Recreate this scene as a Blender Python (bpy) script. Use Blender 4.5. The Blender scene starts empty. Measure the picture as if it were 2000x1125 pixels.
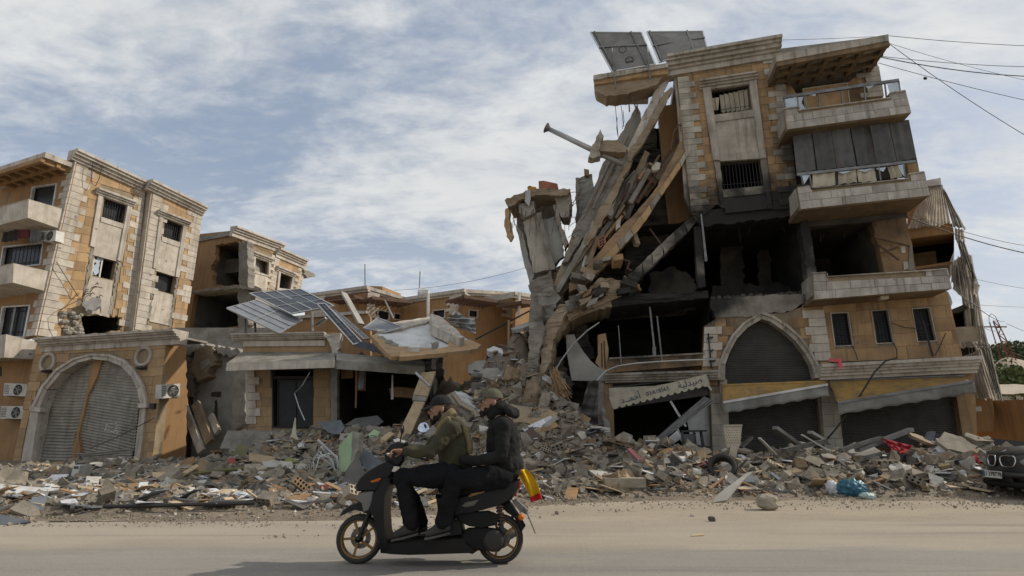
import bpy, bmesh, math, random
from mathutils import Vector as V, Matrix, noise, geometry, Euler
from math import radians, sin, cos, pi, tan, atan2, sqrt
RND = random.Random(11)
SC = bpy.context.scene
COL = SC.collection
# ---------------------------------------------------------------- camera
F = 1070.0; PITCH = radians(15.0); HCAM = 1.2
cam_d = bpy.data.cameras.new('camera'); cam = bpy.data.objects.new('camera', cam_d); COL.objects.link(cam)
cam_d.sensor_width = 36.0; cam_d.lens = 36.0 * F / 2000.0; cam_d.clip_start = 0.05; cam_d.clip_end = 4000
cam.location = (0, 0, HCAM); cam.rotation_euler = (pi / 2 + PITCH, 0, 0)
SC.camera = cam
# ---------------------------------------------------------------- sky, sun, exposure
SKYLOC = (2.516, -3.232, 0.0)
SUN_DIR = V((0.78, 0.17, 0.60)).normalized()
w = bpy.data.worlds.new('World'); SC.world = w; w.use_nodes = True
nt = w.node_tree; nt.nodes.clear()
def wn(t, **k):
    n = nt.nodes.new(t)
    for a, b in k.items(): setattr(n, a, b)
    return n
def wl(a, b): nt.links.new(a, b)
wout = wn('ShaderNodeOutputWorld'); wbg = wn('ShaderNodeBackground')
sky = wn('ShaderNodeTexSky', sky_type='NISHITA', sun_disc=False, sun_elevation=math.asin(SUN_DIR.z),
         sun_rotation=atan2(SUN_DIR.x, SUN_DIR.y), altitude=100.0, air_density=1.0, dust_density=2.2, ozone_density=1.0)
tc = wn('ShaderNodeTexCoord'); sep = wn('ShaderNodeSeparateXYZ'); wl(tc.outputs['Generated'], sep.inputs[0])
zz = wn('ShaderNodeMath', operation='ADD'); wl(sep.outputs['Z'], zz.inputs[0]); zz.inputs[1].default_value = 0.22
zm = wn('ShaderNodeMath', operation='MAXIMUM'); wl(zz.outputs[0], zm.inputs[0]); zm.inputs[1].default_value = 0.05
dx = wn('ShaderNodeMath', operation='DIVIDE'); wl(sep.outputs['X'], dx.inputs[0]); wl(zm.outputs[0], dx.inputs[1])
dy = wn('ShaderNodeMath', operation='DIVIDE'); wl(sep.outputs['Y'], dy.inputs[0]); wl(zm.outputs[0], dy.inputs[1])
cmb = wn('ShaderNodeCombineXYZ'); wl(dx.outputs[0], cmb.inputs[0]); wl(dy.outputs[0], cmb.inputs[1])
mp = wn('ShaderNodeMapping'); wl(cmb.outputs[0], mp.inputs[0])
mp.inputs['Rotation'].default_value = (0, 0, radians(24)); mp.inputs['Scale'].default_value = (0.75, 1.35, 1.0)
mp.inputs['Location'].default_value = SKYLOC
def wnoise(scale, detail, rough, dist=0.0):
    n = wn('ShaderNodeTexNoise'); wl(mp.outputs[0], n.inputs['Vector'])
    n.inputs['Scale'].default_value = scale; n.inputs['Detail'].default_value = detail
    n.inputs['Roughness'].default_value = rough; n.inputs['Distortion'].default_value = dist
    return n
def wmath(op, a, b):
    n = wn('ShaderNodeMath', operation=op)
    for i, x in enumerate((a, b)):
        if isinstance(x, (int, float)): n.inputs[i].default_value = x
        else: wl(x, n.inputs[i])
    return n.outputs[0]
n1 = wnoise(0.8, 2.0, 0.45, 0.2); n2 = wnoise(3.4, 9.0, 0.62, 0.6); n3 = wnoise(13.0, 6.0, 0.6, 0.3)
cl = wmath('ADD', wmath('MULTIPLY', n1.outputs['Fac'], 0.56), wmath('ADD', wmath('MULTIPLY', n2.outputs['Fac'], 0.26), wmath('MULTIPLY', n3.outputs['Fac'], 0.18)))
mr = wn('ShaderNodeMapRange', interpolation_type='SMOOTHSTEP'); wl(cl, mr.inputs['Value'])
mr.inputs['From Min'].default_value = 0.41; mr.inputs['From Max'].default_value = 0.575
# clouds thicken to a veil towards the horizon
hz = wn('ShaderNodeMapRange'); wl(sep.outputs['Z'], hz.inputs['Value'])
hz.inputs['From Min'].default_value = 0.0; hz.inputs['From Max'].default_value = 0.42; hz.inputs['To Min'].default_value = 0.75; hz.inputs['To Max'].default_value = 0.0
cov = wmath('MAXIMUM', mr.outputs['Result'], hz.outputs['Result'])
cov = wmath('MULTIPLY', cov, 0.93)
ccol = wn('ShaderNodeMix', data_type='RGBA'); wl(n2.outputs['Fac'], ccol.inputs[0])
ccol.inputs[6].default_value = (4.9, 5.1, 5.3, 1); ccol.inputs[7].default_value = (7.7, 7.7, 7.55, 1)
skyd = wn('ShaderNodeMix', data_type='RGBA', blend_type='MIX'); skyd.inputs[0].default_value = 0.62
wl(sky.outputs[0], skyd.inputs[6]); skyd.inputs[7].default_value = (3.45, 4.1, 5.1, 1)
mixc = wn('ShaderNodeMix', data_type='RGBA'); wl(cov, mixc.inputs[0]); wl(skyd.outputs[2], mixc.inputs[6]); wl(ccol.outputs[2], mixc.inputs[7])
wl(mixc.outputs[2], wbg.inputs['Color']); wbg.inputs['Strength'].default_value = 0.095
wl(wbg.outputs[0], wout.inputs[0])
sun_d = bpy.data.lights.new('sun', 'SUN'); sun_o = bpy.data.objects.new('sun', sun_d); COL.objects.link(sun_o)
sun_d.energy = 2.6; sun_d.angle = radians(0.9); sun_d.color = (1.0, 0.92, 0.80)
sun_o.rotation_euler = (-SUN_DIR).to_track_quat('-Z', 'Y').to_euler(); sun_o.location = SUN_DIR * 60
SC.view_settings.view_transform = 'Standard'; SC.view_settings.look = 'None'
SC.view_settings.exposure = 0.3; SC.view_settings.gamma = 1.0; SC.view_settings.use_curve_mapping = False
SC.render.engine = 'CYCLES'
# ---------------------------------------------------------------- pixel -> place
CP, SP = cos(PITCH), sin(PITCH)
CAM = V((0, 0, HCAM))
def ray(px, py):
    x = (px - 1000.0) / F; y = (562.5 - py) / F
    return V((x, CP - y * SP, SP + y * CP))
def atY(px, py, Y):
    r = ray(px, py); return CAM + r * (Y / r.y)
def gnd(px, py, z=0.0):
    r = ray(px, py); return CAM + r * ((z - HCAM) / r.z)
def proj(p):
    q = p - CAM; dep = q.y * CP + q.z * SP
    return (1000 + F * q.x / dep, 562.5 - F * (-q.y * SP + q.z * CP) / dep)
class PL:                                   # a (leaning or upright) facade plane, normal towards the camera
    def __init__(s, A, u, up=V((0, 0, 1))):
        s.A = A; s.u = u.normalized(); s.n = s.u.cross(up).normalized()
        if s.n.dot(CAM - A) < 0: s.n = -s.n
        s.v = up
    def at(s, px, py, d=0.0):
        r = ray(px, py); t = (s.A + s.n * d - CAM).dot(s.n) / r.dot(s.n)
        return CAM + r * t
def vpl(pa, Ya, pb, Yb):
    A = atY(*pa, Ya); B = atY(*pb, Yb); u = B - A; u.z = 0
    return PL(A, u)
def ppl(a, b, c):                            # plane through three points
    n = (b - a).cross(c - a).normalized(); p = PL(a, b - a)
    p.n = n if n.dot(CAM - a) > 0 else -n
    return p
def ZZ(x0, y0, s):
    return lambda *pts: [(x0 + x / s, y0 + y / s) for x, y in pts]
Z1 = ZZ(0, 270, 2.812); Z2 = ZZ(0, 600, 2.5); Z3 = ZZ(350, 420, 2.812); Z4 = ZZ(400, 700, 3.41); Z5 = ZZ(600, 720, 2.778); Z6 = ZZ(780, 550, 3.75)
R1 = ZZ(1120, 30, 2.812); R2 = ZZ(1480, 40, 2.812); R3 = ZZ(960, 230, 2.813); R4 = ZZ(1300, 380, 3.124); R5 = ZZ(1050, 560, 3.31)
R6 = ZZ(1370, 560, 3.31); R7 = ZZ(1600, 480, 2.8125); R8 = ZZ(1350, 780, 3.077); R9 = ZZ(980, 770, 4.5); R10 = ZZ(1700, 330, 4.89)
# ---------------------------------------------------------------- materials
MATS = {}
def M(name, c1=None, c2=None, rough=0.85, scale=2.5, bump=0.15, metal=0.0, rnd=0.12, streak=0.0, dirt=None, dirt_amt=0.0,
      soot=None, bscale=None, spec=0.3, detail=8.0, trans=0.0, glow=0.0, chips=0.0):
    if name in MATS: return MATS[name]
    m = bpy.data.materials.new(name); m.use_nodes = True; t = m.node_tree; nn = t.nodes; b = nn['Principled BSDF']
    L = t.links.new
    def nd(ty, **k):
        n = nn.new(ty)
        for a, c in k.items(): setattr(n, a, c)
        return n
    def mth(op, a, b_):
        n = nd('ShaderNodeMath', operation=op)
        for i, x in enumerate((a, b_)):
            if isinstance(x, (int, float)): n.inputs[i].default_value = x
            else: L(x, n.inputs[i])
        return n.outputs[0]
    c2 = c2 or tuple(x * 0.7 for x in c1)
    geo = nd('ShaderNodeNewGeometry'); oi = nd('ShaderNodeObjectInfo')
    pos = nd('ShaderNodeVectorMath', operation='ADD'); L(geo.outputs['Position'], pos.inputs[0])
    rv = nd('ShaderNodeVectorMath', operation='SCALE'); rv.inputs[0].default_value = (7.1, 3.3, 5.7); L(oi.outputs['Random'], rv.inputs['Scale']); L(rv.outputs[0], pos.inputs[1])
    def nz(sc, det=detail, r=0.6, vec=None):
        n = nd('ShaderNodeTexNoise'); L(vec or pos.outputs[0], n.inputs['Vector']); n.inputs['Scale'].default_value = sc
        n.inputs['Detail'].default_value = det; n.inputs['Roughness'].default_value = r
        return n.outputs['Fac']
    def ramp(x, a, b_):
        n = nd('ShaderNodeMapRange', interpolation_type='SMOOTHSTEP'); L(x, n.inputs['Value']); n.inputs['From Min'].default_value = a; n.inputs['From Max'].default_value = b_
        return n.outputs['Result']
    def mix(f, a, b_):
        n = nd('ShaderNodeMix', data_type='RGBA')
        for i, x in ((0, f), (6, a), (7, b_)):
            if isinstance(x, tuple): n.inputs[i].default_value = (*x[:3], 1)
            elif isinstance(x, (int, float)): n.inputs[i].default_value = x
            else: L(x, n.inputs[i])
        return n.outputs[2]
    col = mix(ramp(nz(scale), 0.35, 0.65), tuple(c1), tuple(c2))
    if streak:
        sc = nd('ShaderNodeVectorMath', operation='MULTIPLY'); L(geo.outputs['Position'], sc.inputs[0]); sc.inputs[1].default_value = (3.2, 3.2, 0.22)
        col = mix(mth('MULTIPLY', ramp(nz(1.6, 6, 0.65, sc.outputs[0]), 0.47, 0.68), streak), col, dirt or (0.10, 0.075, 0.05))
    if dirt_amt:
        col = mix(mth('MULTIPLY', ramp(nz(0.9, 10, 0.7), 0.45, 0.7), dirt_amt), col, dirt or (0.10, 0.085, 0.065))
    if chips:                                  # shrapnel pits and knocked-off flakes
        vo = nd('ShaderNodeTexVoronoi'); vo.inputs['Scale'].default_value = 1.5
        wv = nd('ShaderNodeVectorMath', operation='ADD'); L(geo.outputs['Position'], wv.inputs[0]); nzz = nd('ShaderNodeTexNoise'); L(geo.outputs['Position'], nzz.inputs['Vector']); nzz.inputs['Scale'].default_value = 9.0
        sv_ = nd('ShaderNodeVectorMath', operation='SCALE'); L(nzz.outputs['Color'], sv_.inputs[0]); sv_.inputs['Scale'].default_value = 0.16; L(sv_.outputs[0], wv.inputs[1]); L(wv.outputs[0], vo.inputs['Vector'])
        mrn = nd('ShaderNodeMapRange'); L(vo.outputs['Distance'], mrn.inputs['Value']); mrn.inputs['From Min'].default_value = 0.085; mrn.inputs['From Max'].default_value = 0.11; mrn.inputs['To Min'].default_value = chips; mrn.inputs['To Max'].default_value = 0.0
        col = mix(mrn.outputs['Result'], col, (0.20, 0.17, 0.135))
    if soot:
        acc = None
        for (cx, cy, cz, rx, rz, amt) in soot:
            sv = nd('ShaderNodeVectorMath', operation='SUBTRACT'); L(geo.outputs['Position'], sv.inputs[0]); sv.inputs[1].default_value = (cx, cy, cz)
            ml = nd('ShaderNodeVectorMath', operation='MULTIPLY'); L(sv.outputs[0], ml.inputs[0]); ml.inputs[1].default_value = (1 / rx, 1 / rx, 1 / rz)
            ln = nd('ShaderNodeVectorMath', operation='LENGTH'); L(ml.outputs[0], ln.inputs[0])
            dd = mth('ADD', ln.outputs['Value'], mth('MULTIPLY', mth('SUBTRACT', nz(1.1, 6), 0.5), 1.1))
            n = nd('ShaderNodeMapRange', interpolation_type='SMOOTHSTEP'); L(dd, n.inputs['Value']); n.inputs['From Min'].default_value = 1.05; n.inputs['From Max'].default_value = 0.45
            f = mth('MULTIPLY', n.outputs['Result'], amt)
            acc = f if acc is None else mth('MAXIMUM', acc, f)
        col = mix(acc, col, (0.018, 0.016, 0.014))
    if rnd:
        v = mth('ADD', mth('MULTIPLY', oi.outputs['Random'], 2 * rnd), 1 - rnd)
        h = nd('ShaderNodeHueSaturation'); L(v, h.inputs['Value']); L(col, h.inputs['Color']); col = h.outputs[0]
    L(col, b.inputs['Base Color'])
    b.inputs['Roughness'].default_value = rough; b.inputs['Metallic'].default_value = metal
    b.inputs['Specular IOR Level'].default_value = spec
    if trans: b.inputs['Transmission Weight'].default_value = trans
    if bump:
        bp = nd('ShaderNodeBump'); bp.inputs['Strength'].default_value = min(1, bump * 2); bp.inputs['Distance'].default_value = 0.03
        L(nz(bscale or scale * 7, 8, 0.65), bp.inputs['Height']); L(bp.outputs[0], b.inputs['Normal'])
    if glow:                                   # thin cloth lets daylight through
        tl = nd('ShaderNodeBsdfTranslucent'); L(col, tl.inputs['Color']); mx = nd('ShaderNodeMixShader'); mx.inputs[0].default_value = glow
        L(b.outputs[0], mx.inputs[1]); L(tl.outputs[0], mx.inputs[2]); L(mx.outputs[0], nn['Material Output'].inputs['Surface'])
    MATS[name] = m
    return m
# ---------------------------------------------------------------- object helpers
def wloc(o):
    p = V((0, 0, 0))
    while o is not None: p = p + o.location; o = o.parent
    return p
def tag(o, label=None, cat=None, group=None, kind=None):
    if label: o['label'] = label
    if cat: o['category'] = cat
    if group: o['group'] = group
    if kind: o['kind'] = kind
    return o
def thing(name, label, cat, loc, group=None):
    o = bpy.data.objects.new(name, None); COL.objects.link(o); o.location = loc; o.empty_display_size = 0.2
    return tag(o, label, cat, group)
def link(name, me, parent=None, loc=None):
    o = bpy.data.objects.new(name, me); COL.objects.link(o)
    if parent: o.parent = parent
    if loc is not None: o.location = loc
    return o
class MB:
    def __init__(s): s.v = []; s.f = []
    def add(s, vs, fs):
        k = len(s.v); s.v += [V(p) for p in vs]; s.f += [[i + k for i in f] for f in fs]; return s
    def prism(s, pts, vec, holes=()):
        loops = [list(pts)] + [list(h) for h in holes]
        vec = V(vec); fl = [p for l in loops for p in l]; n = len(fl)
        tri = geometry.tessellate_polygon(loops)
        vs = [V(p) for p in fl] + [V(p) + vec for p in fl]
        fs = [list(t) for t in tri] + [[i + n for i in reversed(t)] for t in tri]
        k = 0
        for l in loops:
            m = len(l)
            for i in range(m):
                j = (i + 1) % m; fs.append([k + i, k + j, n + k + j, n + k + i])
            k += m
        return s.add(vs, fs)
    def box(s, c, a, b, d):                     # centre and three half vectors
        c = V(c); a = V(a); b = V(b); d = V(d)
        vs = [c + a * i + b * j + d * k for k in (-1, 1) for j in (-1, 1) for i in (-1, 1)]
        return s.add(vs, [[0, 1, 3, 2], [4, 6, 7, 5], [0, 4, 5, 1], [2, 3, 7, 6], [0, 2, 6, 4], [1, 5, 7, 3]])
    def abox(s, lo, hi):
        lo = V(lo); hi = V(hi); h = (hi - lo) / 2
        return s.box((lo + hi) / 2, (h.x, 0, 0), (0, h.y, 0), (0, 0, h.z))
    def hexa(s, q0, q1):                        # two quads
        return s.add(list(q0) + list(q1), [[0, 1, 2, 3], [7, 6, 5, 4], [0, 4, 5, 1], [1, 5, 6, 2], [2, 6, 7, 3], [3, 7, 4, 0]])
    def tube(s, pts, r, n=6, caps=True, taper=None):
        pts = [V(p) for p in pts]; rings = []
        t0 = (pts[1] - pts[0]).normalized(); ref = V((0, 0, 1)) if abs(t0.z) < 0.9 else V((1, 0, 0))
        x = t0.cross(ref).normalized(); vs = []
        for i, p in enumerate(pts):
            t = (pts[min(i + 1, len(pts) - 1)] - pts[max(i - 1, 0)]).normalized()
            x = (x - t * x.dot(t)).normalized(); y = t.cross(x)
            rr = (r[i] if isinstance(r, (list, tuple)) else r)
            vs += [p + (x * cos(2 * pi * k / n) + y * sin(2 * pi * k / n)) * rr for k in range(n)]
        fs = []
        for i in range(len(pts) - 1):
            for k in range(n):
                fs.append([i * n + k, i * n + (k + 1) % n, (i + 1) * n + (k + 1) % n, (i + 1) * n + k])
        if caps: fs.append(list(range(n))[::-1]); fs.append([(len(pts) - 1) * n + k for k in range(n)])
        return s.add(vs, fs)
    def bar(s, a, b, w, h, up=V((0, 0, 1))):
        a = V(a); b = V(b); t = b - a; x = t.cross(up)
        if x.length < 1e-5: x = t.cross(V((1, 0, 0)))
        x.normalize(); y = x.cross(t).normalized()
        return s.box((a + b) / 2, t / 2, x * w / 2, y * h / 2)
    def ell(s, c, r, n=10, m=7, rot=None):
        c = V(c); vs = []; fs = []
        for i in range(m + 1):
            th = pi * i / m
            for k in range(n):
                ph = 2 * pi * k / n; p = V((r[0] * sin(th) * cos(ph), r[1] * sin(th) * sin(ph), r[2] * cos(th)))
                if rot: p = rot @ p
                vs.append(c + p)
        for i in range(m):
            for k in range(n): fs.append([i * n + k, (i + 1) * n + k, (i + 1) * n + (k + 1) % n, i * n + (k + 1) % n])
        return s.add(vs, fs)
    def lathe(s, c, axis, prof, n=24, closed=False):
        c = V(c); a = V(axis).normalized(); ref = V((0, 0, 1)) if abs(a.z) < 0.9 else V((1, 0, 0)); x = a.cross(ref).normalized(); y = a.cross(x)
        vs = []; m = len(prof)
        for (r, h) in prof: vs += [c + a * h + (x * cos(2 * pi * k / n) + y * sin(2 * pi * k / n)) * r for k in range(n)]
        fs = [[i * n + k, i * n + (k + 1) % n, ((i + 1) % m) * n + (k + 1) % n, ((i + 1) % m) * n + k] for i in range(m if closed else m - 1) for k in range(n)]
        return s.add(vs, fs)
    def sheet(s, P, nu, nv, thick=0.0, nrm=None):    # P(u,v) -> point; optional thickness along nrm
        vs = [V(P(i / nu, j / nv)) for j in range(nv + 1) for i in range(nu + 1)]; W = nu + 1
        fs = [[j * W + i, j * W + i + 1, (j + 1) * W + i + 1, (j + 1) * W + i] for j in range(nv) for i in range(nu)]
        if thick:
            n = len(vs); nrm = V(nrm) * thick; vs = vs + [p - nrm for p in vs]; fs = fs + [[i + n for i in reversed(f)] for f in fs]
            rim = [i for i in range(nu + 1)] + [j * W + nu for j in range(1, nv + 1)] + [nv * W + i for i in range(nu - 1, -1, -1)] + [j * W for j in range(nv - 1, 0, -1)]
            for a, b in zip(rim, rim[1:] + rim[:1]): fs.append([a, b, b + n, a + n])
        return s.add(vs, fs)
    def mesh(s, name, mat, off=V((0, 0, 0)), smooth=False):
        me = bpy.data.meshes.new(name); me.from_pydata([tuple(p - off) for p in s.v], [], s.f); me.materials.append(mat)
        bm = bmesh.new(); bm.from_mesh(me); bmesh.ops.recalc_face_normals(bm, faces=bm.faces); bm.to_mesh(me); bm.free()
        if smooth:
            for p in me.polygons: p.use_smooth = True
        me.update(); return me
    def build(s, name, mat, parent=None, smooth=False, label=None, cat=None, group=None, kind=None, loc=None, autosm=False):
        if isinstance(mat, str): mat = MATS[mat]
        if parent is None:
            if loc is None:
                n = len(s.v); loc = V((sum(p.x for p in s.v) / n, sum(p.y for p in s.v) / n, min(p.z for p in s.v)))
            o = link(name, s.mesh(name, mat, V(loc), smooth), None, loc)
        else: o = link(name, s.mesh(name, mat, wloc(parent), smooth), parent)
        if autosm:
            o.data.set_sharp_from_angle(angle=radians(35))
        return tag(o, label, cat, group, kind)
def inpoly(p, poly):
    x, y = p; c = False; j = len(poly) - 1
    for i in range(len(poly)):
        xi, yi = poly[i]; xj, yj = poly[j]
        if (yi > y) != (yj > y) and x < (xj - xi) * (y - yi) / (yj - yi) + xi: c = not c
        j = i
    return c
def jagpx(pts, amp, step, seed=0, edges=None):    # roughen an outline (pixels) like broken concrete
    r = random.Random(seed); out = []
    for i, a in enumerate(pts):
        b = pts[(i + 1) % len(pts)]; out.append(a)
        if edges is not None and i not in edges: continue
        L = math.hypot(b[0] - a[0], b[1] - a[1]); k = int(L / step)
        if k < 1: continue
        nx, ny = -(b[1] - a[1]) / L, (b[0] - a[0]) / L
        for j in range(1, k + 1):
            t = (j - r.uniform(0.2, 0.8)) / k; q = r.uniform(-amp, amp)
            out.append((a[0] + (b[0] - a[0]) * t + nx * q, a[1] + (b[1] - a[1]) * t + ny * q))
    return out
def slab(name, pl, px, d, th, mat, parent=None, jag=0, step=8, seed=1, edges=None, **kw):
    if jag: px = jagpx(px, jag, step, seed, edges)
    return MB().prism([pl.at(x, y, d) for x, y in px], -pl.n * th).build(name, mat, parent, **kw)
def wallh(name, pl, outer, holes, d, th, mat, parent=None, **kw):
    return MB().prism([pl.at(x, y, d) for x, y in outer], -pl.n * th, [[pl.at(x, y, d) for x, y in h] for h in holes]).build(name, mat, parent, **kw)
def blocks(name, pl, quad, d, course, length, mats, parent, region=None, holes=(), th=0.03, gap=0.012, seed=3, res=0.06, minlen=0.1, jit=0.006, cols=None):
    r = random.Random(seed); q = [pl.at(x, y, d) for x, y in quad]
    H = ((q[3] - q[0]).length + (q[2] - q[1]).length) / 2; W = ((q[1] - q[0]).length + (q[2] - q[3]).length) / 2
    rows = max(1, round(H / course)); ns = max(4, int(W / res)); cnt = 0
    def P(u, v): return (q[0] * (1 - u) + q[1] * u) * (1 - v) + (q[3] * (1 - u) + q[2] * u) * v
    for j in range(rows):
        v0, v1 = j / rows, (j + 1) / rows; vm = (v0 + v1) / 2; free = []; st = None
        for i in range(ns + 1):
            ok = i < ns
            if ok:
                for vv in (v0 * 0.85 + v1 * 0.15, v1 * 0.85 + v0 * 0.15):
                    p = proj(P((i + 0.5) / ns, vv))
                    if (region and not inpoly(p, region)) or any(inpoly(p, h) for h in holes): ok = False; break
            if ok and st is None: st = i
            if not ok and st is not None: free.append((st / ns, i / ns)); st = None
        ph = (j % 2) * 0.5 + r.uniform(-0.08, 0.08); k = length / W
        for a, b in free:
            cuts = [a]; x = (math.floor(a / k - ph) + 1 + ph) * k
            while x < b - minlen / W:
                if x - cuts[-1] > minlen / W: cuts.append(x)
                x += k * r.uniform(0.9, 1.1)
            cuts.append(b)
            for u0, u1 in zip(cuts, cuts[1:]):
                if (u1 - u0) * W < minlen * 0.6: continue
                g = gap / W; gv = gap / H; e = pl.n * (th + r.uniform(-jit, jit))
                f = [P(u0 + g / 2, v0 + gv / 2), P(u1 - g / 2, v0 + gv / 2), P(u1 - g / 2, v1 - gv / 2), P(u0 + g / 2, v1 - gv / 2)]
                mb = MB(); fr = [p + e for p in f]
                mb.add(f + fr, [[4, 5, 6, 7], [0, 4, 7, 3], [1, 2, 6, 5], [0, 1, 5, 4], [3, 7, 6, 2]])
                mb.build(name, mats[r.randrange(len(mats))], parent); cnt += 1
    return cnt
def quoins(pl, pa, pb, n, wa, wb, sgn, d, th, mat, parent, name='quoin', skip=()):
    A = pl.at(*pa, d); B = pl.at(*pb, d); u = pl.u * sgn
    if (proj(A + u)[0] - proj(A)[0]) * sgn < 0: u = -u
    for i in range(n):
        if i in skip: continue
        a = A.lerp(B, i / n); b = A.lerp(B, (i + 0.94) / n); w_ = (wa if i % 2 else wb) * RND.uniform(0.93, 1.07)
        MB().prism([a, a + u * w_, b + u * w_, b], pl.n * (th + RND.uniform(-.005, .005))).build(name, mat, parent)
def cornice(pl, pa, pb, steps, mat, parent, name='cornice', back=0.1):
    dm = max(s[0] for s in steps); A = pl.at(*pa, dm); B = pl.at(*pb, dm); up = V((0, 0, 1)); mb = MB(); z = 0
    for d, h in steps:
        q = [A - pl.n * (dm - d) - up * z, B - pl.n * (dm - d) - up * z]; q += [q[1] - up * h, q[0] - up * h]
        mb.prism(q, -pl.n * (d + back)); z += h
    return mb.build(name, mat, parent)
def room(pl, px, d, depth, mat, parent, name='room_interior', vec=None):
    f = [pl.at(x, y, d) for x, y in px]; b = [p + (vec if vec is not None else -pl.n * depth) for p in f]; n = len(f)
    mb = MB(); mb.add(f + b, [list(range(2 * n - 1, n - 1, -1))] + [[i, (i + 1) % n, n + (i + 1) % n, n + i] for i in range(n)])
    return mb.build(name, mat, parent)
def lerp2(a, b, t): return (a[0] + (b[0] - a[0]) * t, a[1] + (b[1] - a[1]) * t)
def qpt(q, u, v):
    a = lerp2(q[0], q[1], u); b = lerp2(q[3], q[2], u); return lerp2(a, b, v)
def insetq(q, m):
    c = (sum(p[0] for p in q) / 4, sum(p[1] for p in q) / 4)
    return [lerp2(p, c, -m) for p in q]
def frame_quad(name, pl, q, w_, d, th, mat, parent, sides='ltrb'):   # four bars round an opening (pixel widths)
    o = [(q[0][0] - w_, q[0][1] - w_), (q[1][0] + w_, q[1][1] - w_), (q[2][0] + w_, q[2][1] + w_), (q[3][0] - w_, q[3][1] + w_)]
    mb = MB(); k = dict(t=(0, 1), r=(1, 2), b=(2, 3), l=(3, 0))
    for s in sides:
        i, j = k[s]
        mb.prism([pl.at(*p, d + (0.003 if s in 'lr' else 0)) for p in (o[i], o[j], q[j], q[i])], -pl.n * th)
    return mb.build(name, mat, parent)
def grille(pl, q, n, d, r, mat, parent, rails=(0.15, 0.85), name='window_grille'):
    mb = MB()
    for i in range(n):
        u = (i + 0.5) / n; mb.tube([pl.at(*qpt(q, u, 0), d), pl.at(*qpt(q, u, 1), d)], r, 4)
    for v in rails: mb.tube([pl.at(*qpt(q, 0, v), d), pl.at(*qpt(q, 1, v), d)], r * 1.1, 4)
    return mb.build(name, mat, parent)
def curtain(pl, q, d, amp, waves, mat, parent, name='curtain', nv=6, seed=0, smooth=True):
    r = random.Random(seed); ph = r.uniform(0, 6)
    def P(u, v):
        p = pl.at(*qpt(q, u, v), d); return p + pl.n * (amp * sin(u * waves * 2 * pi + ph + v * 1.3) * (0.5 + 0.5 * v) + amp * 0.5 * noise.noise(V((u * 5, v * 4, seed))))
    return MB().sheet(P, max(8, waves * 6), nv).build(name, mat, parent, smooth=smooth)
TEXTS = []
def text_obj(name, body, size, loc, xdir, ydir, mat, parent=None, extrude=0.002, align='CENTER', shear=0.0):
    cu = bpy.data.curves.new(name, 'FONT'); cu.body = body; cu.size = size; cu.extrude = extrude; cu.align_x = align; cu.align_y = 'CENTER'; cu.shear = shear
    me = bpy.data.meshes.new(name); o = link(name, me, parent); o['kind'] = 'stuff'
    tmp = bpy.data.objects.new(name + '_t', cu); COL.objects.link(tmp); TEXTS.append((o, tmp, loc, xdir, ydir, mat, parent)); return o
def finish_texts():
  dg = bpy.context.evaluated_depsgraph_get(); dg.update()
  for o, tmp, loc, xdir, ydir, mat, parent in TEXTS:
    me = bpy.data.meshes.new_from_object(tmp.evaluated_get(dg)); bpy.data.objects.remove(tmp)
    x = V(xdir).normalized(); y = V(ydir); y = (y - x * y.dot(x)).normalized(); z = x.cross(y)
    off = wloc(parent) if parent else V((0, 0, 0))
    for vt in me.vertices: vt.co = V(loc) - off + x * vt.co.x + y * vt.co.y + z * vt.co.z
    me.materials.clear(); me.materials.append(mat if not isinstance(mat, str) else MATS[mat])
    o.data = me
# ---------------------------------------------------------------- materials used across the place
SOOT = [(8.6, 17.6, 8.0, 4.6, 2.6, 0.96), (4.2, 18.0, 5.2, 3.6, 2.4, 0.93), (11.6, 16.2, 7.9, 2.0, 1.3, 0.6), (6.5, 17.9, 5.7, 1.7, 1.4, 0.97), (9.9, 17.0, 10.7, 1.0, 2.2, 0.75)]
OCH = (0.42, 0.283, 0.155); OCH2 = (0.345, 0.228, 0.12); WST = (0.56, 0.50, 0.42); WST2 = (0.44, 0.385, 0.31)
M('ochre_stone', OCH, OCH2, chips=0.8, scale=1.6, streak=0.25, rnd=0.16, dirt_amt=0.15)
M('ochre_stone_pale', (0.50, 0.32, 0.155), OCH, scale=2, streak=0.3, rnd=0.12, dirt_amt=0.2)
M('ochre_plaster', (0.36, 0.21, 0.095), (0.30, 0.175, 0.08), scale=0.8, streak=0.35, rnd=0.03, dirt_amt=0.2)
M('white_stone', WST, WST2, chips=0.8, scale=2, streak=0.3, rnd=0.10, dirt_amt=0.2)
M('white_trim', (0.54, 0.49, 0.42), (0.42, 0.37, 0.31), chips=0.7, scale=1.5, streak=0.45, rnd=0.05, dirt_amt=0.25, dirt=(0.12, 0.09, 0.06))
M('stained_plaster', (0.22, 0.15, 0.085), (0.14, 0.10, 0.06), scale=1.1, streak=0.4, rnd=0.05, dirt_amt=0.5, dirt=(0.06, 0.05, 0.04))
M('ochre_stone_r', (0.41, 0.26, 0.13), (0.31, 0.195, 0.10), chips=0.8, scale=1.6, streak=0.5, rnd=0.16, dirt_amt=0.35, soot=SOOT)
M('white_stone_r', (0.47, 0.42, 0.34), (0.34, 0.30, 0.24), scale=2, streak=0.45, rnd=0.14, dirt_amt=0.35, soot=SOOT)
M('white_trim_r', (0.46, 0.41, 0.34), (0.34, 0.30, 0.24), scale=1.5, streak=0.55, rnd=0.06, dirt_amt=0.4, soot=SOOT)
M('parapet_stone', (0.47, 0.43, 0.37), (0.36, 0.32, 0.27), chips=0.6, scale=2.2, streak=0.5, rnd=0.14, dirt_amt=0.3)
M('mortar', (0.30, 0.235, 0.15), (0.22, 0.17, 0.11), scale=3, rnd=0.02)
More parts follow.
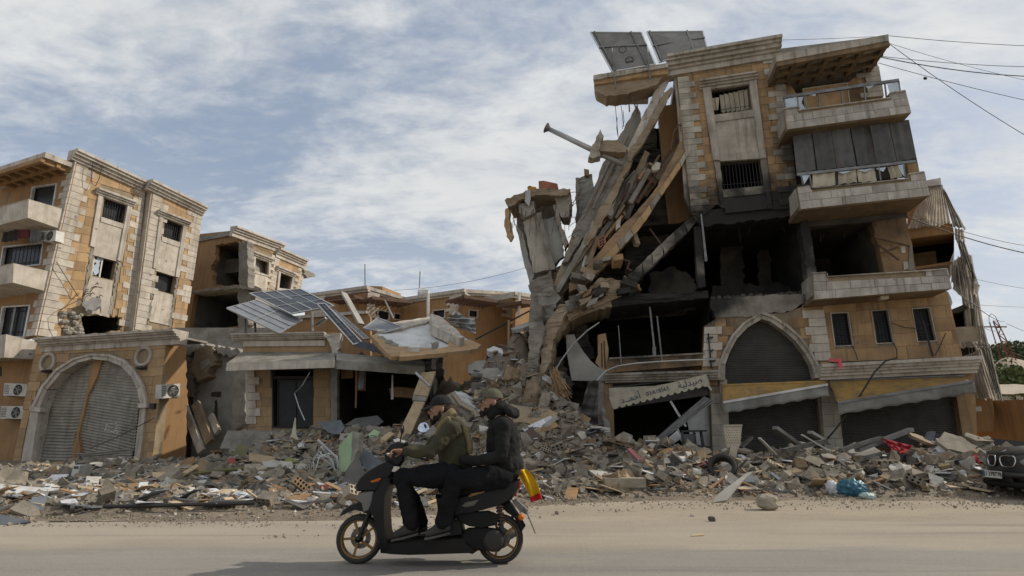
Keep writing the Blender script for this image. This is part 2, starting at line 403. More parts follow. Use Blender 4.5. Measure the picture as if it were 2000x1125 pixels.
M('mortar_r', (0.26, 0.20, 0.13), (0.18, 0.14, 0.10), scale=3, rnd=0.02, soot=SOOT)
M('concrete', (0.31, 0.285, 0.245), (0.22, 0.20, 0.165), scale=1.8, bump=0.35, rnd=0.12, dirt_amt=0.3)
M('concrete_r', (0.30, 0.27, 0.225), (0.21, 0.18, 0.145), scale=1.8, bump=0.4, rnd=0.1, dirt_amt=0.3, soot=SOOT)
M('concrete_warm', (0.36, 0.29, 0.20), (0.27, 0.20, 0.13), scale=1.4, bump=0.4, rnd=0.12, dirt_amt=0.35, dirt=(0.16, 0.09, 0.045))
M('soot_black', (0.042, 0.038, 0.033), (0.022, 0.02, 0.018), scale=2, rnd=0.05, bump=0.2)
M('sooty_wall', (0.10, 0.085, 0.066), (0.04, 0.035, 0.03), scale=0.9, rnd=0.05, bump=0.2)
M('plaster_room', (0.33, 0.30, 0.25), (0.25, 0.22, 0.18), scale=1, rnd=0.05, dirt_amt=0.4)
M('plaster_grey', (0.36, 0.345, 0.31), (0.27, 0.255, 0.225), scale=1.2, rnd=0.06, dirt_amt=0.35)
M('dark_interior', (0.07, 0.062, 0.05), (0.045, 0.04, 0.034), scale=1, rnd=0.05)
M('black_metal', (0.025, 0.025, 0.026), (0.04, 0.035, 0.03), rough=0.55, bump=0.05)
M('grey_metal', (0.22, 0.22, 0.215), (0.15, 0.14, 0.13), rough=0.45, metal=0.6, bump=0.05)
M('white_metal', (0.66, 0.65, 0.62), (0.5, 0.48, 0.44), rough=0.5, bump=0.05, dirt_amt=0.3)
M('ac_white', (0.58, 0.56, 0.51), (0.46, 0.43, 0.38), rough=0.5, bump=0.05, dirt_amt=0.3)
M('shutter_grey', (0.36, 0.335, 0.285), (0.28, 0.255, 0.21), rough=0.55, metal=0.25, bump=0.08, streak=0.4, dirt_amt=0.35, rnd=0.05)
M('shutter_dark', (0.075, 0.070, 0.062), (0.055, 0.05, 0.045), rough=0.5, metal=0.2, bump=0.05, streak=0.2, rnd=0.05)
M('pale_metal', (0.45, 0.45, 0.44), (0.34, 0.33, 0.31), rough=0.4, metal=0.5, bump=0.1, dirt_amt=0.3)
M('glass_dark', (0.022, 0.024, 0.025), (0.014, 0.015, 0.016), rough=0.3, bump=0, spec=0.25)
M('glass_pale', (0.50, 0.56, 0.62), (0.40, 0.46, 0.52), rough=0.2, bump=0, spec=0.5)
M('tarp_grey', (0.115, 0.115, 0.112), (0.085, 0.083, 0.08), rough=0.8, bump=0.05, streak=0.3, dirt=(0.17, 0.13, 0.09), rnd=0.12)
M('cloth_cream', (0.52, 0.46, 0.35), (0.44, 0.38, 0.28), rough=0.9, bump=0.1, dirt_amt=0.35)
M('tarp_cream', (0.60, 0.56, 0.50), (0.50, 0.46, 0.40), glow=0.5, rough=0.9, bump=0.15, streak=0.45, dirt_amt=0.3)
M('cloth_mustard', (0.42, 0.25, 0.07), (0.30, 0.19, 0.075), rough=0.9, bump=0.1, dirt_amt=0.45, streak=0.4)
M('awning_grey', (0.46, 0.44, 0.39), (0.34, 0.33, 0.30), glow=0.4, rough=0.8, bump=0.15, dirt_amt=0.5)
M('wood', (0.36, 0.22, 0.11), (0.27, 0.16, 0.08), scale=5, rough=0.75, rnd=0.25)
M('wood_pale', (0.46, 0.35, 0.22), (0.38, 0.28, 0.17), scale=5, rough=0.75, rnd=0.2)
M('rust', (0.13, 0.07, 0.045), (0.08, 0.05, 0.035), scale=6, rough=0.8)
M('red_cloth', (0.36, 0.03, 0.035), (0.25, 0.02, 0.025), rough=0.9, rnd=0.2)
M('coral_cloth', (0.60, 0.10, 0.11), (0.5, 0.07, 0.08), rough=0.9)
M('pv_blue', (0.030, 0.042, 0.065), (0.024, 0.032, 0.05), rough=0.2, bump=0, rnd=0.05, spec=0.5, dirt_amt=0.5, dirt=(0.13, 0.13, 0.13))
M('pv_dusty', (0.20, 0.21, 0.225), (0.15, 0.16, 0.175), rough=0.35, bump=0, rnd=0.05, dirt_amt=0.4, dirt=(0.28, 0.27, 0.25))
M('pv_back', (0.23, 0.22, 0.20), (0.18, 0.17, 0.155), rough=0.7, bump=0.03, rnd=0.1, dirt_amt=0.3)
M('alu', (0.55, 0.55, 0.55), (0.45, 0.45, 0.44), rough=0.35, metal=0.8, bump=0.03)
M('white_paint', (0.66, 0.66, 0.65), (0.52, 0.52, 0.50), scale=1.2, dirt_amt=0.35, rnd=0.05)
# ---------------------------------------------------------------- ground
def ground_mat():
    m = bpy.data.materials.new('dusty_ground'); m.use_nodes = True; t = m.node_tree; nn = t.nodes; L = t.links.new; b = nn['Principled BSDF']
    geo = nn.new('ShaderNodeNewGeometry')
    def nz(s, d=8, r=0.6, sx=1.0):
        v = nn.new('ShaderNodeVectorMath'); v.operation = 'MULTIPLY'; L(geo.outputs['Position'], v.inputs[0]); v.inputs[1].default_value = (sx, 1, 1)
        n = nn.new('ShaderNodeTexNoise'); L(v.outputs[0], n.inputs['Vector']); n.inputs['Scale'].default_value = s; n.inputs['Detail'].default_value = d; n.inputs['Roughness'].default_value = r
        return n.outputs['Fac']
    def mr(x, a, c, lo=0.0, hi=1.0):
        n = nn.new('ShaderNodeMapRange'); n.interpolation_type = 'SMOOTHSTEP'; L(x, n.inputs['Value']); n.inputs['From Min'].default_value = a; n.inputs['From Max'].default_value = c
        n.inputs['To Min'].default_value = lo; n.inputs['To Max'].default_value = hi; return n.outputs['Result']
    def mix(f, a, c):
        n = nn.new('ShaderNodeMix'); n.data_type = 'RGBA'
        for i, x in ((0, f), (6, a), (7, c)):
            if isinstance(x, tuple): n.inputs[i].default_value = (*x, 1)
            elif isinstance(x, float): n.inputs[i].default_value = x
            else: L(x, n.inputs[i])
        return n.outputs[2]
    c = mix(mr(nz(0.5, 8, 0.6, 0.35), 0.35, 0.65), (0.39, 0.328, 0.25), (0.31, 0.262, 0.20))
    c = mix(mr(nz(9, 6, 0.7, 0.5), 0.5, 0.75, 0.0, 0.55), c, (0.20, 0.165, 0.125))
    c = mix(mr(nz(60, 3, 0.7), 0.56, 0.72, 0.0, 0.6), c, (0.48, 0.42, 0.34)); c = mix(mr(nz(26, 6, 0.85), 0.52, 0.66, 0.0, 0.75), c, (0.17, 0.14, 0.105)); c = mix(mr(nz(33, 5, 0.85, 0.7), 0.55, 0.66, 0.0, 0.6), c, (0.5, 0.44, 0.36))
    L(c, b.inputs['Base Color']); b.inputs['Roughness'].default_value = 0.95; b.inputs['Specular IOR Level'].default_value = 0.15
    bp = nn.new('ShaderNodeBump'); bp.inputs['Strength'].default_value = 0.6; bp.inputs['Distance'].default_value = 0.03; L(nz(22, 8, 0.7), bp.inputs['Height']); L(bp.outputs[0], b.inputs['Normal'])
    return m
MATS['dusty_ground'] = ground_mat()
def road_mat():
    m = bpy.data.materials.new('dusty_asphalt'); m.use_nodes = True; t = m.node_tree; nn = t.nodes; L = t.links.new; b = nn['Principled BSDF']
    geo = nn.new('ShaderNodeNewGeometry'); sp = nn.new('ShaderNodeSeparateXYZ'); L(geo.outputs['Position'], sp.inputs[0])
    def nz(s, d=8, r=0.6, sx=1.0):
        v = nn.new('ShaderNodeVectorMath'); v.operation = 'MULTIPLY'; L(geo.outputs['Position'], v.inputs[0]); v.inputs[1].default_value = (sx, 1, 1)
        n = nn.new('ShaderNodeTexNoise'); L(v.outputs[0], n.inputs['Vector']); n.inputs['Scale'].default_value = s; n.inputs['Detail'].default_value = d; n.inputs['Roughness'].default_value = r
        return n.outputs['Fac']
    def mr(x, a, c, lo=0.0, hi=1.0):
        n = nn.new('ShaderNodeMapRange'); n.interpolation_type = 'SMOOTHSTEP'; L(x, n.inputs['Value']); n.inputs['From Min'].default_value = a; n.inputs['From Max'].default_value = c
        n.inputs['To Min'].default_value = lo; n.inputs['To Max'].default_value = hi; return n.outputs['Result']
    def mix(f, a, c):
        n = nn.new('ShaderNodeMix'); n.data_type = 'RGBA'
        for i, x in ((0, f), (6, a), (7, c)):
            if isinstance(x, tuple): n.inputs[i].default_value = (*x, 1)
            else: L(x, n.inputs[i])
        return n.outputs[2]
    asp = mix(mr(nz(1.2, 8, 0.65, 0.3), 0.35, 0.7), (0.27, 0.250, 0.222), (0.225, 0.207, 0.183))
    asp = mix(mr(nz(70, 4, 0.7), 0.52, 0.7, 0, 0.6), asp, (0.32, 0.28, 0.235))
    sand = mix(mr(nz(0.6, 8, 0.6, 0.3), 0.35, 0.65), (0.375, 0.322, 0.255), (0.30, 0.258, 0.205))
    sand = mix(mr(nz(50, 4, 0.7), 0.55, 0.72, 0, 0.5), sand, (0.24, 0.20, 0.15))
    ad = nn.new('ShaderNodeMath'); ad.operation = 'MULTIPLY_ADD'; L(nz(0.5, 6, 0.6, 0.35), ad.inputs[0]); ad.inputs[1].default_value = 1.6; L(sp.outputs['Y'], ad.inputs[2])
    c = mix(mr(ad.outputs[0], 7.0, 7.45), asp, sand)
    tr = mr(nz(0.9, 5, 0.6, 0.06), 0.52, 0.62, 0, 0.35); c = mix(tr, c, (0.36, 0.31, 0.25))      # dust dragged along by wheels
    tr2 = mr(nz(1.7, 4, 0.6, 0.04), 0.56, 0.66, 0, 0.4); c = mix(tr2, c, (0.16, 0.14, 0.118))
    c = mix(mr(nz(30, 6, 0.85), 0.52, 0.66, 0, 0.55), c, (0.14, 0.125, 0.108)); c = mix(mr(nz(24, 6, 0.85, 0.6), 0.54, 0.66, 0, 0.45), c, (0.40, 0.355, 0.30)); c = mix(mr(nz(0.8, 7, 0.75, 0.25), 0.5, 0.64, 0, 0.4), c, (0.37, 0.315, 0.245))
    L(c, b.inputs['Base Color']); b.inputs['Roughness'].default_value = 0.92; b.inputs['Specular IOR Level'].default_value = 0.2
    bp = nn.new('ShaderNodeBump'); bp.inputs['Strength'].default_value = 0.5; bp.inputs['Distance'].default_value = 0.015; L(nz(45, 6, 0.7), bp.inputs['Height']); L(bp.outputs[0], b.inputs['Normal'])
    return m
MATS['dusty_asphalt'] = road_mat()
MB().add([(-900, -60, 0), (900, -60, 0), (900, 1500, 0), (-900, 1500, 0)], [[0, 1, 2, 3]]).build('ground', 'dusty_ground', kind='structure', loc=(0, 0, 0))
MB().sheet(lambda u, v: (-80 + 160 * u, -12 + v * (20.6 + 0.5 * noise.noise(V((u * 60, 0.3, 0)))), 0.004), 200, 2).build('road', 'dusty_asphalt', kind='structure', loc=(0, 0, 0))
# ---------------------------------------------------------------- rubble relief (shared by everything that lies in it)
def sst(a, b, x):
    t = max(0, min(1, (x - a) / (b - a))); return t * t * (3 - 2 * t)
def rub(x, y):
    fl = 8.6 + 2.7 * sst(-3.5, 3.0, x) + 0.25 * noise.noise(V((x * 0.6, 0, 3)))      # front line
    h = 0.10 * sst(fl, fl + 1.2, y)
    h += 0.55 * math.exp(-((y - 14.6) / 1.6) ** 2) * sst(0.5, 3.5, x) * (1 - sst(13.6, 15, x))
    h += 0.35 * math.exp(-((y - 13.2) / 1.2) ** 2) * sst(9.0, 10.5, x) * (1 - sst(11.6, 13.2, x))
    h += 0.42 * sst(12, 17, y) * sst(-11, -7.5, x) * (1 - sst(0, 3, x))
    h += 0.75 * math.exp(-((y - 18.6) / 1.6) ** 2) * sst(-9.5, -6, x) * (1 - sst(-1, 2, x))
    h += 3.5 * math.exp(-((x - 0.3) / 1.9) ** 2 - ((y - 20.6) / 3.2) ** 2)
    h += 2.2 * math.exp(-((x + 2.4) / 2.2) ** 2 - ((y - 22.4) / 1.5) ** 2)
    h += 1.1 * math.exp(-((x - 1.2) / 2.2) ** 2 - ((y - 16.4) / 2.0) ** 2)
    h += 0.10 * sst(14, 20, y) * (1 - sst(-13, -9, x)) * sst(-30, -24, x)
    n = noise.fractal(V((x * 0.9, y * 0.9, 0)), 0.9, 2.0, 5)
    h *= 1 + 0.28 * n
    h += 0.05 * noise.noise(V((x * 3, y * 3, 5))) * sst(fl, fl + .6, y)
    return max(h, -0.03) if y > fl - 0.3 else -0.03
# ================================================================ left apartment block
LU = vpl((150, 300), 23.0, (405, 405), 29.3)
_c = LU.A.copy(); LF = PL(_c, V((-0.92, 0.39, 0)))
PF = vpl((75, 660), 22.7, (340, 645), 21.0)
LB = thing('apartment_building', 'tall ochre apartment block at the left edge with white corner stones and barred windows', 'building', (_c.x, _c.y, 0))
w1u = Z1((575, 325), (700, 370), (680, 470), (560, 432)); w1l = Z1((517, 643), (640, 676), (620, 780), (500, 752))
w2u = Z1((908, 438), (1008, 480), (990, 572), (895, 540)); w2l = Z1((860, 728), (968, 762), (950, 858), (850, 830))
breach = jagpx(Z1((455, 965), (610, 975), (660, 985), (668, 1060), (440, 1080)), 3, 6, 5)
bay1 = [(151, 309), (285, 356), (256, 652), (71, 662)]
bay2 = [(300, 352), (396, 407)] + Z1((1060, 700), (1045, 740), (1050, 850), (1020, 960), (1015, 1060), (735, 1055))
LW1 = wallh('wall', LU, bay1, [w1u, w1l, breach], -0.02, 0.25, 'mortar', LB)
LW2 = wallh('wall', LU, bay2, [w2u, w2l], 0.33, 0.25, 'mortar', LB)
slab('wall_return', LU, [(298.5, 351), (302, 354), (263, 648), (259.5, 646)], 0.34, 0.6, 'white_stone', LB)
OM = [MATS['ochre_stone'], MATS['ochre_stone'], MATS['ochre_stone_pale']]
fr1 = Z1((548, 280), (735, 345), (612, 985), (445, 900)); fr2 = Z1((882, 395), (1035, 460), (940, 1045), (803, 1030))
brA = Z1((330, 1100), (360, 980), (450, 890), (470, 960), (455, 1080))
blocks('stone_block', LU, [(151, 309), (285, 356), (256, 652), (71, 662)], -0.02, 0.42, 0.85, OM, LW1, region=bay1,
       holes=[fr1, breach, brA, Z1((425, 100), (480, 110), (270, 1100), (190, 1100))], th=0.03, seed=4)
blocks('stone_block', LU, [(300, 352), (396, 407), (361, 647), (261, 646)], 0.33, 0.42, 0.85, OM, LW2, region=bay2, holes=[fr2], th=0.03, seed=6)
quoins(LU, (151, 311), (72, 656), 26, 0.75, 0.5, 1, -0.02, 0.05, MATS['white_stone'], LB)
quoins(LU, (301, 356), (262, 644), 24, 0.85, 0.55, 1, 0.33, 0.05, MATS['white_stone'], LB)
quoins(LU, (396, 409), (364, 628), 20, 0.85, 0.5, -1, 0.33, 0.05, MATS['white_stone'], LB, skip=(13, 17, 18))
quoins(LU, (284, 360), (254, 640), 24, 0.55, 0.3, -1, -0.02, 0.05, MATS['white_stone'], LB)
def win_bay(q_u, q_l, fr, d, hood, lowpanel, L):
    jl = [fr[0], lerp2(fr[0], fr[1], 0.14), lerp2(fr[3], fr[2], 0.14), fr[3]]; jr = [lerp2(fr[0], fr[1], 0.86), fr[1], fr[2], lerp2(fr[3], fr[2], 0.86)]
    def cut(j, t0, t1, nm, seed):
        q = [qpt(j, 0, t0), qpt(j, 1, t0), qpt(j, 1, t1), qpt(j, 0, t1)]
        slab(nm, LU, q, d + 0.10, 0.13, 'white_trim', L, jag=0.8 if t1 < 0.95 else 0, step=5, seed=seed, edges=(2,))
    cut(jl, 0.03, 0.50, 'window_jamb', 3); cut(jr, 0.03, 0.52, 'window_jamb', 4)
    for j, sd in ((jl, 8), (jr, 9)):            # lower jambs stripped to rough concrete
        q = [qpt(j, 0.25, 0.5), qpt(j, 0.8, 0.5), qpt(j, 0.8, 0.98), qpt(j, 0.25, 0.98)]
        slab('broken_jamb', LU, q, d + 0.05, 0.08, 'concrete', L, jag=2.2, step=5, seed=sd)
    slab('window_head', LU, [qpt(fr, 0.14, 0.03), qpt(fr, 0.86, 0.03), q_u[1], q_u[0]], d + 0.08, 0.1, 'white_trim', L)
    slab('window_panel', LU, [lerp2(q_u[3], q_u[2], -0.06), lerp2(q_u[3], q_u[2], 1.06), lerp2(q_l[0], q_l[1], 1.06), lerp2(q_l[0], q_l[1], -0.06)], d + 0.04, 0.06, 'white_stone', L)
    slab('window_sill', LU, [lerp2(q_u[3], q_u[2], -0.05), lerp2(q_u[3], q_u[2], 1.05), (q_u[2][0] - 2, q_u[2][1] + 9), (q_u[3][0] - 2, q_u[3][1] + 9)], d + 0.075, 0.04, 'white_trim', L)
    slab('window_panel', LU, lowpanel, d + 0.04, 0.06, 'white_stone', L)
    cornice(LU, hood[0], hood[1], [(d + 0.30, 0.10), (d + 0.22, 0.09), (d + 0.14, 0.10)], 'white_trim', L, 'window_hood', back=-d + 0.02)
win_bay(w1u, w1l, fr1, -0.02, Z1((548, 268), (757, 345)), jagpx(Z1((497, 757), (620, 785), (600, 985), (540, 968), (480, 960), (455, 890)), 1.2, 6, 3, (2, 3, 4)), LB)
win_bay(w2u, w2l, fr2, 0.33, Z1((884, 388), (1058, 456)), Z1((850, 835), (950, 862), (930, 1030), (820, 1005)), LB)
for q, d in ((w1u, -0.3), (w2u, 0.05), (w2l, 0.05)):
    wn_ = slab('window', LU, insetq(q, 0.02), d, 0.02, 'glass_dark', LB)
    if q is not w2l: grille(LU, q, 9, -0.1 if q is w1u else 0.22, 0.014, MATS['black_metal'], wn_)
slab('window_frame', LU, [w1l[0], lerp2(w1l[0], w1l[1], 0.06), lerp2(w1l[3], w1l[2], 0.06), w1l[3]], -0.1, 0.06, 'white_metal', LB)
slab('window_frame', LU, [lerp2(w1l[0], w1l[1], 0.36), lerp2(w1l[0], w1l[1], 0.42), lerp2(w1l[3], w1l[2], 0.42), lerp2(w1l[3], w1l[2], 0.36)], -0.1, 0.06, 'white_metal', LB)
slab('broken_pane', LU, jagpx([lerp2(w1l[0], w1l[1], 0.07), lerp2(w1l[0], w1l[1], 0.36), lerp2(w1l[3], w1l[2], 0.3), lerp2(w1l[3], w1l[2], 0.07)], 5, 6, 12), -0.13, 0.01, 'glass_pale', LB)
for q, d in ((w1l, -0.28), (breach, -0.28)):
    room(LU, q, d, 2.5, MATS['dark_interior'], LB)
cornice(LU, (153, 289), (287, 352), [(0.42, 0.12), (0.34, 0.12), (0.22, 0.14), (0.12, 0.12)], 'white_trim', LB, back=0.3)
cornice(LU, (299, 349), (408, 403), [(0.77, 0.12), (0.69, 0.12), (0.57, 0.14), (0.47, 0.12)], 'white_trim', LB, back=0.3)
# roof slab so that the block is a closed volume
_t = LU.at(153, 300, 0.0); _b = LU.at(400, 404, 0.0)
MB().prism([V((_t.x, _t.y, 13.7)), V((_b.x, _b.y, 13.7)), V((_b.x, _b.y, 13.7)) + LF.u * 12, V((_t.x, _t.y, 13.7)) + LF.u * 12], (0, 0, -0.25)).build('roof', 'concrete', LB)
# front side with balconies (faces the road)
fw = [(149.5, 309), (70, 656), (-260, 720), (-140, 360)]
wf1 = Z1((180, 272), (305, 252), (285, 370), (168, 338)); wf2 = Z1((20, 600), (232, 575), (215, 690), (0, 715)); wf3 = Z1((15, 930), (158, 920), (125, 1090), (-10, 1080))
wallh('wall', LF, fw, [wf1, wf2, wf3], -0.02, 0.25, 'ochre_plaster', LB)
for q in (wf1, wf2, wf3):
    wn_ = slab('window', LF, q, -0.15, 0.02, 'glass_dark', LB); frame_quad('window_frame', LF, q, 2.2, 0.02, 0.12, 'white_metal', wn_)
    if q is not wf1: grille(LF, q, 10 if q is wf2 else 7, -0.08, 0.014, MATS['black_metal'], wn_)
slab('window_mullion', LF, [lerp2(wf3[0], wf3[1], .45), lerp2(wf3[0], wf3[1], .52), lerp2(wf3[3], wf3[2], .52), lerp2(wf3[3], wf3[2], .45)], -0.05, 0.06, 'grey_metal', LB)
quoins(LF, (150.5, 312), (71, 656), 26, 0.7, 0.42, -1, -0.02, 0.05, MATS['white_stone'], LB)
def balcony(px, nm, mat, ext, back=True):
    pts = [LU.at(x, y, 0.0) for x, y in px]
    mb = MB(); mb.prism(pts, LF.u * ext)
    return mb.build(nm, mat, LB)
balcony(Z1((158, 338), (375, 402), (350, 503), (152, 437)), 'balcony_parapet', 'white_stone', 4.5)
balcony(Z1((75, 690), (304, 745), (282, 848), (70, 792)), 'balcony_parapet', 'white_stone', 4.5)
balcony(Z2((30, 132), (190, 172), (183, 255), (20, 246)), 'balcony_parapet', 'white_stone', 4.5)
balcony(Z1((154, 333), (376, 397), (375, 402), (157, 338)), 'parapet_coping', 'white_trim', 4.5)
balcony(Z1((72, 685), (305, 740), (304, 745), (75, 690)), 'parapet_coping', 'white_trim', 4.5)
# roof overhang with coffered underside
ov = Z1((252, 74), (416, 143), (418, 168), (246, 104)); balcony(ov, 'roof_overhang', 'white_trim', 6)
o0 = LU.at(*ov[3], 0.0); o1 = LU.at(*ov[2], 0.0); dn = V((0, 0, -0.22))
for k in range(7):
    a = o0 + LF.u * (0.25 + 0.72 * k); b = o1 + LF.u * (0.25 + 0.72 * k); MB().bar(a + dn / 2, b + dn / 2, 0.16, 0.21).build('soffit_beam', 'ochre_plaster', LB)
for t in (0.0, 0.5, 0.96):
    a = o0.lerp(o1, t); MB().bar(a + dn / 2 + LF.u * 0.1, a + dn / 2 + LF.u * 5, 0.16, 0.2).build('soffit_beam', 'ochre_plaster', LB)
# rough breach masonry and hanging debris at the foot of the first bay
for i in range(26):
    x = RND.uniform(335, 450); y = RND.uniform(960, 1075)
    p = LU.at(*Z1((x, y))[0], 0.02); s = RND.uniform(0.08, 0.17)
    MB().ell(p, (s * 1.3, s, s * 0.8), 6, 4, Matrix.Rotation(RND.uniform(0, 3), 3, 'Z')).build('broken_masonry', 'concrete', LB)
for i in range(9):
    a = LU.at(*Z1((RND.uniform(470, 560), RND.uniform(800, 930)))[0], RND.uniform(0.1, 0.5)); b = a + V((RND.uniform(-.5, .8), RND.uniform(-.3, .3), RND.uniform(-.9, .2)))
    MB().tube([a, a.lerp(b, .5) + V((RND.uniform(-.1, .1), 0, .1)), b], 0.02, 5).build('bent_rebar', 'rust', LB)
slab('torn_sheet', LU, jagpx(Z1((455, 900), (550, 870), (555, 935), (470, 950)), 4, 8, 3), 0.3, 0.03, 'grey_metal', LB)
def ac_unit(pl, q, d, label, dep=0.32, fan_u=0.62):
    p = [pl.at(*c, d) for c in q]; c = sum(p, V((0, 0, 0))) / 4; t = thing('air_conditioner', label, 'air conditioner', c - pl.n * dep, 'outdoor air conditioner units')
    n = pl.n; x = ((p[1] - p[0]) + (p[2] - p[3])) / 2; y = ((p[0] - p[3]) + (p[1] - p[2])) / 2
    MB().box(c - n * dep / 2, x / 2, y / 2, n * dep / 2).build('casing', 'ac_white', t)
    fc = c + x * (fan_u - 0.5); r = y.length * 0.40
    MB().lathe(fc, n, [(r, 0.001), (r * 1.06, 0.02), (r * 0.98, 0.02), (r * 0.93, 0.004), (0.001, 0.004)], 20).build('fan_grille', 'dark_interior', t)
    mb = MB()
    for k in range(5):
        a = 2 * pi * k / 5; xx = x.normalized(); yy = y.normalized(); mb.bar(fc + n * 0.012, fc + n * 0.012 + (xx * cos(a) + yy * sin(a)) * r * 0.9, 0.05, 0.012, n)
    mb.lathe(fc, n, [(r * 0.55, 0.012), (r * 0.6, 0.016), (r * 0.55, 0.02)], 16, True); mb.build('fan', 'grey_metal', t)
    mb = MB(); sx = -0.5 if fan_u > 0.5 else 0.22
    for k in range(6): mb.box(c + x * (sx + 0.13) + y * (0.34 - k * 0.13) + n * 0.006, x * 0.10, y * 0.02, n * 0.006)
    mb.build('vent_louvre', 'dark_interior', t)
    for s in (-.35, .35): MB().bar(c + x * s - y * 0.52 - n * dep, c + x * s - y * 0.52, 0.04, 0.04).build('bracket', 'grey_metal', t)
    return t
ac_unit(LF, Z1((228, 510), (310, 505), (303, 565), (222, 565)), 0.45, 'white air conditioner under the upper balcony of the left block')
M('brown_hide0', (0.12, 0.03, 0.03), (0.08, 0.025, 0.025), rough=.9)
# clutter hanging in the middle balcony
for k, (px, m) in enumerate(((Z1((15, 520), (100, 500), (95, 560), (10, 570)), 'soot_black'), (Z1((105, 505), (170, 500), (165, 545), (100, 550)), 'brown_hide0'), (Z1((165, 510), (225, 500), (225, 570), (170, 575)), 'tarp_grey'))):
    o = curtain(LF, px, 0.7, 0.06, 3, MATS[m], None, 'hanging_laundry', seed=k)
    tag(o, ['black cloth hanging in the left block middle balcony', 'dark red cloth hanging in the left block middle balcony', 'grey cloth hanging beside the balcony air conditioner'][k], 'laundry', 'laundry in the left balcony')
# ---------------------------------------------------------------- arched shop at the foot of the left block
PB = thing('arched_shop', 'ochre stone shop front with a tall round arch and buckled grey shutters', 'shop', PF.at(200, 925))
PB.location.z = 0
arch_in = Z2((140, 845), (158, 700), (190, 500), (230, 400), (300, 318), (380, 270), (450, 253), (530, 262), (590, 287), (640, 340), (670, 400), (684, 480), (665, 640), (645, 830))
arch_out = Z2((88, 850), (112, 700), (152, 490), (200, 390), (270, 305), (350, 253), (440, 229), (530, 232), (602, 258), (657, 312), (692, 382), (712, 475), (694, 640), (668, 835))
pfo = Z2((180, 175), (818, 150), (795, 320), (735, 850), (30, 880), (75, 700))
PW = wallh('wall', PF, pfo, [arch_in], -0.02, 0.35, 'mortar', PB)
_v1 = [(235 + 27 * cos(a * pi / 8), 270 + 33 * sin(a * pi / 8)) for a in range(16)]; _v2 = [(703 + 30 * cos(a * pi / 8), 240 + 35 * sin(a * pi / 8)) for a in range(16)]
blocks('stone_block', PF, Z2((180, 190), (815, 160), (735, 850), (30, 880)), -0.02, 0.36, 0.8, [MATS['ochre_stone'], MATS['ochre_stone']], PW, region=pfo, holes=[arch_out, Z2(*_v1), Z2(*_v2)], th=0.03, seed=9)
# arch ring: separate voussoirs
for i in range(len(arch_in) - 1):
    if i in (0, 1, 11, 12):
        slab('arch_jamb', PF, [arch_out[i], arch_out[i + 1], arch_in[i + 1], arch_in[i]], 0.09, 0.42, 'white_trim', PB)
    else:
        o0_, o1_, i1_, i0_ = arch_out[i], arch_out[i + 1], arch_in[i + 1], arch_in[i]
        slab('voussoir', PF, [o0_, lerp2(o0_, o1_, .97), lerp2(i0_, i1_, .97), i0_], 0.09 + RND.uniform(-.006, .006), 0.42, 'white_trim', PB)
        slab('arch_moulding', PF, [lerp2(o0_, i0_, -0.10), lerp2(o1_, i1_, -0.10), lerp2(o1_, i1_, .28), lerp2(o0_, i0_, .28)], 0.15, 0.12, 'white_trim', PB)
slab('impost', PF, Z2((672, 470), (716, 470), (714, 490), (672, 492)), 0.17, 0.3, 'white_trim', PB)
slab('impost', PF, Z2((145, 482), (196, 492), (193, 512), (142, 505)), 0.17, 0.3, 'white_trim', PB)
for vx, q in (((235, 270), _v1), ((703, 240), _v2)):
    c = PF.at(*Z2(vx)[0], 0.0); MB().lathe(c, PF.n, [(0.30, -0.05), (0.42, -0.05), (0.42, 0.06), (0.36, 0.10), (0.29, 0.07)], 24, True).build('round_vent', 'white_trim', PB)
    MB().lathe(c, PF.n, [(0.30, -0.03), (0.001, -0.03)], 24).build('vent_mesh', 'soot_black', PB)
for vx in ((228, 312), (690, 297)):
    c = PF.at(*Z2(vx)[0], 0.12); MB().ell(c, (0.22, 0.16, 0.07), 10, 6).build('wall_lamp', 'black_metal', PB)
cornice(PF, *Z2((160, 150), (845, 104)), [(0.45, 0.09), (0.36, 0.07), (0.26, 0.09), (0.14, 0.06), (0.05, 0.22)], 'white_trim', PB, back=0.3)
post = Z2((455, 240), (505, 245), (470, 345), (430, 430), (385, 620), (400, 850), (355, 850), (355, 690), (420, 430))
slab('middle_post', PF, post, -0.18, 0.3, 'ochre_plaster', PB)
def shutter(nm, pl, quad, mask, d, mat, parent, rows, buckle, seed, corr=0.03, nu=26):
    P = []; vs = []; fs = []
    nv = rows * 4
    for j in range(nv + 1):
        for i in range(nu + 1):
            u, v = i / nu, j / nv; p = qpt(quad, u, v)
            bk = buckle * (noise.noise(V((u * 1.6, v * 2.2, seed))) + 0.5 * noise.noise(V((u * 3.5, v * 5, seed + 9))))
            vs.append(pl.at(p[0], p[1] + 2.2 * noise.noise(V((u * 2, v * 3, seed + 4))) * (1 if buckle else 0), d + bk) + pl.n * corr * sin(v * rows * 2 * pi))
            P.append(p)
    for j in range(nv):
        for i in range(nu):
            q = [j * (nu + 1) + i, j * (nu + 1) + i + 1, (j + 1) * (nu + 1) + i + 1, (j + 1) * (nu + 1) + i]
            c = lerp2(P[q[0]], P[q[2]], 0.5)
            if mask is None or inpoly(c, mask): fs.append(q)
    return MB().add(vs, fs).build(nm, mat, parent, smooth=True)
shutter('roller_shutter', PF, Z2((180, 240), (470, 240), (362, 812), (130, 812)), Z2((120, 820), (185, 560), (335, 315), (400, 270), (456, 250), (440, 420), (362, 650), (365, 815)), -0.32, 'shutter_grey', PB, 38, 0.10, 3)
shutter('roller_shutter', PF, Z2((495, 240), (700, 240), (648, 790), (352, 715)), None, -0.02 - 0.22, 'shutter_grey', PB, 36, 0.16, 8)
shutter('roller_shutter', PF, Z2((360, 715), (650, 690), (640, 790), (420, 775)), None, -0.14, 'shutter_grey', PB, 7, 0.10, 15)
